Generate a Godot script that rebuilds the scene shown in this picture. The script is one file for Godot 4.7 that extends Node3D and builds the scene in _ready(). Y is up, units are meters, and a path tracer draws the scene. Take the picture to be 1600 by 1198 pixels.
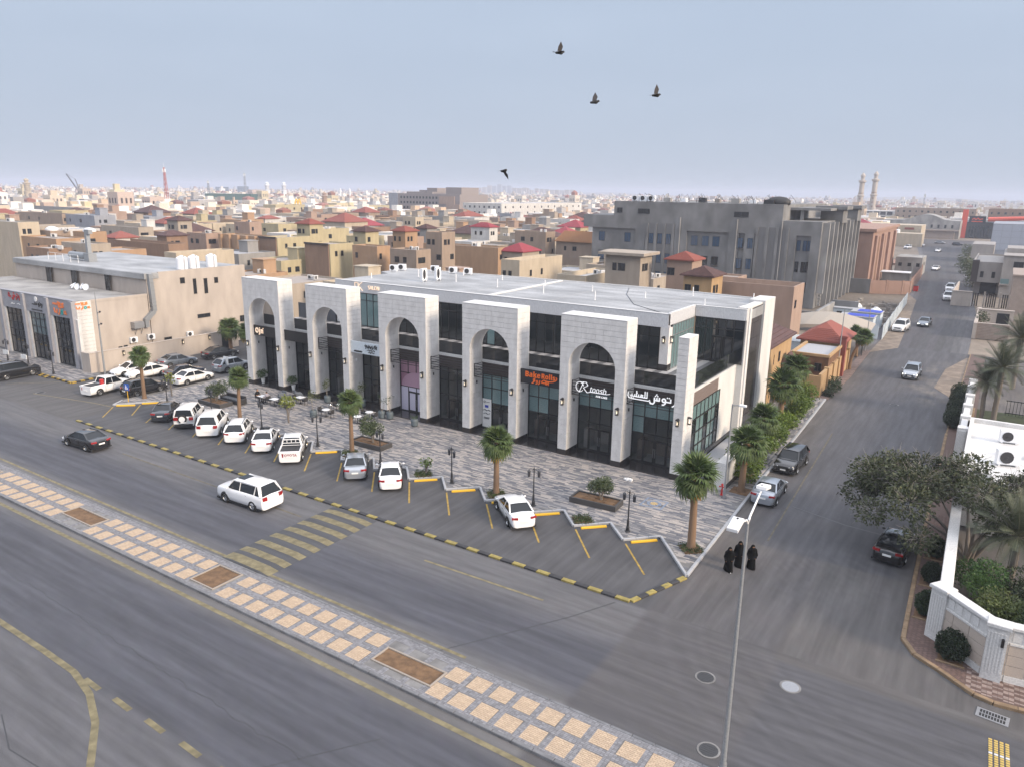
extends Node3D
# A shopping arcade on a desert city corner, seen from about 22 m up. x runs along the arcade front, z towards the main road, y up, metres.

var M := {}
var tex := {}
var rng := RandomNumberGenerator.new()
var noise := FastNoiseLite.new()
var cache := {}

# ---------------------------------------------------------------- mesh builder
class MB:
	var v := PackedVector3Array()
	var n := PackedVector3Array()
	var c := PackedColorArray()
	var t := Transform3D()
	var col := Color(1, 1, 1)
	func vert(p: Vector3, m: Vector3) -> void:
		v.append(t * p)
		n.append((t.basis * m).normalized())
		c.append(col)
	func tri(a: Vector3, b: Vector3, d: Vector3) -> void:   # counter-clockwise seen from outside
		var m := (b - a).cross(d - a)
		vert(a, m); vert(d, m); vert(b, m)
	func q(a: Vector3, b: Vector3, d: Vector3, e: Vector3) -> void:
		var m := (d - a).cross(e - b)
		vert(a, m); vert(d, m); vert(b, m)
		vert(a, m); vert(e, m); vert(d, m)
	func qs(a: Vector3, b: Vector3, d: Vector3, e: Vector3, ma: Vector3, mb: Vector3, md: Vector3, me: Vector3) -> void:
		vert(a, ma); vert(d, md); vert(b, mb)
		vert(a, ma); vert(e, me); vert(d, md)
	func box(x0: float, x1: float, y0: float, y1: float, z0: float, z1: float, bottom := false) -> void:
		q(Vector3(x0, y0, z1), Vector3(x1, y0, z1), Vector3(x1, y1, z1), Vector3(x0, y1, z1))
		q(Vector3(x1, y0, z0), Vector3(x0, y0, z0), Vector3(x0, y1, z0), Vector3(x1, y1, z0))
		q(Vector3(x1, y0, z1), Vector3(x1, y0, z0), Vector3(x1, y1, z0), Vector3(x1, y1, z1))
		q(Vector3(x0, y0, z0), Vector3(x0, y0, z1), Vector3(x0, y1, z1), Vector3(x0, y1, z0))
		q(Vector3(x0, y1, z1), Vector3(x1, y1, z1), Vector3(x1, y1, z0), Vector3(x0, y1, z0))
		if bottom:
			q(Vector3(x0, y0, z0), Vector3(x1, y0, z0), Vector3(x1, y0, z1), Vector3(x0, y0, z1))
	func cbox(p: Vector3, s: Vector3) -> void:
		box(p.x - s.x / 2, p.x + s.x / 2, p.y - s.y / 2, p.y + s.y / 2, p.z - s.z / 2, p.z + s.z / 2, true)
	func bbox(x0: float, x1: float, y0: float, y1: float, z0: float, z1: float, b: float) -> void:   # top edges chamfered
		box(x0, x1, y0, y1 - b, z0, z1)
		v.resize(v.size() - 6); n.resize(v.size()); c.resize(v.size())
		var lo := [Vector3(x0, y1 - b, z1), Vector3(x1, y1 - b, z1), Vector3(x1, y1 - b, z0), Vector3(x0, y1 - b, z0)]
		var hi := [Vector3(x0 + b, y1, z1 - b), Vector3(x1 - b, y1, z1 - b), Vector3(x1 - b, y1, z0 + b), Vector3(x0 + b, y1, z0 + b)]
		for i in 4:
			q(lo[i], lo[(i + 1) % 4], hi[(i + 1) % 4], hi[i])
		q(hi[0], hi[1], hi[2], hi[3])
	func beam(p: Vector3, e: Vector3, w: float, h: float) -> void:   # square bar between two points
		var d := (e - p)
		var l := d.length()
		if l < 0.0001: return
		var keep := t
		var zz := d / l
		var up := Vector3.UP if absf(zz.y) < 0.95 else Vector3.RIGHT
		var xx := up.cross(zz).normalized()
		t = t * Transform3D(Basis(xx, zz.cross(xx), zz), p)
		box(-w / 2, w / 2, -h / 2, h / 2, 0, l, true)
		t = keep
	func path(pts: Array, rad: Array, seg := 6, caps := true) -> void:
		var rings := []
		for i in pts.size():
			var d: Vector3 = (pts[mini(i + 1, pts.size() - 1)] - pts[maxi(i - 1, 0)]).normalized()
			var up := Vector3.RIGHT if absf(d.y) > 0.8 else Vector3.UP
			var a := up.cross(d).normalized()
			var b := d.cross(a)
			var ring := []
			for k in seg:
				var w := TAU * k / seg
				ring.append(a * cos(w) + b * sin(w))
			rings.append(ring)
		for i in pts.size() - 1:
			for k in seg:
				var k2 := (k + 1) % seg
				var a0: Vector3 = rings[i][k]; var a1: Vector3 = rings[i][k2]
				var b0: Vector3 = rings[i + 1][k]; var b1: Vector3 = rings[i + 1][k2]
				qs(pts[i] + a0 * rad[i], pts[i] + a1 * rad[i], pts[i + 1] + b1 * rad[i + 1], pts[i + 1] + b0 * rad[i + 1], a0, a1, b1, b0)
		if caps:
			var last := pts.size() - 1
			for k in seg:
				var k2 := (k + 1) % seg
				tri(pts[last], pts[last] + rings[last][k] * rad[last], pts[last] + rings[last][k2] * rad[last])
				tri(pts[0], pts[0] + rings[0][k2] * rad[0], pts[0] + rings[0][k] * rad[0])
	func tube(p: Vector3, e: Vector3, r0: float, r1: float, seg := 8) -> void:
		path([p, e], [r0, r1], seg)
	func lathe(prof: Array, seg := 12, hard := true) -> void:   # Vector2(r, y) from bottom to top
		for i in prof.size() - 1:
			var a: Vector2 = prof[i]; var b: Vector2 = prof[i + 1]
			var s := Vector2(b.y - a.y, a.x - b.x).normalized()
			var sa := s; var sb := s
			if not hard:
				if i > 0:
					var z: Vector2 = prof[i - 1]
					sa = (s + Vector2(a.y - z.y, z.x - a.x).normalized()).normalized()
				if i < prof.size() - 2:
					var z: Vector2 = prof[i + 2]
					sb = (s + Vector2(z.y - b.y, b.x - z.x).normalized()).normalized()
			for k in seg:
				var w0 := TAU * k / seg; var w1 := TAU * (k + 1) / seg
				var d0 := Vector3(sin(w0), 0, cos(w0)); var d1 := Vector3(sin(w1), 0, cos(w1))
				qs(d0 * a.x + Vector3(0, a.y, 0), d1 * a.x + Vector3(0, a.y, 0), d1 * b.x + Vector3(0, b.y, 0), d0 * b.x + Vector3(0, b.y, 0),
					d0 * sa.x + Vector3(0, sa.y, 0), d1 * sa.x + Vector3(0, sa.y, 0), d1 * sb.x + Vector3(0, sb.y, 0), d0 * sb.x + Vector3(0, sb.y, 0))
	func prism(poly: PackedVector2Array, y0: float, y1: float, top := true) -> void:   # points (x, z)
		var p := poly
		var area := 0.0
		for i in p.size():
			area += p[i].cross(p[(i + 1) % p.size()])
		if area > 0.0:
			p = p.duplicate(); p.reverse()
		if y1 - y0 > 0.001:
			for i in p.size():
				var a := p[i]; var b := p[(i + 1) % p.size()]
				q(Vector3(a.x, y0, a.y), Vector3(b.x, y0, b.y), Vector3(b.x, y1, b.y), Vector3(a.x, y1, a.y))
		if top:
			var ix := Geometry2D.triangulate_polygon(p)
			for i in range(0, ix.size(), 3):
				var a := p[ix[i]]; var b := p[ix[i + 1]]; var d := p[ix[i + 2]]
				if (b - a).cross(d - a) > 0.0:
					var s := b; b = d; d = s
				tri(Vector3(a.x, y1, a.y), Vector3(b.x, y1, b.y), Vector3(d.x, y1, d.y))
	func wall(poly: PackedVector2Array, z0: float, z1: float, back := true) -> void:   # points (x, y), drawn out from z0 to the front z1
		var p := poly
		var area := 0.0
		for i in p.size():
			area += p[i].cross(p[(i + 1) % p.size()])
		if area < 0.0:
			p = p.duplicate(); p.reverse()
		for i in p.size():
			var a := p[i]; var b := p[(i + 1) % p.size()]
			q(Vector3(a.x, a.y, z1), Vector3(a.x, a.y, z0), Vector3(b.x, b.y, z0), Vector3(b.x, b.y, z1))
		var ix := Geometry2D.triangulate_polygon(p)
		for i in range(0, ix.size(), 3):
			var a := p[ix[i]]; var b := p[ix[i + 1]]; var d := p[ix[i + 2]]
			if (b - a).cross(d - a) < 0.0:
				var s := b; b = d; d = s
			tri(Vector3(a.x, a.y, z1), Vector3(b.x, b.y, z1), Vector3(d.x, d.y, z1))
			if back:
				tri(Vector3(a.x, a.y, z0), Vector3(d.x, d.y, z0), Vector3(b.x, b.y, z0))
	func hip(x0: float, x1: float, z0: float, z1: float, y: float, h: float) -> void:   # hipped roof with a small ridge
		var w := minf(x1 - x0, z1 - z0) / 2.0
		var cx := (x0 + x1) / 2; var cz := (z0 + z1) / 2
		var rx := maxf((x1 - x0) / 2 - w, 0.02); var rz := maxf((z1 - z0) / 2 - w, 0.02)
		var a := [Vector3(x0, y, z1), Vector3(x1, y, z1), Vector3(x1, y, z0), Vector3(x0, y, z0)]
		var b := [Vector3(cx - rx, y + h, cz + rz), Vector3(cx + rx, y + h, cz + rz), Vector3(cx + rx, y + h, cz - rz), Vector3(cx - rx, y + h, cz - rz)]
		for i in 4:
			q(a[i], a[(i + 1) % 4], b[(i + 1) % 4], b[i])
			var e: Vector3 = a[i]; var f: Vector3 = a[(i + 1) % 4]
			q(e - Vector3(0, 0.18, 0), f - Vector3(0, 0.18, 0), f, e)
		q(b[0], b[1], b[2], b[3])
		q(a[3] - Vector3(0, .18, 0), a[2] - Vector3(0, .18, 0), a[1] - Vector3(0, .18, 0), a[0] - Vector3(0, .18, 0))
	func ball(p: Vector3, r: Vector3, seg := 12, rings := 8) -> void:
		for i in rings:
			var a0 := PI * i / rings - PI / 2; var a1 := PI * (i + 1) / rings - PI / 2
			for k in seg:
				var w0 := TAU * k / seg; var w1 := TAU * (k + 1) / seg
				var d := [Vector3(cos(a0) * sin(w0), sin(a0), cos(a0) * cos(w0)), Vector3(cos(a0) * sin(w1), sin(a0), cos(a0) * cos(w1)),
					Vector3(cos(a1) * sin(w1), sin(a1), cos(a1) * cos(w1)), Vector3(cos(a1) * sin(w0), sin(a1), cos(a1) * cos(w0))]
				qs(p + d[0] * r, p + d[1] * r, p + d[2] * r, p + d[3] * r, d[0] / r, d[1] / r, d[2] / r, d[3] / r)
	func stroke(pts: Array, w: float, z0: float, z1: float) -> void:   # a bent flat bar in the xy plane, as lettering is made
		for i in pts.size() - 1:
			var a: Vector2 = pts[i]; var b: Vector2 = pts[i + 1]
			var d := (b - a).normalized() * w / 2
			a -= d * 0.6; b += d * 0.6
			var m := Vector2(-d.y, d.x)
			wall(PackedVector2Array([a - m, b - m, b + m, a + m]), z0, z1 + 0.001 * (i % 2))
	func made() -> ArrayMesh:
		var a := []
		a.resize(Mesh.ARRAY_MAX)
		a[Mesh.ARRAY_VERTEX] = v; a[Mesh.ARRAY_NORMAL] = n; a[Mesh.ARRAY_COLOR] = c
		var m := ArrayMesh.new()
		m.add_surface_from_arrays(Mesh.PRIMITIVE_TRIANGLES, a)
		return m

# ---------------------------------------------------------------- nodes
func put(mb, called: String, mat: Material, par: Node = self) -> MeshInstance3D:
	var o := MeshInstance3D.new()
	o.name = called
	o.mesh = mb.made() if mb is MB else mb
	o.material_override = mat
	par.add_child(o, true)
	return o

func tag(o: Node, label: String, cat: String, group := "") -> Node:
	o.set_meta("label", label); o.set_meta("category", cat)
	if group: o.set_meta("group", group)
	return o

func thing(called: String, label: String, cat: String, at := Vector3.ZERO, turn := 0.0, group := "") -> Node3D:
	var o := Node3D.new()
	o.name = called
	add_child(o, true)
	o.position = at; o.rotation.y = turn
	tag(o, label, cat, group)
	return o

func struct(mb, called: String, mat: Material) -> MeshInstance3D:
	var o := put(mb, called, mat)
	o.set_meta("kind", "structure")
	return o

func stuff(o: Node) -> Node:
	o.set_meta("kind", "stuff")
	return o

func copy(o: Node3D, label: String, at: Vector3, turn := 0.0) -> Node3D:
	var r := o.duplicate() as Node3D
	r.name = String(o.name).rstrip("0123456789")
	add_child(r, true)
	r.position = at; r.rotation.y = turn
	r.set_meta("label", label)
	return r

func words(text: String, size: float, depth: float, bold := true, mono := false) -> TextMesh:
	var f := SystemFont.new()
	f.font_names = PackedStringArray(["Droid Sans Mono" if mono else "Droid Sans"])
	f.font_weight = 700 if bold else 400
	var m := TextMesh.new()
	m.font = f; m.text = text; m.font_size = 32; m.pixel_size = size / 24.0; m.depth = depth; m.curve_step = 2.0
	return m

# ---------------------------------------------------------------- materials
func grain(key: String, freq: float, lo: float, oct := 4, size := 512, normal := false) -> NoiseTexture2D:
	if tex.has(key): return tex[key]
	var f := FastNoiseLite.new()
	f.seed = hash(key) % 9999; f.frequency = freq; f.fractal_octaves = oct; f.noise_type = FastNoiseLite.TYPE_SIMPLEX_SMOOTH
	var t := NoiseTexture2D.new()
	t.width = size; t.height = size; t.seamless = true; t.noise = f
	if normal:
		t.as_normal_map = true; t.bump_strength = 6.0
	else:
		var g := Gradient.new()
		g.set_color(0, Color(lo, lo, lo)); g.set_color(1, Color(1, 1, 1))
		t.color_ramp = g
	tex[key] = t
	return t

func mat(key: String, r: float, g: float, b: float, rough := 0.8, o := {}) -> StandardMaterial3D:   # linear base colour
	if M.has(key): return M[key]
	var m := StandardMaterial3D.new()
	m.resource_name = key
	m.albedo_color = Color(r, g, b).linear_to_srgb()
	m.roughness = rough
	m.metallic_specular = o.get("spec", 0.5)
	m.metallic = o.get("metal", 0.0)
	if o.get("vc", false): m.vertex_color_use_as_albedo = true
	if o.has("tex"):
		m.albedo_texture = tex[o.tex]
		m.uv1_triplanar = true; m.uv1_world_triplanar = o.get("world", true)
		m.uv1_scale = o.get("scale", Vector3.ONE)
	if o.has("detail"):
		m.detail_enabled = true; m.detail_blend_mode = BaseMaterial3D.BLEND_MODE_MUL
		m.detail_albedo = tex[o.detail]
		m.detail_uv_layer = BaseMaterial3D.DETAIL_UV_2
		m.uv2_triplanar = true; m.uv2_world_triplanar = true
		m.uv2_scale = o.get("dscale", Vector3.ONE)
	if o.has("bump"):
		m.normal_enabled = true; m.normal_texture = tex["bump"]; m.normal_scale = o.bump
		m.uv1_triplanar = true; m.uv1_world_triplanar = true
		m.uv1_scale = o.get("scale", Vector3.ONE)
	if o.has("glow"):
		m.emission_enabled = true; m.emission = Color(o.glow[0], o.glow[1], o.glow[2]); m.emission_energy_multiplier = o.glow[3]
	if o.has("coat"):
		m.clearcoat_enabled = true; m.clearcoat = o.coat; m.clearcoat_roughness = 0.08
	if o.has("alpha"):
		m.transparency = BaseMaterial3D.TRANSPARENCY_ALPHA; m.albedo_color.a = o.alpha
	if o.has("back"):
		m.backlight_enabled = true; m.backlight = Color(o.back, o.back, o.back)
	M[key] = m
	return m

func stucco(key: String, r: float, g: float, b: float, rough := 0.85) -> StandardMaterial3D:   # plaster with fine grain, blotches and streaks
	return mat(key, r, g, b, rough, {"tex": "fine", "scale": Vector3(.6, .6, .6), "detail": "streak", "dscale": Vector3(.11, .022, .11)})

func make_materials() -> void:
	grain("fine", 0.05, 0.84, 5); grain("streak", 0.012, 0.9, 4); grain("blotch", 0.008, 0.7, 5); grain("track", 0.02, 0.8, 5); grain("soft", 0.01, 0.9, 4); grain("speck", 0.25, 0.72, 2, 256); grain("bump", 0.06, 0, 4, 512, true); grain("course", 0.03, 0.88, 3)
	mat("travertine", .76, .75, .74, .6, {"tex": "course", "scale": Vector3(.25, 2.2, .25), "detail": "soft", "dscale": Vector3(.3, .12, .3)})
	mat("travertine_top", .70, .70, .69, .6, {"tex": "fine", "scale": Vector3(.4, .4, .4)})
	mat("white_metal", .70, .71, .73, .45, {"tex": "fine", "scale": Vector3(.5, .1, .5)})
	mat("white_plaster", .76, .755, .74, .7, {"tex": "fine", "scale": Vector3(.3, .3, .3), "detail": "streak", "dscale": Vector3(.08, .02, .08)})
	mat("roof_membrane", .50, .51, .52, .55, {"tex": "fine", "scale": Vector3(.15, .15, .15), "detail": "blotch", "dscale": Vector3(.03, .03, .06)})
	mat("granite", .045, .042, .042, .18, {"tex": "speck", "scale": Vector3(1, 1, 1)})
	mat("charcoal", .03, .03, .032, .4)
	mat("black", .012, .012, .013, .45)
	mat("black_metal", .018, .018, .02, .35)
	mat("brown_fascia", .045, .034, .031, .5, {"tex": "course", "scale": Vector3(.4, 3, .4)})
	mat("wood_panel", .19, .15, .135, .5, {"tex": "course", "scale": Vector3(.3, 4, .3)})
	mat("navy_board", .012, .015, .022, .35)
	mat("glass", .02, .03, .032, .03, {"alpha": .38})
	mat("glass_teal", .16, .25, .26, .12, {"tex": "fine", "scale": Vector3(.3, .3, .3), "spec": .6})
	mat("glass_dark", .012, .016, .02, .04, {"spec": .8})
	mat("glass_blue", .03, .07, .13, .08, {"spec": .7})
	mat("smoked", .015, .018, .02, .04, {"alpha": .8})
	mat("terrace_light", .45, .44, .44, .5, {"tex": "fine", "scale": Vector3(.6, .6, .6)})
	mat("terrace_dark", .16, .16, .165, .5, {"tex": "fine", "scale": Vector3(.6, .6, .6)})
	mat("interior", .33, .33, .32, .8)
	mat("interior_floor", .2, .2, .19, .3)
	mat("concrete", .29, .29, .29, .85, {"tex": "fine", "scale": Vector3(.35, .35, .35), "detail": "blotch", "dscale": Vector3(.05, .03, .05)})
	mat("concrete_lit", .45, .44, .425, .85, {"tex": "fine", "scale": Vector3(.35, .35, .35), "detail": "blotch", "dscale": Vector3(.05, .03, .05)})  # paler copy of concrete; carries painted sunlight on east fins and block wall
	mat("kerb_grey", .40, .41, .43, .7, {"tex": "fine", "scale": Vector3(.8, .8, .8)})
	mat("kerb_dust", .27, .265, .26, .8, {"tex": "fine", "scale": Vector3(.8, .8, .8), "detail": "blotch", "dscale": Vector3(.2, .2, .2)})
	mat("kerb_tan", .36, .25, .15, .8, {"tex": "fine", "scale": Vector3(.8, .8, .8), "detail": "blotch", "dscale": Vector3(.3, .3, .3)})
	mat("kerb_black", .05, .05, .055, .7, {"tex": "fine", "scale": Vector3(1, 1, 1), "detail": "blotch", "dscale": Vector3(.4, .4, .4)})
	mat("kerb_yellow", .42, .34, .10, .7, {"tex": "fine", "scale": Vector3(1, 1, 1), "detail": "blotch", "dscale": Vector3(.5, .5, .5)})
	mat("yellow_bright", .78, .46, .02, .5, {"tex": "fine", "scale": Vector3(1, 1, 1)})
	mat("line_yellow", .32, .275, .155, .8, {"tex": "speck", "scale": Vector3(.7, .7, .7), "detail": "blotch", "dscale": Vector3(.4, .4, .4)})
	mat("line_orange", .50, .33, .06, .7, {"tex": "fine", "scale": Vector3(1, 1, 1), "detail": "blotch", "dscale": Vector3(.5, .5, .5)})
	mat("vertex", 1, 1, 1, .85, {"vc": true, "tex": "fine", "scale": Vector3(.8, .8, .8)})
	mat("asphalt_x", 1, 1, 1, .86, {"vc": true, "tex": "speck", "scale": Vector3(.5, .5, .5), "detail": "track", "dscale": Vector3(.012, .2, .16)})
	mat("asphalt_z", 1, 1, 1, .86, {"vc": true, "tex": "speck", "scale": Vector3(.5, .5, .5), "detail": "track", "dscale": Vector3(.16, .2, .014)})
	mat("ground", .30, .25, .20, .95, {"tex": "fine", "scale": Vector3(.02, .02, .02), "detail": "blotch", "dscale": Vector3(.004, .004, .004)})
	mat("soil", .27, .16, .085, .95, {"tex": "speck", "scale": Vector3(.6, .6, .6), "detail": "blotch", "dscale": Vector3(.4, .4, .4)})
	mat("steel", .42, .43, .45, .4, {"metal": .6, "tex": "fine", "scale": Vector3(.5, .5, .5)})
	mat("galvanised", .34, .36, .38, .45, {"metal": .4, "tex": "fine", "scale": Vector3(.3, .3, .3)})
	mat("lamp_white", .72, .73, .74, .4)
	mat("lamp_glow", .9, .8, .6, .4, {"glow": [1.0, .92, .78, .9]})
	mat("sign_white", .85, .85, .85, .4, {"glow": [1, 1, 1, .25]})
	mat("sign_warm", .85, .75, .65, .4, {"glow": [1, .82, .62, .4]})
	mat("sign_orange", .75, .16, .02, .45, {"glow": [1, .25, .03, .05]})
	mat("paint_white", .74, .75, .76, .25, {"coat": .8})
	mat("paint_black", .008, .008, .009, .2, {"coat": 1.0})
	mat("paint_silver", .36, .39, .43, .3, {"coat": .8, "metal": .5})
	mat("paint_greyblue", .16, .19, .23, .3, {"coat": .8, "metal": .4})
	mat("paint_graphite", .03, .034, .042, .25, {"coat": 1.0, "metal": .3})
	mat("paint_navy", .012, .016, .03, .2, {"coat": 1.0})
	mat("tyre", .012, .012, .012, .9)
	mat("rim", .40, .41, .42, .3, {"metal": .8})
	mat("trim", .02, .02, .021, .6)
	mat("car_glass", .012, .015, .018, .05, {"spec": .45})
	mat("red_lamp", .28, .01, .012, .2, {"coat": 1.0})
	mat("clear_lamp", .62, .64, .66, .12, {"coat": 1.0})
	mat("lit_lamp", .9, .9, .9, .2, {"glow": [1, 1, .95, 2]})
	mat("plate", .75, .75, .74, .4)
	mat("chrome", .7, .7, .7, .12, {"metal": 1.0})
	mat("bark", .22, .14, .085, .95, {"tex": "course", "scale": Vector3(.5, 6, .5)})
	mat("bark_grey", .17, .15, .13, .95, {"tex": "course", "scale": Vector3(1, 1, 1)})
	mat("twig", .24, .22, .20, .95)
	mat("dead_frond", .28, .155, .06, .95)
	mat("leaf", 1, 1, 1, .6, {"vc": true, "back": .5})
	mat("cloth_black", .008, .008, .009, .95, {"spec": .1})
	mat("skin", .36, .21, .14, .6)
	mat("marble", .72, .74, .76, .3)
	mat("rattan", .022, .022, .024, .7)
	mat("pot_blue", .10, .13, .15, .6, {"tex": "fine", "scale": Vector3(2, 2, 2)})
	mat("red_tile", .26, .075, .055, .8, {"tex": "fine", "scale": Vector3(.8, .8, .8)})
	mat("crimson_tile", .30, .04, .055, .7, {"tex": "fine", "scale": Vector3(.8, .8, .8)})
	mat("maroon_tile", .13, .065, .06, .8, {"tex": "fine", "scale": Vector3(.8, .8, .8), "detail": "blotch", "dscale": Vector3(.2, .2, .2)})
	mat("orange_tile", .34, .17, .075, .85, {"tex": "speck", "scale": Vector3(.5, .5, .5)})
	mat("window_dark", .02, .022, .025, .12)
	mat("tank_white", .72, .74, .77, .5)
	mat("tarp_blue", .02, .05, .42, .5)
	mat("sheet_white", .62, .69, .74, .5, {"tex": "fine", "scale": Vector3(.3, .3, .3)})
	mat("red_paint", .42, .02, .02, .5)
	mat("teal_paint", .04, .36, .36, .5)
	mat("orange_paint", .78, .20, .05, .5)
	mat("sign_stud", .6, .6, .6, .6)
	mat("yellow_stud", .50, .36, .10, .7)
	mat("kerb_grey2", .26, .265, .28, .8, {"tex": "fine", "scale": Vector3(.8, .8, .8), "detail": "blotch", "dscale": Vector3(.2, .2, .2)})
	mat("bed_edge", .33, .29, .25, .8, {"tex": "fine", "scale": Vector3(1, 1, 1)})
	mat("vinyl_white", .56, .54, .66, .35)
	mat("vinyl_pink", .30, .155, .215, .35)
	mat("vinyl_rose", .33, .19, .25, .35)
	mat("vinyl_pale", .40, .25, .33, .4)
	mat("charcoal_blue", .06, .068, .082, .5)
	mat("panel_dark", .055, .05, .052, .22, {"tex": "speck", "scale": Vector3(1, 1, 1)})
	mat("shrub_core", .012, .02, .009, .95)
	mat("line_faint", .19, .168, .125, .85, {"tex": "speck", "scale": Vector3(.7, .7, .7), "detail": "blotch", "dscale": Vector3(.4, .4, .4)})
	mat("cream_plaster", .54, .475, .42, .85, {"tex": "fine", "scale": Vector3(.4, .4, .4), "detail": "streak", "dscale": Vector3(.1, .03, .1)})
	mat("stone_grey", .36, .36, .39, .7, {"tex": "course", "scale": Vector3(.5, 2, .5), "detail": "soft", "dscale": Vector3(.2, .2, .2)})
	mat("glass_grey", .10, .14, .15, .08, {"spec": .7})
	mat("yellow_worn", .58, .38, .05, .6, {"tex": "fine", "scale": Vector3(1, 1, 1), "detail": "blotch", "dscale": Vector3(.4, .4, .4)})
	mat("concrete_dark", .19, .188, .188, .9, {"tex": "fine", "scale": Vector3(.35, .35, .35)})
	mat("pink_plaster", .40, .255, .20, .85, {"tex": "fine", "scale": Vector3(.3, .3, .3), "detail": "streak", "dscale": Vector3(.08, .03, .08)})
	mat("brick_brown", .24, .125, .065, .85, {"tex": "course", "scale": Vector3(.6, 5, .6), "detail": "blotch", "dscale": Vector3(.2, .2, .2)})
	mat("brick_red", .25, .07, .055, .8, {"tex": "course", "scale": Vector3(.6, 5, .6)})
	mat("ochre_plaster", .50, .33, .17, .85, {"tex": "fine", "scale": Vector3(.4, .4, .4), "detail": "streak", "dscale": Vector3(.1, .03, .1)})
	mat("sand", .36, .29, .23, .95, {"tex": "speck", "scale": Vector3(.4, .4, .4), "detail": "blotch", "dscale": Vector3(.12, .12, .12)})
	mat("paver_red", .15, .10, .085, .85, {"tex": "speck", "scale": Vector3(.8, .8, .8)})
	mat("paver_pink", .30, .22, .195, .85, {"tex": "speck", "scale": Vector3(.8, .8, .8), "detail": "blotch", "dscale": Vector3(.3, .3, .3)})
	mat("tile_beige", .52, .45, .39, .5, {"tex": "fine", "scale": Vector3(.7, .7, .7)})
	mat("stone_brown", .38, .31, .265, .8, {"tex": "course", "scale": Vector3(.4, 3, .4), "detail": "soft", "dscale": Vector3(.2, .2, .2)})
	mat("villa_grey", .38, .355, .335, .8, {"tex": "fine", "scale": Vector3(.3, .3, .3), "detail": "streak", "dscale": Vector3(.08, .03, .08)})
	mat("tent", .40, .355, .30, .9, {"tex": "fine", "scale": Vector3(.3, .3, .3)})
	mat("cloth_vertex", 1, 1, 1, .9, {"vc": true, "spec": .12})
	mat("feather", .055, .052, .055, .9)
	mat("lamp_iron", .022, .023, .026, .45)
	mat("lantern_grey", .045, .046, .052, .3)
	mat("sign_blue", .015, .09, .42, .5)
	mat("granite_grey", .075, .072, .072, .5, {"tex": "speck", "scale": Vector3(.8, .8, .8)})
	mat("rattan_grey", .10, .115, .135, .8)
	mat("tile_blue", .17, .22, .30, .5)
	mat("tile_yellow", .45, .33, .16, .5)
	mat("roof_dust", .36, .32, .29, .9, {"tex": "fine", "scale": Vector3(.3, .3, .3)})
	mat("far_vertex", 1, 1, 1, .9, {"vc": true})
	mat("hospital", .27, .235, .225, .85, {"tex": "fine", "scale": Vector3(.2, .2, .2)})
	mat("minaret_stone", .46, .41, .36, .85, {"tex": "fine", "scale": Vector3(.2, .2, .2)})
	mat("mast_red", .40, .12, .10, .7)
	mat("net_green", .05, .10, .09, .9)
	mat("sign_red", .62, .09, .05, .5)
	mat("hall_panel", .32, .35, .41, .5)
	mat("letter_red", .30, .10, .10, .5)
	mat("grass", .055, .075, .025, .95, {"tex": "speck", "scale": Vector3(.6, .6, .6), "detail": "blotch", "dscale": Vector3(.2, .2, .2)})

# ---------------------------------------------------------------- camera, sky, sun
func make_view() -> void:
	var cam := Camera3D.new()
	cam.name = "camera"
	add_child(cam)
	cam.position = Vector3(0, 22, 0)
	cam.rotation = Vector3(-0.2523, 0.5741, 0.0155)
	cam.fov = 54.32
	cam.near = 0.2; cam.far = 12000.0
	cam.current = true
	var e := Environment.new()
	e.background_mode = Environment.BG_SKY
	var s := Sky.new()
	var pm := PanoramaSkyMaterial.new()
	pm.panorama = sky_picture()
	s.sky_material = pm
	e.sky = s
	e.tonemap_mode = Environment.TONE_MAPPER_LINEAR
	e.tonemap_exposure = 1.5
	e.fog_enabled = true
	e.fog_density = 0.00036
	e.fog_light_color = Color(.80, .83, .90)
	e.sdfgi_enabled = true; e.ssao_enabled = true; e.ssil_enabled = true
	var w := WorldEnvironment.new()
	w.name = "environment"
	w.environment = e
	add_child(w)
	var sun := DirectionalLight3D.new()
	sun.name = "sun"
	add_child(sun)
	sun.light_energy = 0.95
	sun.light_color = Color(1.0, .91, .80)
	sun.light_angular_distance = 14.0
	sun.shadow_enabled = true
	sun.look_at_from_position(Vector3(60, 24, 4), Vector3.ZERO)

func sky_picture() -> ImageTexture:   # pale hazy air, a little bluer higher up, unseen zenith brightened to light the walls, with thin stretched cloud
	var w := 512; var h := 256
	var im := Image.create(w, h, false, Image.FORMAT_RGBF)
	var f := FastNoiseLite.new()
	f.seed = 5; f.frequency = 1.6; f.fractal_octaves = 4
	var sd := Vector3(60, 24, 4).normalized()
	for y in h:
		var el := PI / 2 - PI * (y + 0.5) / h
		var up := maxf(sin(el), 0.0)
		var k := 1.0 - exp(-up * 5.5)
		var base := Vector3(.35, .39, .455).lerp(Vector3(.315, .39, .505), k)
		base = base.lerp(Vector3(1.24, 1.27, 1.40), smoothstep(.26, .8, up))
		for x in w:
			var az := TAU * (x + 0.5) / w
			var d := Vector3(sin(az) * cos(el), sin(el), cos(az) * cos(el))
			var p := d / (up + 0.12)
			var n := f.get_noise_3d(p.x * .55, up * 9.0, p.z * .55)
			var cl := clampf(n * 1.3 + .25, 0, 1) * clampf(up * 5.0, 0, 1) * .16
			var v := base.lerp(base * 1.25 + Vector3(.03, .02, 0), cl)
			var g := maxf(d.dot(sd), 0.0)
			v += Vector3(.55, .48, .40) * pow(g, 6.0) + Vector3(.5, .42, .33) * pow(g, 40.0)
			im.set_pixel(x, y, Color(v.x, v.y, v.z))
	return ImageTexture.create_from_image(im)

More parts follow.
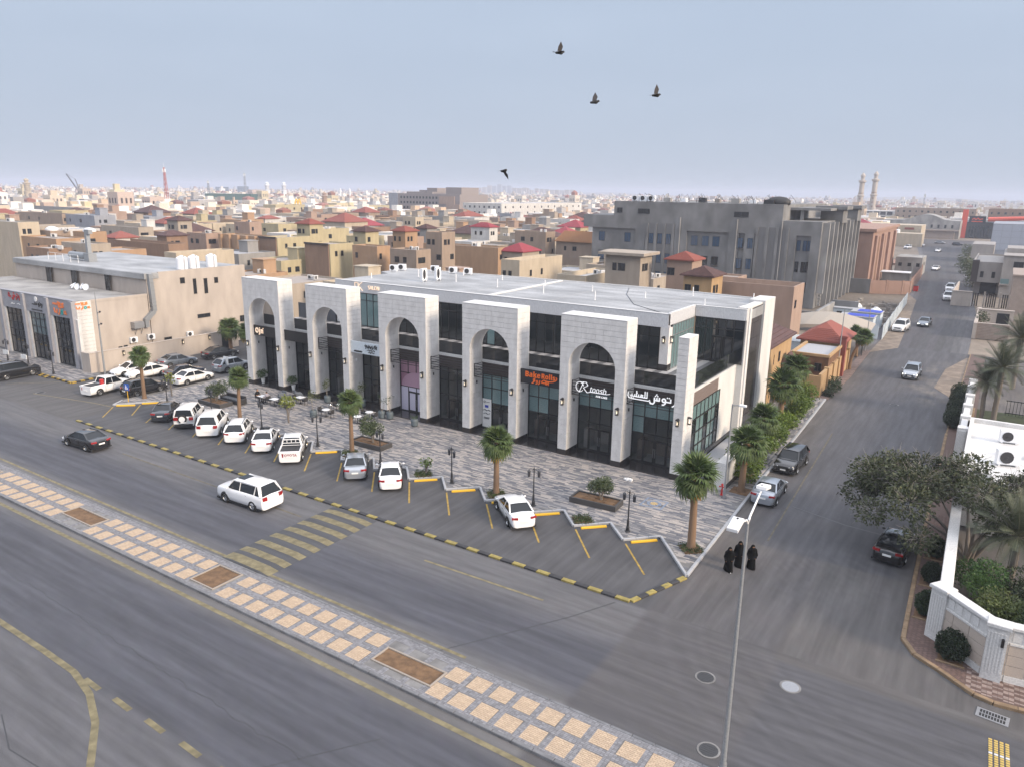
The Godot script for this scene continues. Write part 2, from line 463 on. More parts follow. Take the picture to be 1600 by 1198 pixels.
# ---------------------------------------------------------------- ground, roads, pavements
func bump01(x: float, a: float, b: float) -> float:   # 1 at a, 0 at b
	return clampf((b - x) / (b - a), 0, 1)

func road_tone(x: float, z: float) -> Color:
	var n := noise.get_noise_2d(x * 3.0, z * 3.0)
	var streak := noise.get_noise_2d(x * .35, z * 9.0)
	var c := Vector3(.108, .112, .134)
	var dust := Vector3(.205, .20, .202)
	var sand := Vector3(.27, .245, .215)
	var k := 0.0
	if z > -34.8 and x < -13.5:
		k = maxf(bump01(absf(z + 25.3), 0.1, 1.5) * .95 if z < -25 else 0.0, clampf((-z - 29.8) / 2.2, 0, 1) * .66 if z < -25 else 0.0)
		if z > -22.2:
			k = maxf(bump01(z + 22.0, .3, 1.4), clampf((z + 14.9) / .8, 0, 1) * .45)
		c *= 1.0 + streak * .2
	elif z <= -34.8 and x < -13.0 and z > -44:
		c = Vector3(.118, .118, .126) * (1.0 + n * .2)
		var bx := fposmod(x + 17.1 - (z + 42.5) * .9, 3.66) / 3.66
		k = bump01(absf(bx - .5), 0.0, .5) * clampf((-z - 38.0) / 4.0, 0, 1) * -.3
	if x > -92 and x < -73 and z < -34.5:
		c = Vector3(.13, .125, .125)
		k = .25 * bump01(absf(z + 36), 0.5, 3.0)
	if x >= -13.5 or (z < -45 and x > -20):
		var r := Vector2(x + 1.0, z + 37.5).length()
		var arc := noise.get_noise_2d(r * 14.0, x * .6)
		c = Vector3(.118, .118, .130) * (1.0 + arc * .25 * bump01(absf(r - 8.5), 2.0, 6.0))
		if z < -46:
			c *= 1.0 + noise.get_noise_2d(x * 9.0, z * .35) * .2
			k = maxf(bump01(x + 14.0 - (z + 60) * .02, 0.6, 3.4) * .72, bump01(-1.4 - x, .1, 1.3) * .6)
			dust = Vector3(.19, .168, .15)
		elif x < -6:
			k = bump01(absf(x + 12.5), .3, 4.0) * .55 * bump01(-z - 34.0, 12.0, 0.0) + .2
			dust = Vector3(.18, .16, .145)
		if z < -34 and x > -6.5 and z > -46:
			k = .45; dust = Vector3(.18, .165, .15)
		var sd := clampf(noise.get_noise_2d(x * 5.0 + 40, z * 2.2) * 1.6 + .15, 0, 1) * bump01(absf(z + 104), 6, 16) * clampf((x + 9.0) / 5.0, 0, 1)
		c = c.lerp(sand, sd)
	if z > -25.5 and x > -8.5:
		k = maxf(k, .25)
	if k < 0:
		c *= 1.0 + k
	else:
		c = c.lerp(dust, clampf(k + n * .18 * k, 0, 1))
	c *= 1.0 + noise.get_noise_2d(x * 22.0, z * 22.0) * .08
	return Color(c.x, c.y, c.z)

func grid(x0: float, x1: float, z0: float, z1: float, sx: float, sz: float, y: float, tone: Callable) -> ArrayMesh:
	var nx := int(ceil((x1 - x0) / sx)); var nz := int(ceil((z1 - z0) / sz))
	var v := PackedVector3Array(); var n := PackedVector3Array(); var c := PackedColorArray(); var ix := PackedInt32Array()
	for j in nz + 1:
		for i in nx + 1:
			var x := x0 + (x1 - x0) * i / nx; var z := z0 + (z1 - z0) * j / nz
			v.append(Vector3(x, y, z)); n.append(Vector3.UP); c.append(tone.call(x, z))
			if i < nx and j < nz:
				var a := j * (nx + 1) + i
				ix.append_array(PackedInt32Array([a, a + 1, a + nx + 2, a, a + nx + 2, a + nx + 1]))
	var ar := []
	ar.resize(Mesh.ARRAY_MAX)
	ar[Mesh.ARRAY_VERTEX] = v; ar[Mesh.ARRAY_NORMAL] = n; ar[Mesh.ARRAY_COLOR] = c; ar[Mesh.ARRAY_INDEX] = ix
	var m := ArrayMesh.new()
	m.add_surface_from_arrays(Mesh.PRIMITIVE_TRIANGLES, ar)
	return m

func line(pts: Array, w: float, y: float, mb: MB) -> void:
	for i in pts.size() - 1:
		var a: Vector2 = pts[i]; var b: Vector2 = pts[i + 1]
		var d := (b - a).normalized() * w / 2
		var m := Vector2(-d.y, d.x)
		mb.q(Vector3(a.x - m.x, y, a.y - m.y), Vector3(a.x + m.x, y, a.y + m.y), Vector3(b.x + m.x, y, b.y + m.y), Vector3(b.x - m.x, y, b.y - m.y))
		if mb.n[mb.n.size() - 1].y < 0:
			mb.v.resize(mb.v.size() - 6); mb.n.resize(mb.v.size()); mb.c.resize(mb.v.size())
			mb.q(Vector3(b.x - m.x, y, b.y - m.y), Vector3(b.x + m.x, y, b.y + m.y), Vector3(a.x + m.x, y, a.y + m.y), Vector3(a.x - m.x, y, a.y - m.y))

func kerb_run(par: Node, pts: Array, step: float, w: float, y0: float, y1: float, mats: Array, called := "kerb_block") -> void:   # blocks end to end, with open joints
	var k := 0
	for i in pts.size() - 1:
		var a: Vector2 = pts[i]; var b: Vector2 = pts[i + 1]
		var l := a.distance_to(b)
		var cnt := maxi(1, roundi(l / step))
		for j in cnt:
			var p := a.lerp(b, (j + .5) / cnt)
			var key := "kerb%.2f_%.2f_%.2f" % [l / cnt, w, y1 - y0]
			if not cache.has(key):
				var mb := MB.new()
				mb.bbox(-l / cnt / 2 + .008, l / cnt / 2 - .008, 0, y1 - y0, -w / 2, w / 2, .025)
				cache[key] = mb.made()
			var o := put(cache[key], called, mats[k % mats.size()], par)
			o.position = Vector3(p.x, y0 + .004 * sin(k * 2.3), p.y)
			o.rotation.y = -(b - a).angle() + .006 * sin(k * 5.1)
			k += 1

func bay_corner(k: int, head: bool) -> Vector2:   # the saw-tooth kerb of the angled parking bays
	return Vector2(-16.2 - 3.664 * k, -43.45) if head else Vector2(-18.08 - 3.664 * k, -41.6)

var plaza := PackedVector2Array()

func make_ground() -> void:
	noise.seed = 3; noise.frequency = 0.09; noise.fractal_octaves = 3
	var g := MB.new()
	for i in 12:
		for j in 12:
			var x := -6000.0 + i * 1000; var z := -6500.0 + j * 600
			g.q(Vector3(x, -.08, z + 600), Vector3(x + 1000, -.08, z + 600), Vector3(x + 1000, -.08, z), Vector3(x, -.08, z))
	struct(g, "ground", M.ground)
	struct(grid(-135, 16, -34.8, 2, .4, .3, 0, road_tone), "main_road", M.asphalt_x)
	struct(grid(-135, 16, -125, -34.8, .4, .4, 0, road_tone), "side_road", M.asphalt_z)
	# the side road runs on, bending left, to a crossing far off
	var v := MB.new()
	var l := [Vector2(-15.6, -125), Vector2(-16.9, -190), Vector2(-20, -250), Vector2(-26, -320), Vector2(-33, -385), Vector2(-36, -396)]
	var r := [Vector2(-2.2, -125), Vector2(-2.5, -165), Vector2(-6, -232), Vector2(-10, -290), Vector2(-13, -385), Vector2(-11, -396)]
	for i in 5:
		for s in 12:
			var tt := [s / 12.0, (s + 1) / 12.0]
			for kx in 12:
				var p := []
				for e in [[0, 0], [1, 0], [1, 1], [0, 1]]:
					var a: Vector2 = l[i].lerp(l[i + 1], tt[e[1]]); var b: Vector2 = r[i].lerp(r[i + 1], tt[e[1]])
					p.append(a.lerp(b, (kx + e[0]) / 12.0))
				var edge := absf(kx + .5 - 6) / 6.0
				var cc := .105 + .12 * pow(edge, 5.0) + .012 * sin(kx * 2.1 + i)
				v.col = Color(cc, cc * .985, cc * 1.06)
				v.q(Vector3(p[0].x, -.004, p[0].y), Vector3(p[1].x, -.004, p[1].y), Vector3(p[2].x, -.004, p[2].y), Vector3(p[3].x, -.004, p[3].y))
	v.col = Color(.11, .108, .115)
	v.q(Vector3(-120, -.012, -382), Vector3(60, -.012, -396), Vector3(60, -.012, -470), Vector3(-120, -.012, -462))
	struct(v, "far_road", M.asphalt_z)
	# plaza: one slab with the saw-tooth front
	plaza.append(Vector2(-12.93, -39.4))
	for k in 16:
		plaza.append(bay_corner(k, true)); plaza.append(bay_corner(k, false))
	plaza.remove_at(plaza.size() - 1)
	for p in [[-71.6, -43.75], [-74.5, -39.65], [-75.4, -41.1], [-74.8, -46], [-75, -56.6], [-18.9, -56.6], [-18.9, -78], [-18.2, -86.4], [-14.25, -86.4], [-13.95, -76], [-13.4, -55]]:
		plaza.append(Vector2(p[0], p[1]))
	var pm := MB.new()
	pm.prism(plaza, 0, .105)
	var pv := struct(pm, "plaza_pavement", M.kerb_dust)
	make_planks(pv)
	var kg := Node3D.new()
	kg.name = "plaza_kerb"; add_child(kg); kg.set_meta("kind", "structure")
	var front := []
	for p in plaza.slice(0, 35): front.append(p)
	kerb_run(kg, front, .92, .17, 0, .15, [M.kerb_grey])
	kerb_run(kg, [plaza[0], plaza[plaza.size() - 1], plaza[plaza.size() - 2], plaza[plaza.size() - 3]], 1.0, .2, 0, .15, [M.kerb_grey])
	kerb_run(kg, [plaza[34], plaza[36], plaza[37], Vector2(-75, -55)], 1.0, .17, 0, .14, [M.kerb_dust])
	# low painted kerb between the parking lane and the main road
	var yk := Node3D.new()
	yk.name = "painted_kerb"; add_child(yk); yk.set_meta("kind", "structure")
	kerb_run(yk, [Vector2(-72.2, -34.8), Vector2(-14.55, -34.9)], .86, .3, 0, .12, [M.kerb_yellow, M.kerb_black])
	kerb_run(yk, [Vector2(-14.5, -34.95), Vector2(-12.95, -39.2)], .66, .34, 0, .1, [M.kerb_yellow, M.kerb_black])
	# bay markings
	var bl := MB.new()
	for k in 15:
		var a := bay_corner(k, false) + Vector2(.32, .30)
		line([a, a + Vector2(2.65, 3.1)], .12, .006, bl)
	line([Vector2(-74.1, -39.4), Vector2(-71.4, -36.8)], .12, .006, bl)
	line([Vector2(-72.55, -41.4), Vector2(-69.75, -38.8)], .12, .006, bl)
	var pl := struct(bl, "parking_lines", M.line_orange)
	# yellow edge lines and the corner of the service lane
	var yl := MB.new()
	line([Vector2(-100, -26.0), Vector2(-60, -25.75), Vector2(-37.2, -25.62)], .2, .005, yl)
	line([Vector2(-33.2, -25.6), Vector2(-19, -25.62)], .2, .005, yl)
	line([Vector2(-100, -21.75), Vector2(-8, -21.3)], .26, .005, yl)
	line([Vector2(-27, -32.15), Vector2(-18.6, -32.3)], .16, .005, yl)
	line([Vector2(-100, -14.5), Vector2(-36.2, -14.5), Vector2(-33.45, -14.45), Vector2(-31.3, -14.02), Vector2(-29.2, -13.15), Vector2(-27, -11.76), Vector2(-24.5, -9.8)], .3, .005, yl)
	for k in 5:
		var x := -32.5 + k * 2.44
		line([Vector2(x, -14.46), Vector2(x + 1.3, -14.41)], .26, .006, yl)
	line([Vector2(-85.8, -37.2), Vector2(-77, -39.0), Vector2(-74.2, -39.3)], .14, .005, yl)
	line([Vector2(-92.5, -37.4), Vector2(-88.4, -41.4)], .12, .005, yl)
	struct(yl, "road_marking", M.line_yellow)
	yl = MB.new()
	line([Vector2(-10.2, -47), Vector2(-10.7, -60), Vector2(-11.2, -74)], .12, .005, yl)
	line([Vector2(-60, -32.2), Vector2(-38, -32.15)], .16, .005, yl)
	struct(yl, "road_marking", M.line_faint)
	# raised crossing with yellow stripes
	var hp := MB.new()
	var prof := [[-37.4, 0.0], [-36.6, .09], [-34.0, .09], [-33.2, 0.0]]
	hp.col = Color(.105, .107, .12)
	for i in 3:
		hp.q(Vector3(prof[i][0], prof[i][1] + .004, -25.3), Vector3(prof[i + 1][0], prof[i + 1][1] + .004, -25.3), Vector3(prof[i + 1][0], prof[i + 1][1] + .004, -34.6), Vector3(prof[i][0], prof[i][1] + .004, -34.6))
	var hump := struct(hp, "speed_hump", M.asphalt_x)
	for k in 8:
		var s := MB.new()
		var z := -25.45 - k * 1.16
		var wdt := .58 if k else .75
		for i in 3:
			var f0: float = prof[i][1] + .009; var f1: float = prof[i + 1][1] + .009
			s.q(Vector3(prof[i][0], f0, z), Vector3(prof[i + 1][0], f1, z), Vector3(prof[i + 1][0], f1, z - wdt), Vector3(prof[i][0], f0, z - wdt))
		put(s, "stripe", M.line_yellow, hump)
	make_median()
	# manholes and the drain grate
	for mh in [[-8.8, -30.75, "round dark manhole cover beside the lamp pole, the upper one by the corner"], [-5.3, -32.3, "round manhole cover in a square concrete patch near the right corner"], [-7.1, -26.2, "round manhole cover close to the foot of the tall lamp pole"], [-7.6, -88.8, "small pair of manhole lids in the middle of the side road"], [-85.5, -37.8, "dark manhole cover in front of the pickup lane"]]:
		var o := thing("manhole_cover", mh[2], "manhole cover", Vector3(mh[0], .004, mh[1]))
		var m := MB.new()
		m.lathe([Vector2(.48, 0), Vector2(.48, .012), Vector2(.4, .012), Vector2(.4, .004), Vector2(0, .004)], 20)
		put(m, "frame_ring", M.kerb_dust, o)
		var d := MB.new()
		d.lathe([Vector2(.385, 0), Vector2(.385, .014), Vector2(0, .016)], 20)
		for i in 5:
			d.box(-.3, .3, .014, .022, -.26 + i * .12, -.21 + i * .12)
		put(d, "lid", M.steel if mh[0] > -6 else M.charcoal, o)
	var dg := thing("drain_grate", "rectangular iron drain grate below the tan kerb at the right corner", "drain grate", Vector3(2.6, .006, -35.2), -.1)
	var dm := MB.new()
	dm.box(-.62, .62, 0, .02, -.36, .36)
	put(dm, "frame_plate", M.steel, dg)
	for i in 9:
		for j in 2:
			var s := MB.new()
			s.box(-.04, .04, .0202, .0225, -.12, .12)
			put(s, "slot", M.black, dg).position = Vector3(-.45 + i * .112, 0, -.15 + j * .3)
	var rs := Node3D.new()
	rs.name = "rumble_strip"; add_child(rs); tag(rs, "block of raised yellow road studs at the lower right corner", "rumble strip")
	var stud := MB.new()
	stud.bbox(-.07, .07, 0, .03, -.05, .05, .02)
	var sm := stud.made()
	for i in 14:
		for j in 4:
			var o := put(sm, "stud", M.sign_stud if (i % 8 == 6) else M.yellow_stud, rs)
			o.position = Vector3(2.55 + j * .2 + .004 * i, .002, -33.5 + i * .155)
	# cracks and patches in the asphalt
	var ck := MB.new()
	var pts := []
	for i in 60:
		pts.append(Vector2(-46 + i * .5, -17.2 + .09 * noise.get_noise_1d(i * 25.0) * 3 + i * .012))
	line(pts, .035, .004, ck)
	line([Vector2(-18.6, -19.2), Vector2(-21.2, -15.6), Vector2(-22.6, -13.6)], .05, .004, ck)
	line([Vector2(-20.4, -25.4), Vector2(-16.6, -31.6), Vector2(-15.2, -34.4)], .06, .004, ck)
	line([Vector2(-33, -11.2), Vector2(-30.5, -10.4), Vector2(-27, -10.7)], .05, .004, ck)
	line([Vector2(-10.2, -53.8), Vector2(-6.4, -52.6), Vector2(-2, -52.2)], .12, .004, ck)
	struct(ck, "road_crack", M.charcoal)

func make_planks(par: Node) -> void:   # narrow paving planks in three greys, laid in running courses
	var b := MB.new()
	b.bbox(-.5, .5, 0, 1, -.5, .5, .03)
	var at := []; var tint := []
	var r := RandomNumberGenerator.new(); r.seed = 11
	var tones := [Color(.135, .138, .155), Color(.20, .20, .21), Color(.30, .285, .28), Color(.40, .365, .335)]
	var z := -39.2
	while z > -56.5:
		var x := -75.4 + r.randf() * .6
		while x < -12.9:
			var w: float = [.45, .6, .6, .9][r.randi() % 4]
			var a := Vector2(x + .03, z); var e := Vector2(x + w - .03, z)
			if Geometry2D.is_point_in_polygon(a, plaza) and Geometry2D.is_point_in_polygon(e, plaza):
				at.append(Transform3D(Basis.from_scale(Vector3(w - .012, .016 + r.randf() * .004, .138)), Vector3(x + w / 2, .103, z)))
				tint.append(tones[r.randi() % 4] * (.9 + r.randf() * .2))
			x += w
		z -= .15
	var xx := -18.6
	while xx < -13.2:
		var zz := -56.7
		while zz > -86.3:
			var w: float = [.45, .6, .9][r.randi() % 3]
			if xx > -16.2 and Geometry2D.is_point_in_polygon(Vector2(xx, zz), plaza) and Geometry2D.is_point_in_polygon(Vector2(xx, zz - w), plaza):
				at.append(Transform3D(Basis.from_scale(Vector3(.138, .016 + r.randf() * .004, w - .012)), Vector3(xx, .103, zz - w / 2)))
				tint.append(tones[r.randi() % 4])
			zz -= w
		xx += .15
	scatter(par, "paving_planks", b.made(), at, tint, M.vertex)

func scatter(par: Node, called: String, m: Mesh, at: Array, tint: Array, material: Material) -> MultiMeshInstance3D:
	var mm := MultiMesh.new()
	mm.transform_format = MultiMesh.TRANSFORM_3D
	mm.use_colors = tint.size() > 0
	mm.mesh = m
	mm.instance_count = at.size()
	for i in at.size():
		mm.set_instance_transform(i, at[i])
		if tint.size(): mm.set_instance_color(i, tint[i])
	var o := MultiMeshInstance3D.new()
	o.name = called; o.multimesh = mm; o.material_override = material
	par.add_child(o, true)
	o.set_meta("kind", "stuff")
	return o

func make_median() -> void:
	var b := MB.new()
	var x1 := -5.0; var x0 := -104.0
	b.prism(PackedVector2Array([Vector2(x0, -25.25), Vector2(x1, -25.1), Vector2(x1, -22.05), Vector2(x0, -22.3)]), 0, .10)
	var md := struct(b, "median_strip", M.kerb_dust)
	var kr := Node3D.new(); kr.name = "median_kerb"; md.add_child(kr)
	kerb_run(kr, [Vector2(x0, -25.25), Vector2(x1, -25.1)], 1.0, .16, 0, .14, [M.kerb_grey2])
	kerb_run(kr, [Vector2(x0, -22.3), Vector2(x1, -22.05)], 1.0, .18, 0, .15, [M.kerb_grey2])
	# beige panels of small blocks, grey bands of setts between them, and three planted openings
	var holes := [[-51.6, -48.0, -24.2, -23.1], [-36.4, -34.45, -24.5, -22.62], [-22.5, -19.0, -23.95, -22.88], [-66.4, -63.2, -24.3, -23.0]]
	var blk := MB.new(); blk.bbox(-.5, .5, 0, 1, -.5, .5, .04)
	var panels := []
	for vr in 3:
		var pm := MB.new()
		var r := RandomNumberGenerator.new(); r.seed = 60 + vr
		for j in 9:
			for i in 5:
				var bw := .92 / 4.5
				var xa := clampf(-.46 + (i - (.5 if j % 2 else 0.0)) * bw, -.46, .46); var xb := clampf(-.46 + (i + 1 - (.5 if j % 2 else 0.0)) * bw, -.46, .46)
				if xb - xa < .03: continue
				var t := .9 + r.randf() * .2
				pm.col = Color(.50 * t, .385 * t, .275 * t)
				pm.bbox(xa + .005, xb - .005, 0, .018 + r.randf() * .006, -.46 + j * .1022 + .004, -.46 + (j + 1) * .1022 - .004, .006)
		panels.append(pm.made())
	var k := 0
	var nx := 78
	for i in nx:
		for row in 2:
			var cx := -8.4 - i * 1.252 + (0.0 if row == 0 else -.02)
			var cz := -24.2 - .0 if row == 0 else -22.82
			var clash := false
			for h in holes:
				if cx + .5 > h[0] and cx - .5 < h[1] and cz + .4 > h[2] and cz - .4 < h[3]: clash = true
			var o: MeshInstance3D
			if clash:
				continue
			o = put(panels[k % 3], "paving_panel", M.vertex, md)
			o.position = Vector3(cx, .102, cz + .002 * sin(k))
			k += 1
	var at := []; var tint := []
	var rr := RandomNumberGenerator.new(); rr.seed = 77
	var z := -25.1
	while z < -22.15:
		var x := x0
		while x < x1:
			var px := fposmod(x + 8.4 + .62, 1.252); var inside := px > .165 and px < 1.087 and ((z > -24.68 and z < -23.72) or (z > -23.30 and z < -22.34))
			for h in holes:
				if x > h[0] - .05 and x < h[1] + .05 and z > h[2] - .05 and z < h[3] + .05: inside = true
			if not inside:
				var t := rr.randf_range(.75, 1.15)
				at.append(Transform3D(Basis.from_scale(Vector3(.15, .014 + rr.randf() * .006, .088)), Vector3(x, .098, z)))
				tint.append(Color(.235 * t, .235 * t, .25 * t))
			x += .16
		z += .096
	scatter(md, "grey_setts", blk.made(), at, tint, M.vertex)
	for h in holes:
		var s := MB.new()
		s.prism(PackedVector2Array([Vector2(h[0], h[2]), Vector2(h[1], h[2]), Vector2(h[1], h[3]), Vector2(h[0], h[3])]), .09, .108)
		put(s, "soil_bed", M.soil, md)
		for e in [[h[0], h[1], h[2] - .1, h[2]], [h[0], h[1], h[3], h[3] + .1], [h[0] - .1, h[0], h[2] - .1, h[3] + .1], [h[1], h[1] + .1, h[2] - .1, h[3] + .1]]:
			var f := MB.new()
			f.bbox(e[0], e[1], .09, .17, e[2], e[3], .015)
			put(f, "bed_edging", M.bed_edge, md)

# ---------------------------------------------------------------- the arcade
const FX := -70.567      # left edge of the first portal
const FP := 10.197       # from portal to portal
const FW := 5.905        # width of a portal
const LW := 0.82         # width of a leg
const ZF := -53.38       # front of the portals
const ZB := -55.36       # back of the portals, where railings and fascias stand
const ZG := -55.5        # shop glass

func arch_poly(x: float, top: float) -> PackedVector2Array:
	var p := PackedVector2Array([Vector2(x, .6), Vector2(x + LW, .6)])
	var r := FW / 2 - LW
	for i in 29:
		var a := PI - PI * i / 28.0
		p.append(Vector2(x + FW / 2 + r * cos(a), 8.02 + r * sin(a)))
	p.append_array([Vector2(x + FW - LW, .6), Vector2(x + FW, .6), Vector2(x + FW, top), Vector2(x, top)])
	return p

func rect(x0: float, x1: float, y0: float, y1: float) -> PackedVector2Array:
	return PackedVector2Array([Vector2(x0, y0), Vector2(x1, y0), Vector2(x1, y1), Vector2(x0, y1)])

func slabs_side(mb: MB, x: float, z0: float, z1: float, y0: float, y1: float, hgt: float) -> void:   # stone courses on a face that looks to +x
	var n := roundi((y1 - y0) / hgt)
	for j in n:
		var a := y0 + (y1 - y0) * j / n + .018; var b := y0 + (y1 - y0) * (j + 1) / n - .014
		var cut := lerpf(z0, z1, .38 if j % 2 else .62)
		for s in [[z0 + .004, cut - .004], [cut + .004, z1 - .004]]:
			mb.box(x - .01, x + .028, a, b, s[0], s[1])

func lantern(par: Node, at: Vector3, turn := 0.0) -> void:
	var o := Node3D.new()
	o.name = "wall_lantern"; par.add_child(o, true)
	o.position = at; o.rotation.y = turn
	if not cache.has("lantern"):
		var b := MB.new()
		b.box(-.07, .07, .0, .62, 0, .03, true)
		b.beam(Vector3(0, .58, .02), Vector3(0, .62, .16), .03, .03)
		b.box(-.13, .13, .50, .55, .05, .31, true); b.box(-.09, .09, .55, .6, .09, .27); b.box(-.11, .11, 0, .05, .07, .29, true)
		for sx in [-1, 1]:
			for sz in [0, 1]:
				b.beam(Vector3(sx * .095, .05, .085 + sz * .19), Vector3(sx * .115, .5, .065 + sz * .23), .018, .018)
		cache["lantern"] = b.made()
		var g := MB.new()
		g.lathe([Vector2(0, .1), Vector2(.03, .14), Vector2(.03, .26), Vector2(.02, .36), Vector2(0, .37)], 8)
		cache["bulb"] = g.made()
	put(cache["lantern"], "cage", M.black_metal, o)
	put(cache["bulb"], "bulb", M.lamp_glow, o).position.z = .18
	var l := OmniLight3D.new()
	l.name = "lamp"; l.light_energy = 0.025; l.light_color = Color(1, .85, .62); l.light_size = .05; l.shadow_enabled = true; l.omni_range = 40; l.omni_attenuation = 2.0
	o.add_child(l)
	l.position = Vector3(0, .22, .18)

func bars(mb: MB, xs: Array, ys: Array, x0: float, x1: float, y0: float, y1: float, z: float, w := .07) -> void:   # curtain wall frame
	for x in xs: mb.box(x - w / 2, x + w / 2, y0, y1, z - .04, z + .05, true)
	for y in ys: mb.box(x0, x1, y - w / 2, y + w / 2, z - .036, z + .046, true)

func pane(par: Node, x0: float, x1: float, y0: float, y1: float, z: float, m: Material) -> MeshInstance3D:
	var k := "pane%.2f_%.2f" % [x1 - x0, y1 - y0]
	if not cache.has(k):
		var b := MB.new()
		b.q(Vector3(0, 0, 0), Vector3(x1 - x0, 0, 0), Vector3(x1 - x0, y1 - y0, 0), Vector3(0, y1 - y0, 0))
		cache[k] = b.made()
	var o := put(cache[k], "pane", m, par)
	o.position = Vector3(x0, y0, z)
	return o

func text_on(par: Node, called: String, s: String, size: float, at: Vector3, m: Material, turn := 0.0, shear := 0.0, depth := .05, bold := true) -> MeshInstance3D:
	var o := put(words(s, size, depth, bold), called, m, par)
	o.transform = Transform3D(Basis(Vector3.UP, turn) * Basis(Vector3(1, 0, 0), Vector3(shear, 1, 0), Vector3(0, 0, 1)), at)
	return o

func script_on(par: Node, called: String, paths: Array, sc: float, w: float, at: Vector3, m: Material, turn := 0.0, dots := []) -> MeshInstance3D:
	var b := MB.new()
	for p in paths:
		var q := []
		for a in p: q.append(Vector2(a[0], a[1]) * sc)
		b.stroke(q, w, 0, .05)
	for d in dots:
		var c := Vector2(d[0], d[1]) * sc
		b.wall(PackedVector2Array([c + Vector2(-w * .6, 0), c + Vector2(0, -w * .6), c + Vector2(w * .6, 0), c + Vector2(0, w * .6)]), 0, .05)
	var o := put(b, called, m, par)
	o.position = at; o.rotation.y = turn
	return o

func ring(cx: float, cy: float, r: float, a0 := 0.0, a1 := TAU, sy := 1.0) -> Array:
	var p := []
	for i in 13: p.append([cx + r * cos(lerpf(a0, a1, i / 12.0)), cy + r * sy * sin(lerpf(a0, a1, i / 12.0))])
	return p

const RTOOSH := [[[0, -.3], [.1, -.5], [.45, -.52], [.62, -.3], [.62, .3]], [[.62, 0], [.95, 0], [.95, .3]], [[.95, 0], [1.28, 0], [1.28, .36]], [[2.1, .12], [2.08, -.25], [1.9, -.42], [1.7, -.45]], [[2.15, 0], [2.8, 0], [2.8, .4]], [[3.4, .34], [3.42, 0], [3.3, -.32], [3.05, -.48]]]
const CARE := [[[-.2, .45], [-.25, 0], [-.1, -.3], [.5, -.36], [2.7, -.36], [2.9, -.2]], [[.1, 0], [.35, 0], [.35, .3]], [[.35, 0], [.75, 0], [.75, .28]], [[1.0, 0], [1.0, .75]], [[.75, 0], [1.3, 0], [1.3, .3]], [[1.3, 0], [1.75, .0], [1.9, .28], [1.65, .34], [1.6, .14], [1.9, 0], [2.2, 0], [2.2, .8]], [[2.2, 0], [2.5, 0], [2.5, .8]]]
const BAKE := [[[0, .3], [.06, 0], [-.1, -.35], [-.35, -.4]], [[.3, 0], [.3, .7]], [[.95, .1], [.9, -.3], [.6, -.42]], [[1.5, .32], [1.5, 0], [1.4, -.3], [1.2, -.42]], [[2.1, .35], [2.0, 0], [2.5, 0], [2.9, 0], [2.9, .25]], [[2.1, .35], [2.45, .55]], [[2.9, 0], [3.25, 0], [3.25, .3]], [[3.25, 0], [3.6, 0], [3.6, .32]]]

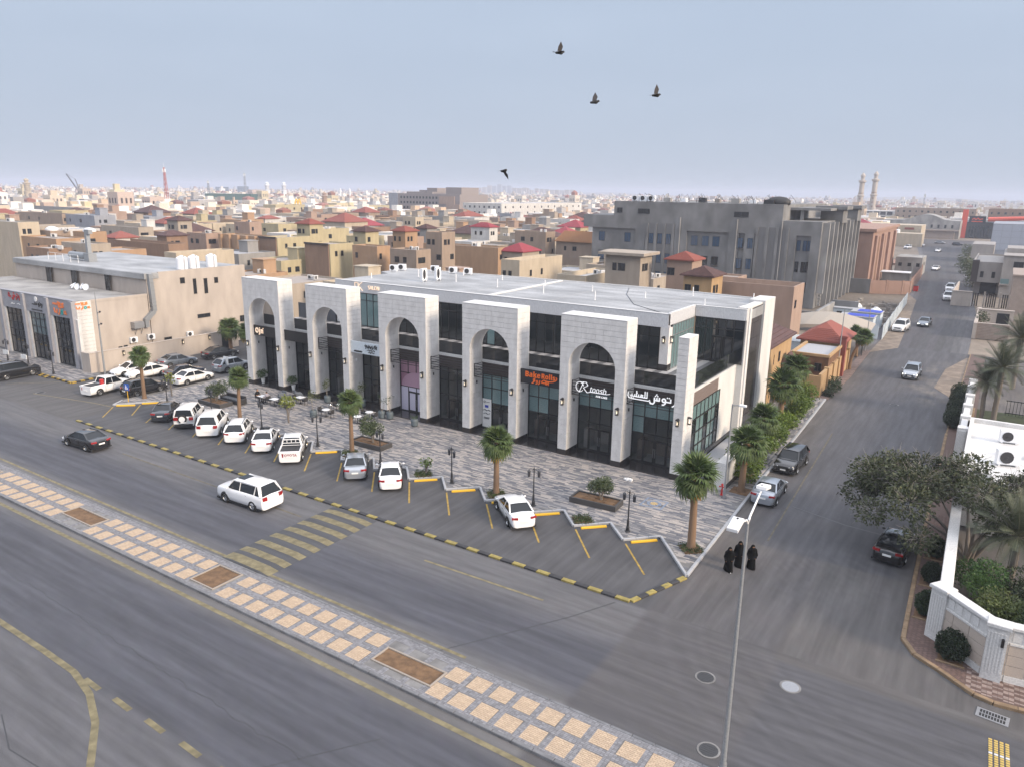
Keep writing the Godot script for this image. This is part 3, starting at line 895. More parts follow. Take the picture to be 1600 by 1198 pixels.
func make_arcade() -> void:
	var o := thing("arcade_building", "long white stone shopping arcade with five tall arched portals along the plaza", "building")
	var legs := []
	for k in 6:
		legs.append(FX + k * FP)
		if k < 5: legs.append(FX + k * FP + FW - LW)
	# five portals
	for k in 5:
		var x := FX + k * FP
		var u := arch_poly(x, 12.23)
		var b := MB.new()
		b.wall(u, ZB, ZF - .03)
		var p := put(b, "arch_portal", M.travertine, o)
		var s := MB.new()
		var nrow := 26
		for j in nrow:
			var y0 := .6 + (12.21 - .6) * j / nrow; var y1 := .6 + (12.21 - .6) * (j + 1) / nrow
			var cuts := [x, x + 1.3 + (.0 if j % 2 else .6), x + 2.6 + (.0 if j % 2 else .6), x + 3.9 + (.0 if j % 2 else .6), x + FW]
			for i in 4:
				var piece := rect(cuts[i] + .004, cuts[i + 1] - .004, y0 + (.045 if j == 17 else .018), y1 - .014)
				for part in Geometry2D.intersect_polygons(piece, u):
					if part.size() > 2: s.wall(part, ZF - .03, ZF, false)
		slabs_side(s, x + FW, ZB, ZF, .6, 8.1, .45)
		slabs_side(s, x + FW, ZB, ZF, 8.14, 12.21, .45)
		slabs_side(s, x + LW, ZB, ZF, .6, 8.0, .45)
		stuff(put(s, "stone_slabs", M.travertine, p))
		var cap := MB.new()
		cap.bbox(x - .015, x + FW + .02, 12.232, 12.275, ZB - .02, ZF + .02, .012)
		put(cap, "coping", M.travertine_top, p)
	var ep := MB.new()
	var ex := FX + 5 * FP
	ep.box(ex, ex + LW, .6, 11.46, ZB, ZF - .03)
	for j in 24:
		var y0 := .6 + 10.86 * j / 24; var y1 := .6 + 10.86 * (j + 1) / 24
		ep.box(ex + .003, ex + LW - .003, y0 + (.045 if j == 16 else .018), y1 - .014, ZF - .04, ZF)
	slabs_side(ep, ex + LW, ZB, ZF, .6, 11.46, .45)
	ep.bbox(ex - .015, ex + LW + .02, 11.462, 11.5, ZB - .02, ZF + .02, .012)
	put(ep, "end_pillar", M.travertine, o)
	for x in legs:
		var pl := MB.new()
		pl.box(x - .012, x + LW + .012, .11, .6, ZB - .01, ZF + .012)
		put(pl, "plinth", M.granite, o)
		lantern(o, Vector3(x + LW / 2, 4.58, ZF + .004))
	lantern(o, Vector3(ex + LW + .015, 4.58, ZF - .9), PI / 2)
	# ten shop bays
	for i in 10:
		var x0: float = legs[i] + LW; var x1: float = legs[i + 1]
		shop_bay(o, i, x0, x1)
	var step := MB.new()
	step.bbox(FX - .2, ex + LW + .15, .108, .2, ZG - .3, ZF - .05, .01)
	put(step, "granite_step", M.granite, o)
	# terrace above the shops, in light and dark bands
	var slab := MB.new()
	slab.box(FX + .3, -19.15, 6.56, 6.82, -67.4, ZB + .02, true)
	put(slab, "terrace_slab", M.white_plaster, o)
	var bl := MB.new(); var bd := MB.new()
	var xb := FX + .35
	var k := 0
	while xb < -19.4:
		var w := .62 if k % 2 else .75
		(bd if k % 2 else bl).box(xb, minf(xb + w, -19.25), 6.82, 6.835, (-67.4 if xb > -23.4 else -61.0), ZB - .15)
		xb += w; k += 1
	put(bl, "terrace_band", M.terrace_light, o)
	put(bd, "terrace_band", M.terrace_dark, o)
	upper_storey(o)
	east_side(o)
	arcade_signs()

func shop_bay(o: Node, i: int, x0: float, x1: float) -> void:
	var w := x1 - x0
	var xs := [x0 + .035, x0 + w * .245, x0 + w * .49, x0 + w * .735, x1 - .035]
	var fr := MB.new()
	bars(fr, xs, [.24, 2.75, 4.16, 5.42], x0, x1, .2, 5.45, ZG)
	var wf := put(fr, "shopfront_frame", M.black, o)
	var door_at := 1 if i != 2 and i != 1 and i != 0 else 2
	if i == 4: door_at = 1
	var rows := [.24, 2.75, 4.16, 5.42]
	for c in 4:
		for r in 3:
			var m: Material = M.glass
			if i >= 6 and r == 2: m = M.glass_teal
			if i == 6 and r == 1: m = M.glass_teal
			if i == 7 and r == 1 and c < 2: m = M.glass_teal
			if i == 9 and r == 1 and c < 1: m = M.glass_teal
			if i == 4: m = [M.vinyl_white, M.vinyl_pink, M.vinyl_rose][r]
			var is_door: bool = r == 0 and (c == door_at or c == door_at + 1) and c < 4
			var yb: float = 2.28 if is_door else rows[r]
			pane(wf, xs[c] + .03, xs[c + 1] - .03, yb + .03, rows[r + 1] - .03, ZG, m)
			if is_door:
				var d := MB.new()
				var a: float = xs[c] + .02; var b: float = xs[c + 1] - .02
				d.box(a, a + .1, .2, 2.28, ZG - .03, ZG + .07, true); d.box(b - .1, b, .2, 2.28, ZG - .03, ZG + .07, true)
				d.box(a, b, .2, .36, ZG - .028, ZG + .068, true); d.box(a, b, 2.16, 2.28, ZG - .028, ZG + .068, true)
				var door := put(d, "door", M.black, o)
				pane(door, a + .1, b - .1, .36, 2.16, ZG + .01, M.vinyl_white if i == 4 else M.glass)
				var hd := MB.new()
				var hx: float = (b - .06) if c == door_at else (a + .06)
				hd.tube(Vector3(hx, .8, ZG + .12), Vector3(hx, 1.6, ZG + .12), .018, .018, 6)
				hd.beam(Vector3(hx, .9, ZG + .06), Vector3(hx, .9, ZG + .12), .02, .02); hd.beam(Vector3(hx, 1.5, ZG + .06), Vector3(hx, 1.5, ZG + .12), .02, .02)
				put(hd, "handle", M.steel, door)
	# the room behind the glass
	var room := MB.new()
	var zb := ZG - 4.2
	room.q(Vector3(x0 - .3, .2, zb), Vector3(x1 + .3, .2, zb), Vector3(x1 + .3, 5.5, zb), Vector3(x0 - .3, 5.5, zb))
	room.q(Vector3(x0 - .3, .2, ZG), Vector3(x0 - .3, .2, zb), Vector3(x0 - .3, 5.5, zb), Vector3(x0 - .3, 5.5, ZG))
	room.q(Vector3(x1 + .3, .2, zb), Vector3(x1 + .3, .2, ZG), Vector3(x1 + .3, 5.5, ZG), Vector3(x1 + .3, 5.5, zb))
	room.q(Vector3(x0 - .3, 5.5, zb), Vector3(x1 + .3, 5.5, zb), Vector3(x1 + .3, 5.5, ZG), Vector3(x0 - .3, 5.5, ZG))
	room.q(Vector3(x0 - .3, .2, ZG), Vector3(x1 + .3, .2, ZG), Vector3(x1 + .3, .2, zb), Vector3(x0 - .3, .2, zb))
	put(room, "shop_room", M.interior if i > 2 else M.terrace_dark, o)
	var ct := MB.new()
	ct.box(x0 + .5, x0 + 2.6, .2, 1.25, zb + 1.2, zb + 1.9); ct.box(x1 - 1.0, x1 - .3, .2, 2.3, zb + .1, zb + 1.6)
	ct.box(x0 + .3, x0 + .8, .2, 1.9, ZG - 1.6, ZG - .6)
	put(ct, "shop_counter", M.wood_panel if i % 2 else M.terrace_light, o)
	# fascia, slab edge and smoked balustrade
	var fa := MB.new()
	fa.box(x0, x1, 5.46, 6.72, ZG - .1, ZB)
	for j in 5:
		fa.box(x0, x1, 5.58 + j * .22, 5.61 + j * .22, ZB, ZB + .02)
	put(fa, "fascia", M.brown_fascia, o)
	var ed := MB.new()
	ed.bbox(x0, x1, 6.72, 6.84, ZB - .1, ZB + .04, .01)
	put(ed, "slab_edge", M.travertine_top, o)
	var gl := MB.new()
	gl.box(x0 + .01, x1 - .01, 6.84, 8.0, ZB - .05, ZB - .03, true)
	put(gl, "balustrade", M.charcoal if i < 3 else M.smoked, o)
	# black slatted screen between the legs
	if i in [2, 4, 5, 6, 8, 9]:
		for j in 6:
			var sl := MB.new()
			sl.box(x0, x1, 5.42 + j * .235, 5.465 + j * .235, -54.12, -54.05, true)
			put(sl, "screen_slat", M.black_metal, o)
		var po := MB.new()
		po.box(x0 + .002, x0 + .06, 5.40, 6.64, -54.13, -54.04, true); po.box(x1 - .06, x1 - .002, 5.40, 6.64, -54.13, -54.04, true)
		for zz in [0, 1]:
			for j in 3: po.box(x0 + .01, x0 + .05, 5.42 + j * .55, 5.46 + j * .55, ZB, -54.12, true)
		put(po, "screen_post", M.black_metal, o)
	var sp := MB.new()
	sp.tube(Vector3(x0 + .1, 4.75, -54.4), Vector3(x0 + .1, 5.0, -54.4), .06, .06, 8)
	sp.beam(Vector3(x0, 4.88, -54.4), Vector3(x0 + .1, 4.88, -54.4), .03, .03)
	put(sp, "spotlight", M.black_metal if i != 3 else M.lamp_white, o)

func upper_storey(o: Node) -> void:
	var xl := -63.9; var xr := -23.3; var z := -61.0
	var core := MB.new()
	core.box(-63.9, -19.5, 0.1, 6.5, -77.0, -60.2)
	core.box(-70.2, -63.9, .1, 6.5, -70, -60.2)
	put(core, "rear_wall", M.white_plaster, o)
	# roof, with a low rim and a raised joint
	var rf := MB.new()
	rf.prism(PackedVector2Array([Vector2(xl + .02, z - .2), Vector2(xr - .15, z - .2), Vector2(xr - .15, -67.5), Vector2(-18.55, -67.5), Vector2(-18.5, -76.4), Vector2(-30, -77.6), Vector2(-43, -77.2), Vector2(-66, -75.6), Vector2(-66, -71), Vector2(xl, -70)]), 10.9, 11.78)
	var ro := put(rf, "roof", M.roof_membrane, o)
	var rim := MB.new()
	rim.beam(Vector3(-66, 11.83, -75.6), Vector3(-43, 11.83, -77.2), .16, .14); rim.beam(Vector3(-43, 11.83, -77.2), Vector3(-30, 11.83, -77.6), .16, .14)
	rim.beam(Vector3(-30, 11.83, -77.6), Vector3(-18.5, 11.83, -76.4), .16, .14)
	rim.beam(Vector3(-42.6, 11.83, -61.2), Vector3(-43.1, 11.83, -77.1), .3, .13)
	put(rim, "roof_rim", M.travertine_top, ro)
	var sm := MB.new()
	for i in 7:
		sm.beam(Vector3(-60 + i * .2, 11.784, -62.6 - i * 2.1), Vector3(-24 + i * .8, 11.784, -63.0 - i * 2.1), .05, .016)
	for i in 4: sm.beam(Vector3(-55 + i * 9.5, 11.786, -61.2), Vector3(-55.4 + i * 9.5, 11.786, -76.5), .04, .014)
	put(sm, "membrane_seam", M.kerb_grey, ro)
	# ribbed fascia of white metal
	var rb := MB.new()
	rb.box(xl, xr, 10.66, 11.86, z - .25, z - .03, true)
	var x := xl + .02
	while x < xr - .1:
		rb.box(x, x + .1, 10.66, 11.86, z - .03, z)
		x += .135
	var zz := z - .05
	rb.box(xr - .2, xr, 10.9, 11.95, -67.3, z - .03, true)
	while zz > -67.2:
		rb.box(xr - .01, xr + .025, 10.92, 11.93, zz - .1, zz)
		zz -= .135
	rb.box(xr + .03, -18.52, 10.95, 11.95, -67.5, -67.32, true)
	x = xr + .06
	while x < -18.7:
		rb.box(x, x + .1, 10.95, 11.95, -67.32, -67.29)
		x += .135
	put(rb, "ribbed_fascia", M.white_metal, o)
	var trim := MB.new()
	trim.bbox(xl - .02, xr + .03, 11.862, 11.9, z - .3, z + .03, .01)
	trim.bbox(xr - .22, xr + .03, 11.952, 11.99, -67.3, z - .32, .01)
	trim.bbox(xr + .04, -18.5, 11.952, 11.99, -67.55, -67.27, .01)
	put(trim, "parapet_trim", M.travertine_top, o)
	# upper glass wall
	var xs := []
	var n := 41
	for i in n + 1: xs.append(lerpf(xl + .05, xr - .85, i / float(n)))
	var fr := MB.new()
	bars(fr, xs, [6.93, 9.84, 10.62], xl, xr - .8, 6.84, 10.66, z, .06)
	var wf := put(fr, "upper_frame", M.black, o)
	for i in n:
		pane(wf, xs[i] + .03, xs[i + 1] - .03, 6.96, 9.81, z, M.glass_teal if (i > 3 and i < 9) or i == 22 else M.glass)
		pane(wf, xs[i] + .03, xs[i + 1] - .03, 9.87, 10.59, z, M.glass_teal if i > 3 and i < 8 else M.glass)
	var rm := MB.new()
	rm.q(Vector3(xl, 6.85, z - 5), Vector3(xr, 6.85, z - 5), Vector3(xr, 10.7, z - 5), Vector3(xl, 10.7, z - 5))
	rm.q(Vector3(xl, 6.85, z), Vector3(xr - .1, 6.85, z), Vector3(xr - .1, 6.85, z - 5), Vector3(xl, 6.85, z - 5))
	rm.q(Vector3(xl, 10.7, z - 5), Vector3(xr - .1, 10.7, z - 5), Vector3(xr - .1, 10.7, z), Vector3(xl, 10.7, z))
	rm.box(-27.5, -26.6, 6.86, 8.3, z - 1.4, z - .5); rm.box(-45, -42, 6.86, 8.0, z - 3, z - 2); rm.box(-35.5, -35.2, 6.86, 10.6, z - 4.9, z - 1.0); rm.box(-50.2, -50, 6.86, 10.6, z - 4.9, z - .4)
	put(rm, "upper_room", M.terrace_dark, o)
	# corner pier and the recessed corner
	var cp := MB.new()
	cp.box(xr - .8, xr, 7.4, 10.66, z - .8, z)
	put(cp, "corner_pier", M.travertine, o)
	var cb := MB.new()
	cb.box(xr - .82, xr + .02, 6.835, 7.4, z - .82, z + .02)
	put(cb, "plinth", M.granite, o)
	lantern(o, Vector3(xr - .4, 9.3, z + .004)); lantern(o, Vector3(xr + .004, 9.3, z - .4), PI / 2)
	var side := MB.new()
	side.t = Transform3D(Basis(Vector3.UP, PI / 2), Vector3(xr, 0, z))   # local x runs to -z
	var sx := []
	for i in 9: sx.append(lerpf(.85, 6.2, i / 8.0))
	bars(side, sx, [6.9, 9.9, 10.85], .82, 6.25, 6.84, 10.9, -.02, .05)
	var sf := put(side, "corner_frame", M.galvanised, o)
	for i in 8:
		for r in 2:
			var pn := pane(sf, 0, sx[i + 1] - sx[i] - .05, 0, 2.9 if r == 0 else .85, 0, M.glass_teal)
			pn.position = Vector3(xr - .02, 6.93 if r == 0 else 9.93, z - sx[i] - .025)
			pn.rotation.y = PI / 2
	var fx := [xr + .1, xr + 1.1, xr + 2.2, xr + 2.95, xr + 3.75, -18.65]
	var f2 := MB.new()
	bars(f2, fx, [6.9, 9.95, 10.9], xr + .05, -18.6, 6.84, 10.95, -67.4, .07)
	var rf2 := put(f2, "recess_frame", M.charcoal, o)
	for i in 5:
		pane(rf2, fx[i] + .03, fx[i + 1] - .03, 6.93, 9.92, -67.4, M.glass_dark)
		pane(rf2, fx[i] + .03, fx[i + 1] - .03, 9.98, 10.87, -67.4, M.glass_dark)
	for i in 2:
		var d := MB.new()
		var a: float = xr + 1.75 + i * 1.02
		d.box(a, a + .14, 6.84, 9.3, -67.37, -67.26, true); d.box(a + .86, a + 1.0, 6.84, 9.3, -67.37, -67.26, true)
		d.box(a, a + 1.0, 9.16, 9.32, -67.368, -67.262, true); d.box(a, a + 1.0, 6.84, 7.02, -67.368, -67.262, true)
		put(d, "door", M.black, o)
	# dark screen at the left end of the terrace
	var ds := MB.new()
	ds.box(-70.3, -64.0, 6.84, 8.6, -61.1, -61.0)
	for i in 6: ds.box(-70.2 + i * 1.05, -70.12 + i * 1.05, 6.84, 8.64, -61.0, -60.95)
	put(ds, "terrace_screen", M.charcoal_blue, o)

func east_side(o: Node) -> void:
	var x := -19.1
	var w := MB.new()
	w.box(-19.6, x, .6, 5.5, -67.5, -63.2, true); w.box(-19.6, x, 5.5, 6.75, -67.5, -62.5, true)
	w.box(-19.6, x + .03, 6.62, 6.84, -67.5, ZB - .3, true)
	put(w, "east_wall", M.white_plaster, o)
	var pl := MB.new()
	pl.box(-19.55, x + .02, .1, .6, -67.5, ZB)
	put(pl, "plinth", M.granite, o)
	var wp := MB.new()
	wp.box(-19.5, x + .01, 5.52, 6.62, -62.5, ZB - .02)
	for j in 5: wp.box(x, x + .022, 5.55 + j * .215, 5.73 + j * .215, -62.48, ZB - .03)
	put(wp, "wood_cladding", M.wood_panel, o)
	var fr := MB.new()
	fr.t = Transform3D(Basis(Vector3.UP, PI / 2), Vector3(x - .02, 0, ZB))
	var xs := []
	for i in 9: xs.append(.05 + i * .97)
	bars(fr, xs, [.65, 1.8, 3.0, 4.2, 5.45], 0, 7.85, .6, 5.5, 0, .07)
	var wf := put(fr, "side_window", M.charcoal, o)
	for i in 8:
		for r in 4:
			var pn := pane(wf, 0, .9, 0, 1.12, 0, M.glass_teal if i % 3 != 1 or r == 3 else M.glass_dark)
			pn.position = Vector3(x - .02, .7 + r * 1.195, ZB - .085 - i * .97)
			pn.rotation.y = PI / 2
	var bl := MB.new()
	bl.box(x - .12, x - .10, 6.84, 8.15, -67.4, ZB - .1, true)
	put(bl, "balustrade", M.smoked, o)
	var tw := MB.new()
	tw.box(-19.4, -18.5, .1, 12.1, -69.0, -67.5); tw.box(-19.9, -18.35, .1, 12.2, -76.4, -72.7)
	tw.box(-19.4, -18.6, 10.9, 12.05, -72.7, -69.0)
	put(tw, "stair_tower", M.white_plaster, o)
	for j in 8:
		for i in 3:
			var d := MB.new()
			d.box(-19.2, -18.55 + .004 * ((i + j) % 2), .15 + j * 1.47, .15 + (j + 1) * 1.47 - .03, -69.02 - (i + 1) * 1.22 + .012, -69.02 - i * 1.22 - .012)
			put(d, "dark_panel", M.panel_dark, o)
	var pipe := MB.new()
	pipe.tube(Vector3(-18.42, .2, -68.1), Vector3(-18.42, 12.0, -68.1), .06, .06, 8)
	put(pipe, "drain_pipe", M.lamp_white, o)

func arcade_signs() -> void:
	var b0 := FX + LW
	var o := thing("shop_sign", "black sign board with glowing Ojn lettering over the leftmost arch bay", "shop sign", Vector3(b0 + 2.13, 5.78, -53.9))
	var b := MB.new(); b.box(-2.12, 2.12, 0, 1.14, -.12, 0, true)
	put(b, "board", M.black, o)
	text_on(o, "lettering", "Ojn", .62, Vector3(-1.15, .57, .03), M.sign_warm)
	script_on(o, "lettering", [ring(-.48, .86, .05)], 1, .03, Vector3(0, 0, .005), M.sign_warm)
	o = thing("shop_sign", "blank black sign board between the first and second arch", "shop sign", Vector3(b0 + 7.22, 5.78, -53.9))
	b = MB.new(); b.box(-2.12, 2.12, 0, 1.14, -.12, 0, true)
	put(b, "board", M.black, o)
	o = thing("shop_sign", "pale grey sign board with dark script lettering between the second and third arch", "shop sign", Vector3(b0 + FP + 7.22, 5.8, -53.75))
	b = MB.new(); b.box(-2.12, 2.12, 0, 1.18, -.14, 0, true)
	put(b, "board", M.sheet_white, o)
	script_on(o, "lettering", [[[-.3, .55], [-.15, .9], [-.05, .6], [.1, .95], [.15, .6], [.3, .92], [.4, .6], [.62, .95], [.7, .6], [.95, .98], [1.0, .62], [1.25, .9], [1.2, .6]], ring(-.25, .85, .1), ring(.55, .72, .12), ring(1.05, .9, .1)], 1, .055, Vector3(0.25, .02, .005), M.charcoal)
	script_on(o, "lettering", [[[.1, .42], [.3, .5], [.4, .4], [.6, .5], [.75, .4], [.95, .5], [1.1, .42]], [[.25, .2], [.45, .3], [.55, .16], [.7, .3], [.9, .2], [1.05, .26]]], 1, .06, Vector3(.1, .0, .005), M.charcoal)
	b = MB.new(); b.wall(PackedVector2Array([Vector2(-1.7, .18), Vector2(-1.6, .1), Vector2(-.6, .1), Vector2(-.5, .18), Vector2(-.6, .27), Vector2(-1.6, .27)]), 0, .02)
	put(b, "lettering_pill", M.black, o).position.z = .003
	o = thing("shop_sign", "dark navy sign board with orange BakeRolls lettering", "shop sign", Vector3(b0 + 3 * FP + 7.22, 5.66, -54.0))
	b = MB.new(); b.box(-2.12, 2.12, 0, 1.27, -.12, 0, true)
	put(b, "board", M.navy_board, o)
	text_on(o, "lettering", "Bake", .50, Vector3(-.85, .86, .03), M.sign_orange)
	text_on(o, "lettering", "Rolls", .46, Vector3(.72, .86, .03), M.sign_orange, 0, .0)
	script_on(o, "lettering", [ring(.75, .82, .82, -2.2, .35, .42)], 1, .08, Vector3(0, 0, .005), M.sign_orange)
	script_on(o, "lettering", BAKE + [ring(.85, .12, .14)], .42, .085, Vector3(-.75, .3, .005), M.sign_orange, 0, [[2.95, -.2], [3.2, -.25], [.0, .5], [3.6, -.25]])
	o = thing("shop_sign", "white illuminated Rtoosh script lettering over the fifth arch bay", "shop sign", Vector3(b0 + 4 * FP + 2.13, 5.5, -54.0))
	b = MB.new()
	for s in [-1.3, .0, 1.3]: b.box(s - .02, s + .02, 0, .9, -.04, -.005, true)
	put(b, "bracket", M.black_metal, o)
	text_on(o, "lettering", "toosh", .46, Vector3(.42, .62, .03), M.sign_white, 0, .2, .05, false)
	script_on(o, "lettering", [[[-1.35, .25], [-.95, 1.15]], [[-1.2, 1.1], [-.7, 1.15], [-.55, .9], [-.95, .66], [-.6, .3]], ring(-1.3, .7, .36, .3, 5.6, 1.15), [[-.6, .3], [-.3, .4], [1.2, .42], [1.5, .5]]], 1, .055, Vector3(0, 0, .005), M.sign_white)
	text_on(o, "lettering", "FOR CARE", .17, Vector3(.75, .12, .03), M.sign_white)
	o = thing("shop_sign", "white illuminated Arabic lettering over the last bay beside the end pillar", "shop sign", Vector3(b0 + 4 * FP + 7.22, 5.6, -54.0))
	b = MB.new()
	for s in [-1.6, .0, 1.6]: b.box(s - .02, s + .02, 0, .9, -.04, -.005, true)
	put(b, "bracket", M.black_metal, o)
	script_on(o, "lettering", RTOOSH + [ring(1.9, .15, .22)], .62, .11, Vector3(-.1, .55, .005), M.sign_white, 0, [[.9, .75], [.75, .55], [1.05, .55], [2.35, .55], [2.6, .55]])
	script_on(o, "lettering", CARE, .6, .075, Vector3(-1.85, .6, .005), M.sign_white, 0, [[.3, -.2], [.55, -.2], [1.1, .5]])
	o = thing("shop_sign", "thin K SALON lettering on the ribbed roof fascia", "shop sign", Vector3(-58.6, 11.3, -60.98))
	b = MB.new()
	for s in [-1.6, .4, 1.5]: b.box(s - .02, s + .02, -.1, .1, 0, .03, true)
	put(b, "bracket", M.white_metal, o)
	script_on(o, "lettering", [[[-2.1, -.1], [-2.1, .45], [-1.75, .45]], [[-1.6, -.4], [-1.6, .42]], [[-1.0, .5], [-1.35, .3], [-1.6, .0], [-1.3, -.1], [-.95, -.42]]], 1, .055, Vector3(0, 0, .02), M.sign_warm)
	text_on(o, "lettering", "SALON", .42, Vector3(.75, 0, .05), M.sign_warm, 0, 0, .05, false)
	o = thing("window_sign", "white window sign with a red 6", "window sign", Vector3(FX + 2 * FP + FW + 3.4, 2.95, ZG + .1))
	b = MB.new(); b.box(-.55, .45, 0, .95, -.03, 0, true)
	put(b, "board", M.plate, o)
	text_on(o, "number", "6", .72, Vector3(-.05, .48, .012), M.red_paint, 0, 0, .02)
	o = thing("window_banner", "tall white printed banner on the glass of the bay under the fourth arch", "banner", Vector3(FX + 3 * FP + LW + .55, .35, ZG + .1))
	b = MB.new(); b.box(-.5, .5, 0, 2.75, -.02, 0, true)
	put(b, "sheet", M.plate, o)
	script_on(o, "print", [ring(-.25, 2.45, .09), [[-.05, 2.45], [.3, 2.45]]], 1, .03, Vector3(0, 0, .002), M.kerb_grey2)
	b = MB.new(); b.box(-.22, .18, 1.9, 2.15, 0, .004)
	put(b, "print", M.tarp_blue, o)
	script_on(o, "print", [[[-.4, 1.62], [-.2, 1.7], [0, 1.6], [.2, 1.7], [.4, 1.62]], [[-.35, 1.3], [-.1, 1.38], [.1, 1.28], [.35, 1.36]], [[-.3, .95], [.3, .95]], [[-.3, .85], [.25, .85]]], 1, .05, Vector3(0, 0, .002), M.charcoal_blue)
	# print on the pink shop window: two soft rings of paler rose
	o = thing("window_print", "pale rose curved print on the pink vinyl shop window", "window print", Vector3(FX + 2 * FP + LW + 2.1, 0, ZG + .062))
	b = MB.new()
	var p := PackedVector2Array()
	for i in 17: p.append(Vector2(1.9 * cos(PI * i / 16.0), 2.8 + 1.5 * sin(PI * i / 16.0)))
	b.wall(p, 0, .002)
	put(b, "print", M.vinyl_pale, o)

# ---------------------------------------------------------------- other buildings and walls close by
func window_in(par: Node, at: Vector3, w: float, h: float, face: int, m: Material = null, frame: Material = null) -> void:   # face 0 looks to +z, 1 to +x, 2 to -x
	var key := "win%.2f_%.2f" % [w, h]
	if not cache.has(key):
		var b := MB.new()
		b.box(-w / 2, w / 2, 0, .06, -.02, .04, true); b.box(-w / 2, w / 2, h - .06, h, -.02, .04, true)
		b.box(-w / 2, -w / 2 + .06, .06, h - .06, -.02, .04, true); b.box(w / 2 - .06, w / 2, .06, h - .06, -.02, .04, true)
		if w > .7: b.box(-.025, .025, .06, h - .06, -.02, .035, true)
		cache[key] = b.made()
		b = MB.new()
		b.q(Vector3(-w / 2 + .05, .05, .005), Vector3(w / 2 - .05, .05, .005), Vector3(w / 2 - .05, h - .05, .005), Vector3(-w / 2 + .05, h - .05, .005))
		cache[key + "p"] = b.made()
	var o := put(cache[key], "window", frame if frame else M.charcoal, par)
	o.position = at; o.rotation.y = [0.0, PI / 2, -PI / 2][face]
	put(cache[key + "p"], "pane", m if m else M.window_dark, o)

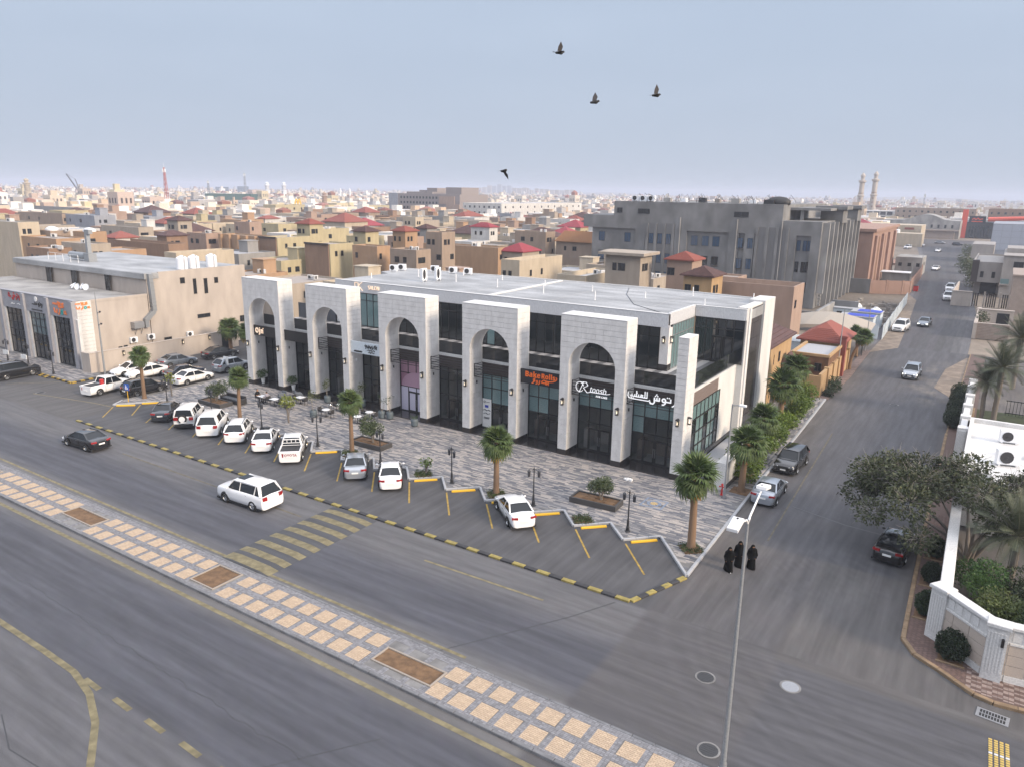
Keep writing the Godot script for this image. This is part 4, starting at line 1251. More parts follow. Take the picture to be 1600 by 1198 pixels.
func make_left_shops() -> void:
	var o := thing("shop_building", "low pale stone shop building with three glass shopfronts at the left edge", "building")
	var z := -45.8; var xr := -92.3
	var b := MB.new()
	b.box(-128, xr - .02, .1, 8.0, -55.2, z - .5)
	b.box(xr - .3, xr, .1, 8.35, -55.2, -47.9); b.box(-128, xr, 8.0, 8.02, -55.2, z - .5)
	put(b, "side_wall", M.cream_plaster, o)
	b = MB.new()
	b.box(-128, xr - .05, 8.02, 8.05, -55.1, z - .3)
	put(b, "roof", M.concrete_lit, o)
	b = MB.new()
	b.box(-127, xr, .1, 10.85, -70.5, -55.3)
	put(b, "rear_block", M.cream_plaster, o)
	b = MB.new()
	b.box(-127, xr + .1, 10.2, 10.9, -57, -55.0); b.bbox(-127, xr - .3, 10.9, 10.95, -70.2, -55.2, .02)
	put(b, "roof_slab", M.roof_membrane, o)
	b = MB.new()
	b.box(xr - .25, xr + .001, 10.85, 11.0, -70.5, -57)
	put(b, "parapet", M.cream_plaster, o)
	# stone front with piers and three glass bays
	var xs := [-110.6, -104.4, -98.4, -92.6]
	b = MB.new()
	b.box(-128, xr, 6.2, 8.35, z - .5, z)
	b.bbox(-128, xr + .03, 8.35, 8.45, z - .55, z + .05, .01)
	put(b, "front_wall", M.stone_grey, o)
	for x in xs:
		b = MB.new(); b.box(x - .35, x + .35, .1, 8.34, z - .3, z + .28)
		put(b, "pier", M.stone_grey, o)
		b = MB.new(); b.box(x + .35, x + .8, .1, 6.2, z - .4, z - .02); b.box(x - .8, x - .35, .1, 6.2, z - .4, z - .02)
		put(b, "pier_return", M.travertine, o)
	for i in 3:
		var x0: float = xs[i] + .8; var x1: float = xs[i + 1] - .8
		var gx := []
		for k in 5: gx.append(lerpf(x0 + .04, x1 - .04, k / 4.0))
		b = MB.new()
		bars(b, gx, [.2, 2.3, 3.3, 4.3, 5.3, 6.15], x0, x1, .15, 6.2, z - .25, .09)
		var f := put(b, "shopfront_frame", M.black, o)
		var ys := [.2, 2.3, 3.3, 4.3, 5.3, 6.15]
		for k in 4:
			for r in 5:
				pane(f, gx[k] + .04, gx[k + 1] - .04, ys[r] + .04, ys[r + 1] - .04, z - .25, M.glass_grey if i == 1 and r > 1 else M.glass_dark)
	b = MB.new()
	for j in 18: b.box(xr - .02, xr + .02, .15 + j * .455, .15 + (j + 1) * .455 - .025, -47.9, z - .3)
	put(b, "white_cladding", M.white_plaster, o)
	# doors and windows of the rear block
	for q in [[-116.5, 8.1, 1.5], [-109.5, 8.1, 1.5], [-101.0, 8.1, 1.2]]: window_in(o, Vector3(q[0], q[1], -55.0), q[2], 2.1, 0)
	for q in [[-60.4, 9.2, .7, .8], [-63.9, 7.5, .55, 2.1], [-62.2, 7.6, .5, 2.1], [-65.6, 8.8, .6, .8], [-63.2, 4.2, 2.0, .55], [-50.9, 1.7, .5, .4], [-51.6, 1.75, .5, .4], [-57.5, 1.9, 1.1, .4], [-67, 2.6, .9, .9], [-69.5, 2.8, .9, .9]]: window_in(o, Vector3(xr + .005, q[1], q[0]), q[2], q[3], 1)
	# signs
	var s := thing("shop_sign", "dark red Arabic lettering over the leftmost glass shopfront", "shop sign", Vector3(-107.0, 7.6, z + .02))
	script_on(s, "lettering", RTOOSH + [[[-1.5, .3], [-1.4, 0], [-.6, 0]], ring(-1.2, .5, .12)], .62, .2, Vector3(-.4, .1, .0), M.red_paint, 0, [[.9, .75], [2.35, .6]])
	script_on(s, "lettering", [[[-1.2, -.9], [-.9, -.75], [-.6, -.9], [-.2, -.8]], [[.4, -.8], [.8, -.7], [1.2, -.85]]], 1, .09, Vector3(.3, 0, 0), M.plate)
	s = thing("shop_sign", "black Arabic lettering under a white disc on the middle shopfront", "shop sign", Vector3(-101.3, 7.3, z + .02))
	script_on(s, "lettering", [RTOOSH[3], RTOOSH[4], RTOOSH[5], [[-1.2, 0], [.9, 0], [.9, .3]], [[.2, 0], [.2, .5]], ring(1.9, .12, .22)], .52, .13, Vector3(-.3, -.1, 0), M.charcoal, 0, [[2.4, .6]])
	script_on(s, "lettering", [[[-1.2, -.8], [1.3, -.8]]], 1, .14, Vector3.ZERO, M.charcoal)
	b = MB.new(); b.t = Transform3D(Basis(Vector3.RIGHT, PI / 2), Vector3(.1, .6, .02)); b.lathe([Vector2(.33, -.03), Vector2(.33, .03), Vector2(0, .03)], 16)
	put(b, "disc", M.plate, s)
	for e in 2:
		s = thing("shop_sign", ["orange Arabic lettering with a teal ring over the right glass shopfront", "orange Arabic lettering with a teal ring on the white side wall"][e], "shop sign", Vector3(-95.5, 7.25, z + .02) if e == 0 else Vector3(xr + .03, 7.75, -46.9), 0.0 if e == 0 else PI / 2)
		var k := 1.0 if e == 0 else .58
		script_on(s, "lettering", [[[-1.5, .5], [-.6, .5]], [[-.3, .75], [-.2, .2], [.6, .2], [.9, .3], [.5, .55], [.9, .65]], [[.0, .25], [.1, .7]], [[-1.4, -.1], [-1.3, -.5], [-.8, -.55], [-.7, -.2]], [[-.4, -.75], [-.1, -.5], [.0, -.15]], [[.9, -.5], [1.4, -.55]], [[.95, -.35], [1.3, -.3]]], k, .24 * k, Vector3.ZERO, M.orange_paint)
		script_on(s, "ring", [ring(.45, -.42, .22)], k, .2 * k, Vector3(0, 0, .01), M.teal_paint)
	# ducts, tanks, air conditioners
	s = thing("air_duct", "bent silver air duct climbing the beige side wall", "air duct", Vector3.ZERO)
	b = MB.new()
	b.beam(Vector3(xr + .35, 10.9, -55.6), Vector3(xr + .35, 6.0, -55.75), .55, .5); b.beam(Vector3(xr + .36, 6.05, -55.7), Vector3(xr + .36, 5.0, -54.4), .5, .55); b.beam(Vector3(xr + .35, 5.1, -54.5), Vector3(xr + .35, 4.1, -54.5), .52, .5)
	for j in 9: b.cbox(Vector3(xr + .35, 6.3 + j * .5, -55.7), Vector3(.62, .04, .66))
	put(b, "duct", M.galvanised, s)
	b = MB.new(); b.cbox(Vector3(xr + .5, 4.6, -53.2), Vector3(.9, .8, 1.3))
	b.beam(Vector3(xr + .1, 3.3, -53.0), Vector3(xr + .6, 4.2, -53.0), .06, .06); b.beam(Vector3(xr + .1, 3.3, -53.8), Vector3(xr + .6, 4.2, -53.8), .06, .06)
	put(b, "fan_box", M.steel, s)
	for q in [[-61.5, "nearest the duct"], [-63.3, "second from the duct"], [-66.5, "farthest along the roof edge"]]:
		water_tank("white ribbed water tank on the left roof, " + q[1], Vector3(xr - 1.4, 10.95, q[0] + (.4 if q[0] < -65 else .0)), .75, 1.75)
	aircon("white air conditioner unit on the beige side wall, left of the other", Vector3(xr + .05, 2.3, -52.6), PI / 2, .95)
	aircon("white air conditioner unit on the beige side wall, right of the duct's foot", Vector3(xr + .05, 2.35, -55.0), PI / 2, .95)
	aircon("rusty air conditioner on a bracket of the beige wall by the palms", Vector3(xr + .1, 1.9, -60.6), PI / 2, .9)
	s = thing("roof_ducting", "round silver ducting with a tall flue on the left shop roof", "roof ducting", Vector3(-116, 10.95, -59.5))
	b = MB.new()
	b.tube(Vector3(-2.5, .7, 0), Vector3(2.2, .7, .2), .5, .5, 12); b.cbox(Vector3(3.2, .6, .2), Vector3(1.4, 1.2, 1.2))
	put(b, "duct", M.galvanised, s)
	b = MB.new(); b.beam(Vector3(3.0, 1.2, .2), Vector3(2.9, 4.3, .1), .55, .55); b.cbox(Vector3(3.3, 4.3, .1), Vector3(1.2, .6, .6))
	put(b, "flue", M.galvanised, s)
	b = MB.new()
	for i in 5: b.beam(Vector3(-4 + i * 2.1, 0, 2.6), Vector3(-4 + i * 2.1, 1.1, 2.6), .05, .05)
	b.beam(Vector3(-4, 1.1, 2.6), Vector3(4.4, 1.1, 2.6), .05, .05)
	put(b, "guard_rail", M.lamp_white, s)
	s = thing("satellite_dishes", "white satellite dishes lying on the lower left shop roof", "satellite dish", Vector3(-107, 8.1, -53.5))
	for i in 5:
		b = MB.new(); b.t = Transform3D(Basis(Vector3(1, .3 * i, .4).normalized(), .5 + i * .4), Vector3(i * 1.2 - (1.5 if i > 2 else 0.0), .35, (i % 2) * .5))
		b.lathe([Vector2(.45, .15), Vector2(.3, .05), Vector2(0, 0)], 10)
		put(b, "dish", M.tank_white, s)
	# low boundary wall and pavement
	s = thing("boundary_wall", "low beige boundary wall along the left lane", "wall")
	b = MB.new(); b.box(-89.6, -89.3, 0, 2.45, -66, -45.4); b.box(-92.3, -89.3, 0, 2.45, -66.3, -66.0); b.box(-91.2, -89.6, .1, 2.45, -45.7, -45.4)
	put(b, "wall_face", M.cream_plaster, s)
	b = MB.new(); b.bbox(-89.65, -89.25, 2.45, 2.52, -66, -45.35, .01)
	put(b, "coping", M.cream_plaster, s)
	for q in [[-49.5, 1.6], [-57.6, 1.7], [-61.6, 1.7]]: lantern(s, Vector3(-89.29, q[1], q[0]), PI / 2)
	b = MB.new(); b.box(-89.3, -89.24, .05, 2.3, -64.9, -63.6, true)
	put(b, "gate", M.black, s)
	var pv := MB.new()
	pv.prism(PackedVector2Array([Vector2(-86.75, -41.75), Vector2(-128, -42.3), Vector2(-128, -46.2), Vector2(-89.3, -46.2), Vector2(-86.95, -45.6)]), 0, .1)
	var ps := struct(pv, "shop_pavement", M.kerb_dust)
	var at := []; var tint := []
	var r := RandomNumberGenerator.new(); r.seed = 21
	var zz := -42.5
	while zz > -45.6:
		var x := -128.0
		while x < -87.6:
			at.append(Transform3D(Basis.from_scale(Vector3(.88, .016, .19)), Vector3(x, .098, zz)))
			tint.append([Color(.14, .14, .155), Color(.21, .21, .22), Color(.33, .31, .30)][r.randi() % 3])
			x += .9
		zz -= .2
	b = MB.new(); b.bbox(-.5, .5, 0, 1, -.5, .5, .03)
	scatter(ps, "paving_planks", b.made(), at, tint, M.vertex)
	var kb := Node3D.new(); kb.name = "shop_kerb"; ps.add_child(kb)
	kerb_run(kb, [Vector2(-86.75, -41.75), Vector2(-86.95, -45.7)], .52, .34, 0, .17, [M.yellow_worn, M.kerb_black])
	kerb_run(kb, [Vector2(-128, -42.3), Vector2(-86.8, -41.75)], .62, .26, 0, .17, [M.kerb_black, M.yellow_worn])
	kerb_run(kb, [Vector2(-128, -41.9), Vector2(-91.0, -41.45)], .62, .26, 0, .12, [M.yellow_worn, M.kerb_black])

func aircon(label: String, at: Vector3, turn: float, w := .9) -> void:
	var o := thing("air_conditioner", label, "air conditioner", at, turn)
	if not cache.has("ac"):
		var b := MB.new()
		b.bbox(-.45, .45, .08, .72, 0, .36, .02); b.box(-.38, -.3, 0, .08, .02, .34); b.box(.3, .38, 0, .08, .02, .34)
		cache["ac"] = b.made()
		b = MB.new()
		b.t = Transform3D(Basis(Vector3.RIGHT, PI / 2), Vector3(-.1, .4, .36))
		b.lathe([Vector2(.27, 0), Vector2(.27, .02), Vector2(.22, .005), Vector2(.06, .005), Vector2(.05, .02), Vector2(0, .02)], 14)
		cache["acf"] = b.made()
	put(cache["ac"], "casing", M.tank_white, o).scale = Vector3(w / .9, w / .9, w / .9)
	put(cache["acf"], "fan", M.charcoal, o).scale = Vector3(w / .9, w / .9, w / .9)

func water_tank(label: String, at: Vector3, r: float, h: float) -> void:
	var o := thing("water_tank", label, "water tank", at)
	var b := MB.new()
	var p := [Vector2(r * .97, 0)]
	for i in 9:
		p.append(Vector2(r, h * .88 * (i + .3) / 9.0)); p.append(Vector2(r * .965, h * .88 * (i + .85) / 9.0))
	p.append_array([Vector2(r * .6, h * .97), Vector2(r * .3, h), Vector2(r * .3, h * 1.05), Vector2(0, h * 1.06)])
	b.lathe(p, 16)
	put(b, "shell", M.tank_white, o)
	b = MB.new(); b.tube(Vector3(r + .15, 0, .2), Vector3(r + .15, h, .2), .04, .04, 6); b.beam(Vector3(r + .15, h, .2), Vector3(r * .3, h, 0), .05, .05)
	put(b, "pipe", M.steel, o)

func make_concrete_building() -> void:
	var o := thing("concrete_building", "big unfinished grey concrete building with upright ribs behind the arcade", "building")
	var z := -157.15; var x0 := -82.6; var x1 := -30.4
	var b := MB.new()
	b.box(-80.5, x1, 0, 14.4, -200, z - .6)
	b.box(x0, x1, 14.2, 17.0, -200, z - .1, true)
	put(b, "wall", M.concrete, o)
	b = MB.new()
	b.box(-75, -38, 17.0, 20.1, -199, z - .12)
	put(b, "upper_wall", M.concrete, o)
	# shallow frame of piers and bands proud of the wall
	b = MB.new()
	for p in [[-69.6, -67.2], [-60.6, -57.6], [-48.5, -46.5], [-45.2, -43.2], [-36.6, -35.0], [-32.2, x1]]: b.box(p[0], p[1], 0, 14.2, z - .6, z - .1)
	b.box(-67.2, -60.6, 13.2, 14.2, z - .6, z - .12)
	put(b, "pier", M.concrete, o)
	for grp in [[-67.0, 3, .95, 1.75], [-43.0, 3, 1.0, 1.85]]:
		for i in grp[1] + 1:
			b = MB.new(); b.box(grp[0] + i * 2.0, grp[0] + i * 2.0 + .55, 0, 15.6, z - .6, z + .15)
			put(b, "rib", M.concrete, o)
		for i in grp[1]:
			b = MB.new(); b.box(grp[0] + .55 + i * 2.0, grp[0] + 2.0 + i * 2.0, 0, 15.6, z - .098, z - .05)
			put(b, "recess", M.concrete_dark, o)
	for y in [11.2, 7.0, 3.0]:
		for x in [-78.0, -71.6]: window_in(o, Vector3(x, y, z - .58), 1.5, 2.1, 0, M.glass_blue)
		for x in [-65.7, -63.7, -61.7]: window_in(o, Vector3(x, y, z - .03), 1.1, 2.2, 0, M.glass_blue)
		for x in [-56.0, -53.6, -51.3]: window_in(o, Vector3(x, y, z - .58), 1.5, 2.1, 0, M.glass_dark if y < 10 else M.glass_blue)
	for y in [11.2, 7.0, 3.0]:
		for x in [-46.0, -44.0]: window_in(o, Vector3(x, y, z - .07), 1.1, 2.1, 0, M.glass_blue)
		for x in [-34.6, -33.4, -32.6]: window_in(o, Vector3(x + .1, y, z - .58), .75, 2.1, 0, M.glass_blue if y > 10 else M.glass_dark)
	for q in [[-73.6, 17.6, 1.3], [-67.8, 17.5, 2.8], [-46.3, 17.4, 3.0]]: window_in(o, Vector3(q[0], q[1], z - .1), q[2], 1.1, 0)
	b = MB.new()
	for x in [-59.2, -46.9, -37.9]: b.tube(Vector3(x, 0, z + .05), Vector3(x, 17, z + .05), .12, .12, 6)
	put(b, "drain_pipe", M.concrete_lit, o)
	# east side: tall fins, sunlight put into their paler concrete, with two roofed shafts
	var xe := x1
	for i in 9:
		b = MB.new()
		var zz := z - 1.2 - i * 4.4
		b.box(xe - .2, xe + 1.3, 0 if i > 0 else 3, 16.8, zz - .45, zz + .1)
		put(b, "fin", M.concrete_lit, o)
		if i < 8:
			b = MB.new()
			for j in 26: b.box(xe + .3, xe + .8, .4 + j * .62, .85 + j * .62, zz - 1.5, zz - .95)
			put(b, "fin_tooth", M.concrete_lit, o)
	for q in [-170.0, -188.0]:
		b = MB.new(); b.box(xe - 3, xe + 1.4, 16.5, 19.2, q - 5, q); b.box(xe - 4, xe + 2.2, 19.2, 19.9, q - 5.8, q + .8)
		put(b, "shaft", M.concrete, o)
	b = MB.new(); b.box(-41.5, -30.2, 19.0, 19.5, -180, -163); b.box(-41, -40.4, 17, 19, -164, -163.4); b.box(-36, -35.4, 17, 19, -164, -163.4)
	put(b, "roof_canopy", M.concrete, o)
	# starter bars and clutter along the roof
	var s := thing("roof_clutter", "rusty starter bars and heaped clutter on the concrete building's roof", "roof clutter", Vector3(-56, 20.1, -160))
	var r := RandomNumberGenerator.new(); r.seed = 8
	for i in 34:
		b = MB.new()
		var x := -16 + i * 1.02
		var q := Vector3(x, 0, r.randf_range(-6, 2))
		b.path([q, q + Vector3(.1, .9, 0), q + Vector3(r.randf_range(.2, 1.0), 1.3 + r.randf() * .7, 0), q + Vector3(r.randf_range(.6, 1.8), r.randf() * 1.4, .2)], [.045, .045, .045, .04], 4)
		put(b, "starter_bar", M.trim, s)
	for i in 9:
		b = MB.new(); b.cbox(Vector3(-15 + i * 3.7, .45, r.randf_range(-2, 1)), Vector3(r.randf_range(.8, 2.2), r.randf_range(.5, 1.2), 1.2))
		put(b, "heap", [M.charcoal, M.twig, M.concrete_lit, M.tank_white][i % 4], s)
	b = MB.new(); b.ball(Vector3(16, .4, -1), Vector3(2.6, 1.2, 1.5), 9, 5)
	put(b, "heap", M.trim, s)
	for q in [-14.5, -12.6, -10.7]: aircon("roof air conditioner on the concrete building, %s of three in a row" % {-14.5: "leftmost", -12.6: "middle", -10.7: "rightmost"}[q], Vector3(-56 + q, 20.12, -159), 0, 1.6)
	# low grey walls at its foot
	s = thing("boundary_wall", "bare grey block wall with a slanting end beside the site cabins", "wall")
	b = MB.new(); b.box(-31, -24.5, 0, 3.2, -131.5, -131.1); b.box(-24.9, -24.5, 0, 3.4, -145, -131.1); b.box(-24.9, -20.5, 0, 3.6, -146.2, -145.8)
	put(b, "wall_face", M.concrete, s)
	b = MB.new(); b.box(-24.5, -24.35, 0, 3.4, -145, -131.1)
	put(b, "wall_face", M.concrete_lit, s)  # sun-facing side as a paler layer, sunlight put into its colour

func make_site() -> void:
	var s := thing("site_fence", "white corrugated metal fence around the building site", "fence")
	var corr := MB.new()
	for i in 11: corr.box(i * .22, i * .22 + .13, 0, 2.3, -.03, .03)
	corr.box(0, 2.4, .1, 2.2, -.012, .012)
	var cm := corr.made()
	var k := 0
	for run in [[Vector2(-23.2, -129.2), Vector2(-14.2, -129.6)], [Vector2(-14.2, -129.6), Vector2(-15.8, -179)]]:
		var n := int(run[0].distance_to(run[1]) / 2.42)
		for i in n:
			var p: Vector2 = run[0].lerp(run[1], i / float(n))
			var o := put(cm, "fence_panel", M.sheet_white, s)
			o.position = Vector3(p.x, 0, p.y); o.rotation.y = -(run[1] - run[0]).angle(); o.rotation.x = .02 * sin(k * 2.0)
			k += 1
	var b := MB.new(); b.box(-.5, .5, 0, .5, 0, .02)
	put(b, "notice", M.orange_paint, s).position = Vector3(-22, 1.2, -129.1)
	var names := ["site cabin with a blue tarpaulin on its roof, nearest the road corner", "site cabin with a blue tarpaulin on its roof, behind the nearest cabin", "long white site cabin beside the block wall"]
	var at := [[-18.9, -135.5, 5.2, 3.2, 2.6], [-18.3, -141.5, 4.6, 3.4, 2.6], [-22.0, -145.5, 5.0, 2.6, 2.4]]
	for i in 3:
		var a: Array = at[i]
		var o := thing("site_cabin", names[i], "cabin", Vector3(a[0], 0, a[1]))
		b = MB.new(); b.box(-a[2] / 2, a[2] / 2, 0, a[4], -a[3] / 2, a[3] / 2)
		put(b, "wall", M.sheet_white, o)
		b = MB.new(); b.bbox(-a[2] / 2 - .15, a[2] / 2 + .15, a[4], a[4] + .15, -a[3] / 2 - .15, a[3] / 2 + .15, .03)
		put(b, "roof", M.kerb_grey, o)
		if i < 2:
			b = MB.new(); b.bbox(-a[2] * .3, a[2] * .5, a[4] + .152, a[4] + .24, -a[3] * .35, a[3] * .45, .03)
			put(b, "tarpaulin", M.tarp_blue, o)
		window_in(o, Vector3(-a[2] * .25, 1.1, a[3] / 2 + .01), .9, .8, 0)
	for q in [[-22.4, 0, -156.0, "beside the blue sheeting"], [-18.1, 0, -150.5, "nearest the fence"]]:
		var o := thing("round_tank", "round white plastic tank on the building site, " + q[3], "water tank", Vector3(q[0], 0, q[2]))
		b = MB.new(); b.ball(Vector3(0, 1.1, 0), Vector3(1.25, 1.15, 1.25), 14, 9); b.lathe([Vector2(.35, 2.1), Vector2(.35, 2.35), Vector2(0, 2.38)], 10)
		put(b, "shell", M.tank_white, o)
	var t := thing("blue_sheeting", "crumpled bright blue plastic sheeting heaped on the building site", "sheeting", Vector3(-25.2, 0, -154))
	for i in 6:
		b = MB.new(); b.t = Transform3D(Basis(Vector3(.3, 1, .2 * i).normalized(), i * 1.1), Vector3(-1 + i * .55, .6 + .35 * (i % 3), .3 * (i % 2)))
		b.ball(Vector3.ZERO, Vector3(.95, .6 + .2 * (i % 2), .7), 6, 4)
		put(b, "fold", M.tarp_blue, t)
	var r := RandomNumberGenerator.new(); r.seed = 44
	var heap := thing("site_rubble", "planks, blocks and scrap scattered behind the site fence", "rubble", Vector3(-20, 0, -150))
	b = MB.new()
	for i in 150:
		b.t = Transform3D(Basis(Vector3.UP, r.randf() * TAU), Vector3(r.randf_range(-6, 4), 0, r.randf_range(-26, 18)))
		b.cbox(Vector3(0, r.randf_range(.05, .5), 0), Vector3(r.randf_range(.2, 2.2), r.randf_range(.1, .7), r.randf_range(.15, .6)))
	stuff(put(b, "scrap", M.twig, heap))
	# pink plastered compound wall and the tall building inside it
	s = thing("boundary_wall", "long pinkish compound wall with panels along the side road", "wall")
	var mid := [Vector2(-25.0, -191.5), Vector2(-18.7, -194.9), Vector2(-17.2, -196), Vector2(-18.3, -232), Vector2(-20, -262)]
	for i in 4:
		var a: Vector2 = mid[i]; var e: Vector2 = mid[i + 1]
		var n := maxi(1, int(a.distance_to(e) / 3.2))
		for j in n:
			var p := a.lerp(e, j / float(n)); var q := a.lerp(e, (j + 1) / float(n))
			b = MB.new()
			var l := p.distance_to(q)
			b.box(0, l, 0, 3.1, -.12, .12); b.box(0, .3, 0, 3.25, -.18, .18); b.box(.5, l - .25, .5, 2.6, .12, .16)
			var o := put(b, "wall_panel", M.pink_plaster, s)
			o.position = Vector3(p.x, 0, p.y); o.rotation.y = -(q - p).angle()
	b = MB.new(); b.box(-31.5, -25, 0, 3.3, -191.7, -191.3)
	put(b, "grey_wall", M.concrete, s)
	var o := thing("pink_building", "tall pinkish building with a deep upright recess behind the concrete block", "building")
	b = MB.new(); b.box(-40, -27.5, 0, 13.5, -250, -205); b.box(-41, -26.8, 13.5, 14.2, -250.5, -204.6)
	put(b, "wall", M.pink_plaster, o)
	for i in 4:
		b = MB.new(); b.box(-27.52, -26.9, 0, 12.5, -208 - i * 12.0 - 2.5, -208 - i * 12.0)
		put(b, "fin", M.pink_plaster, o)
		b = MB.new(); b.box(-27.5, -27.4, 0, 12.0, -217 - i * 11.0, -212.5 - i * 11.0)
		put(b, "recess", M.brick_brown, o)
	o = thing("site_shed", "small shed with a white sheet roof inside the pink wall", "shed", Vector3(-23.5, 0, -226))
	b = MB.new(); b.box(-3.2, 3.2, 0, 2.3, -2, 2)
	put(b, "wall", M.concrete_lit, o)
	b = MB.new(); b.bbox(-3.6, 3.6, 2.32, 2.5, -2.4, 2.4, .03)
	put(b, "roof", M.tank_white, o)
	o = thing("grey_house", "low grey house with small windows behind the pink wall", "house", Vector3(-22.5, 0, -247))
	b = MB.new(); b.box(-3.5, 3.4, 0, 5.2, -9, 3)
	put(b, "wall", M.concrete_lit, o)
	for x in [-2.2, .2, 2.4]: window_in(o, Vector3(x, 2.6, 3.01), .9, 1.0, 0)
	for x in [-1, -5]: window_in(o, Vector3(3.41, 2.6, x), .9, 1.0, 1)
	o = thing("red_bin", "small red container on the sandy verge by the pink wall", "bin", Vector3(-16.5, 0, -204))
	b = MB.new(); b.bbox(-.5, .5, .05, 1.3, -.6, .6, .08)
	put(b, "body", M.red_paint, o)
	b = MB.new(); b.bbox(-.55, .55, 1.3, 1.4, -.65, .65, .04)
	put(b, "lid", M.charcoal, o)
	o = thing("rubble_heap", "heap of broken pinkish blocks on the sandy lot", "rubble", Vector3(-33, 0, -285))
	b = MB.new()
	for i in 220:
		var d := r.randf()
		b.t = Transform3D(Basis(Vector3(r.randf(), 1, r.randf()).normalized(), r.randf() * TAU), Vector3(r.randf_range(-8, 8), 0, r.randf_range(-6, 6)))
		b.cbox(Vector3(0, 1.4 * (1 - d * .8), 0), Vector3(1.2, .8, .9))
	stuff(put(b, "broken_block", M.pink_plaster, heap if false else o))
	# sandy verges beside the road
	b = MB.new()
	for q in [[PackedVector2Array([Vector2(-14.3, -118), Vector2(-11.2, -124), Vector2(-12.5, -150), Vector2(-14.6, -186), Vector2(-17.2, -196), Vector2(-15.9, -178), Vector2(-14.3, -130)])], [PackedVector2Array([Vector2(-1.8, -94), Vector2(-4.6, -100), Vector2(-4.2, -112), Vector2(-2.2, -122), Vector2(0, -122), Vector2(0, -94)])]]: b.prism(q[0], 0, .012)
	struct(b, "sand_verge", M.sand)

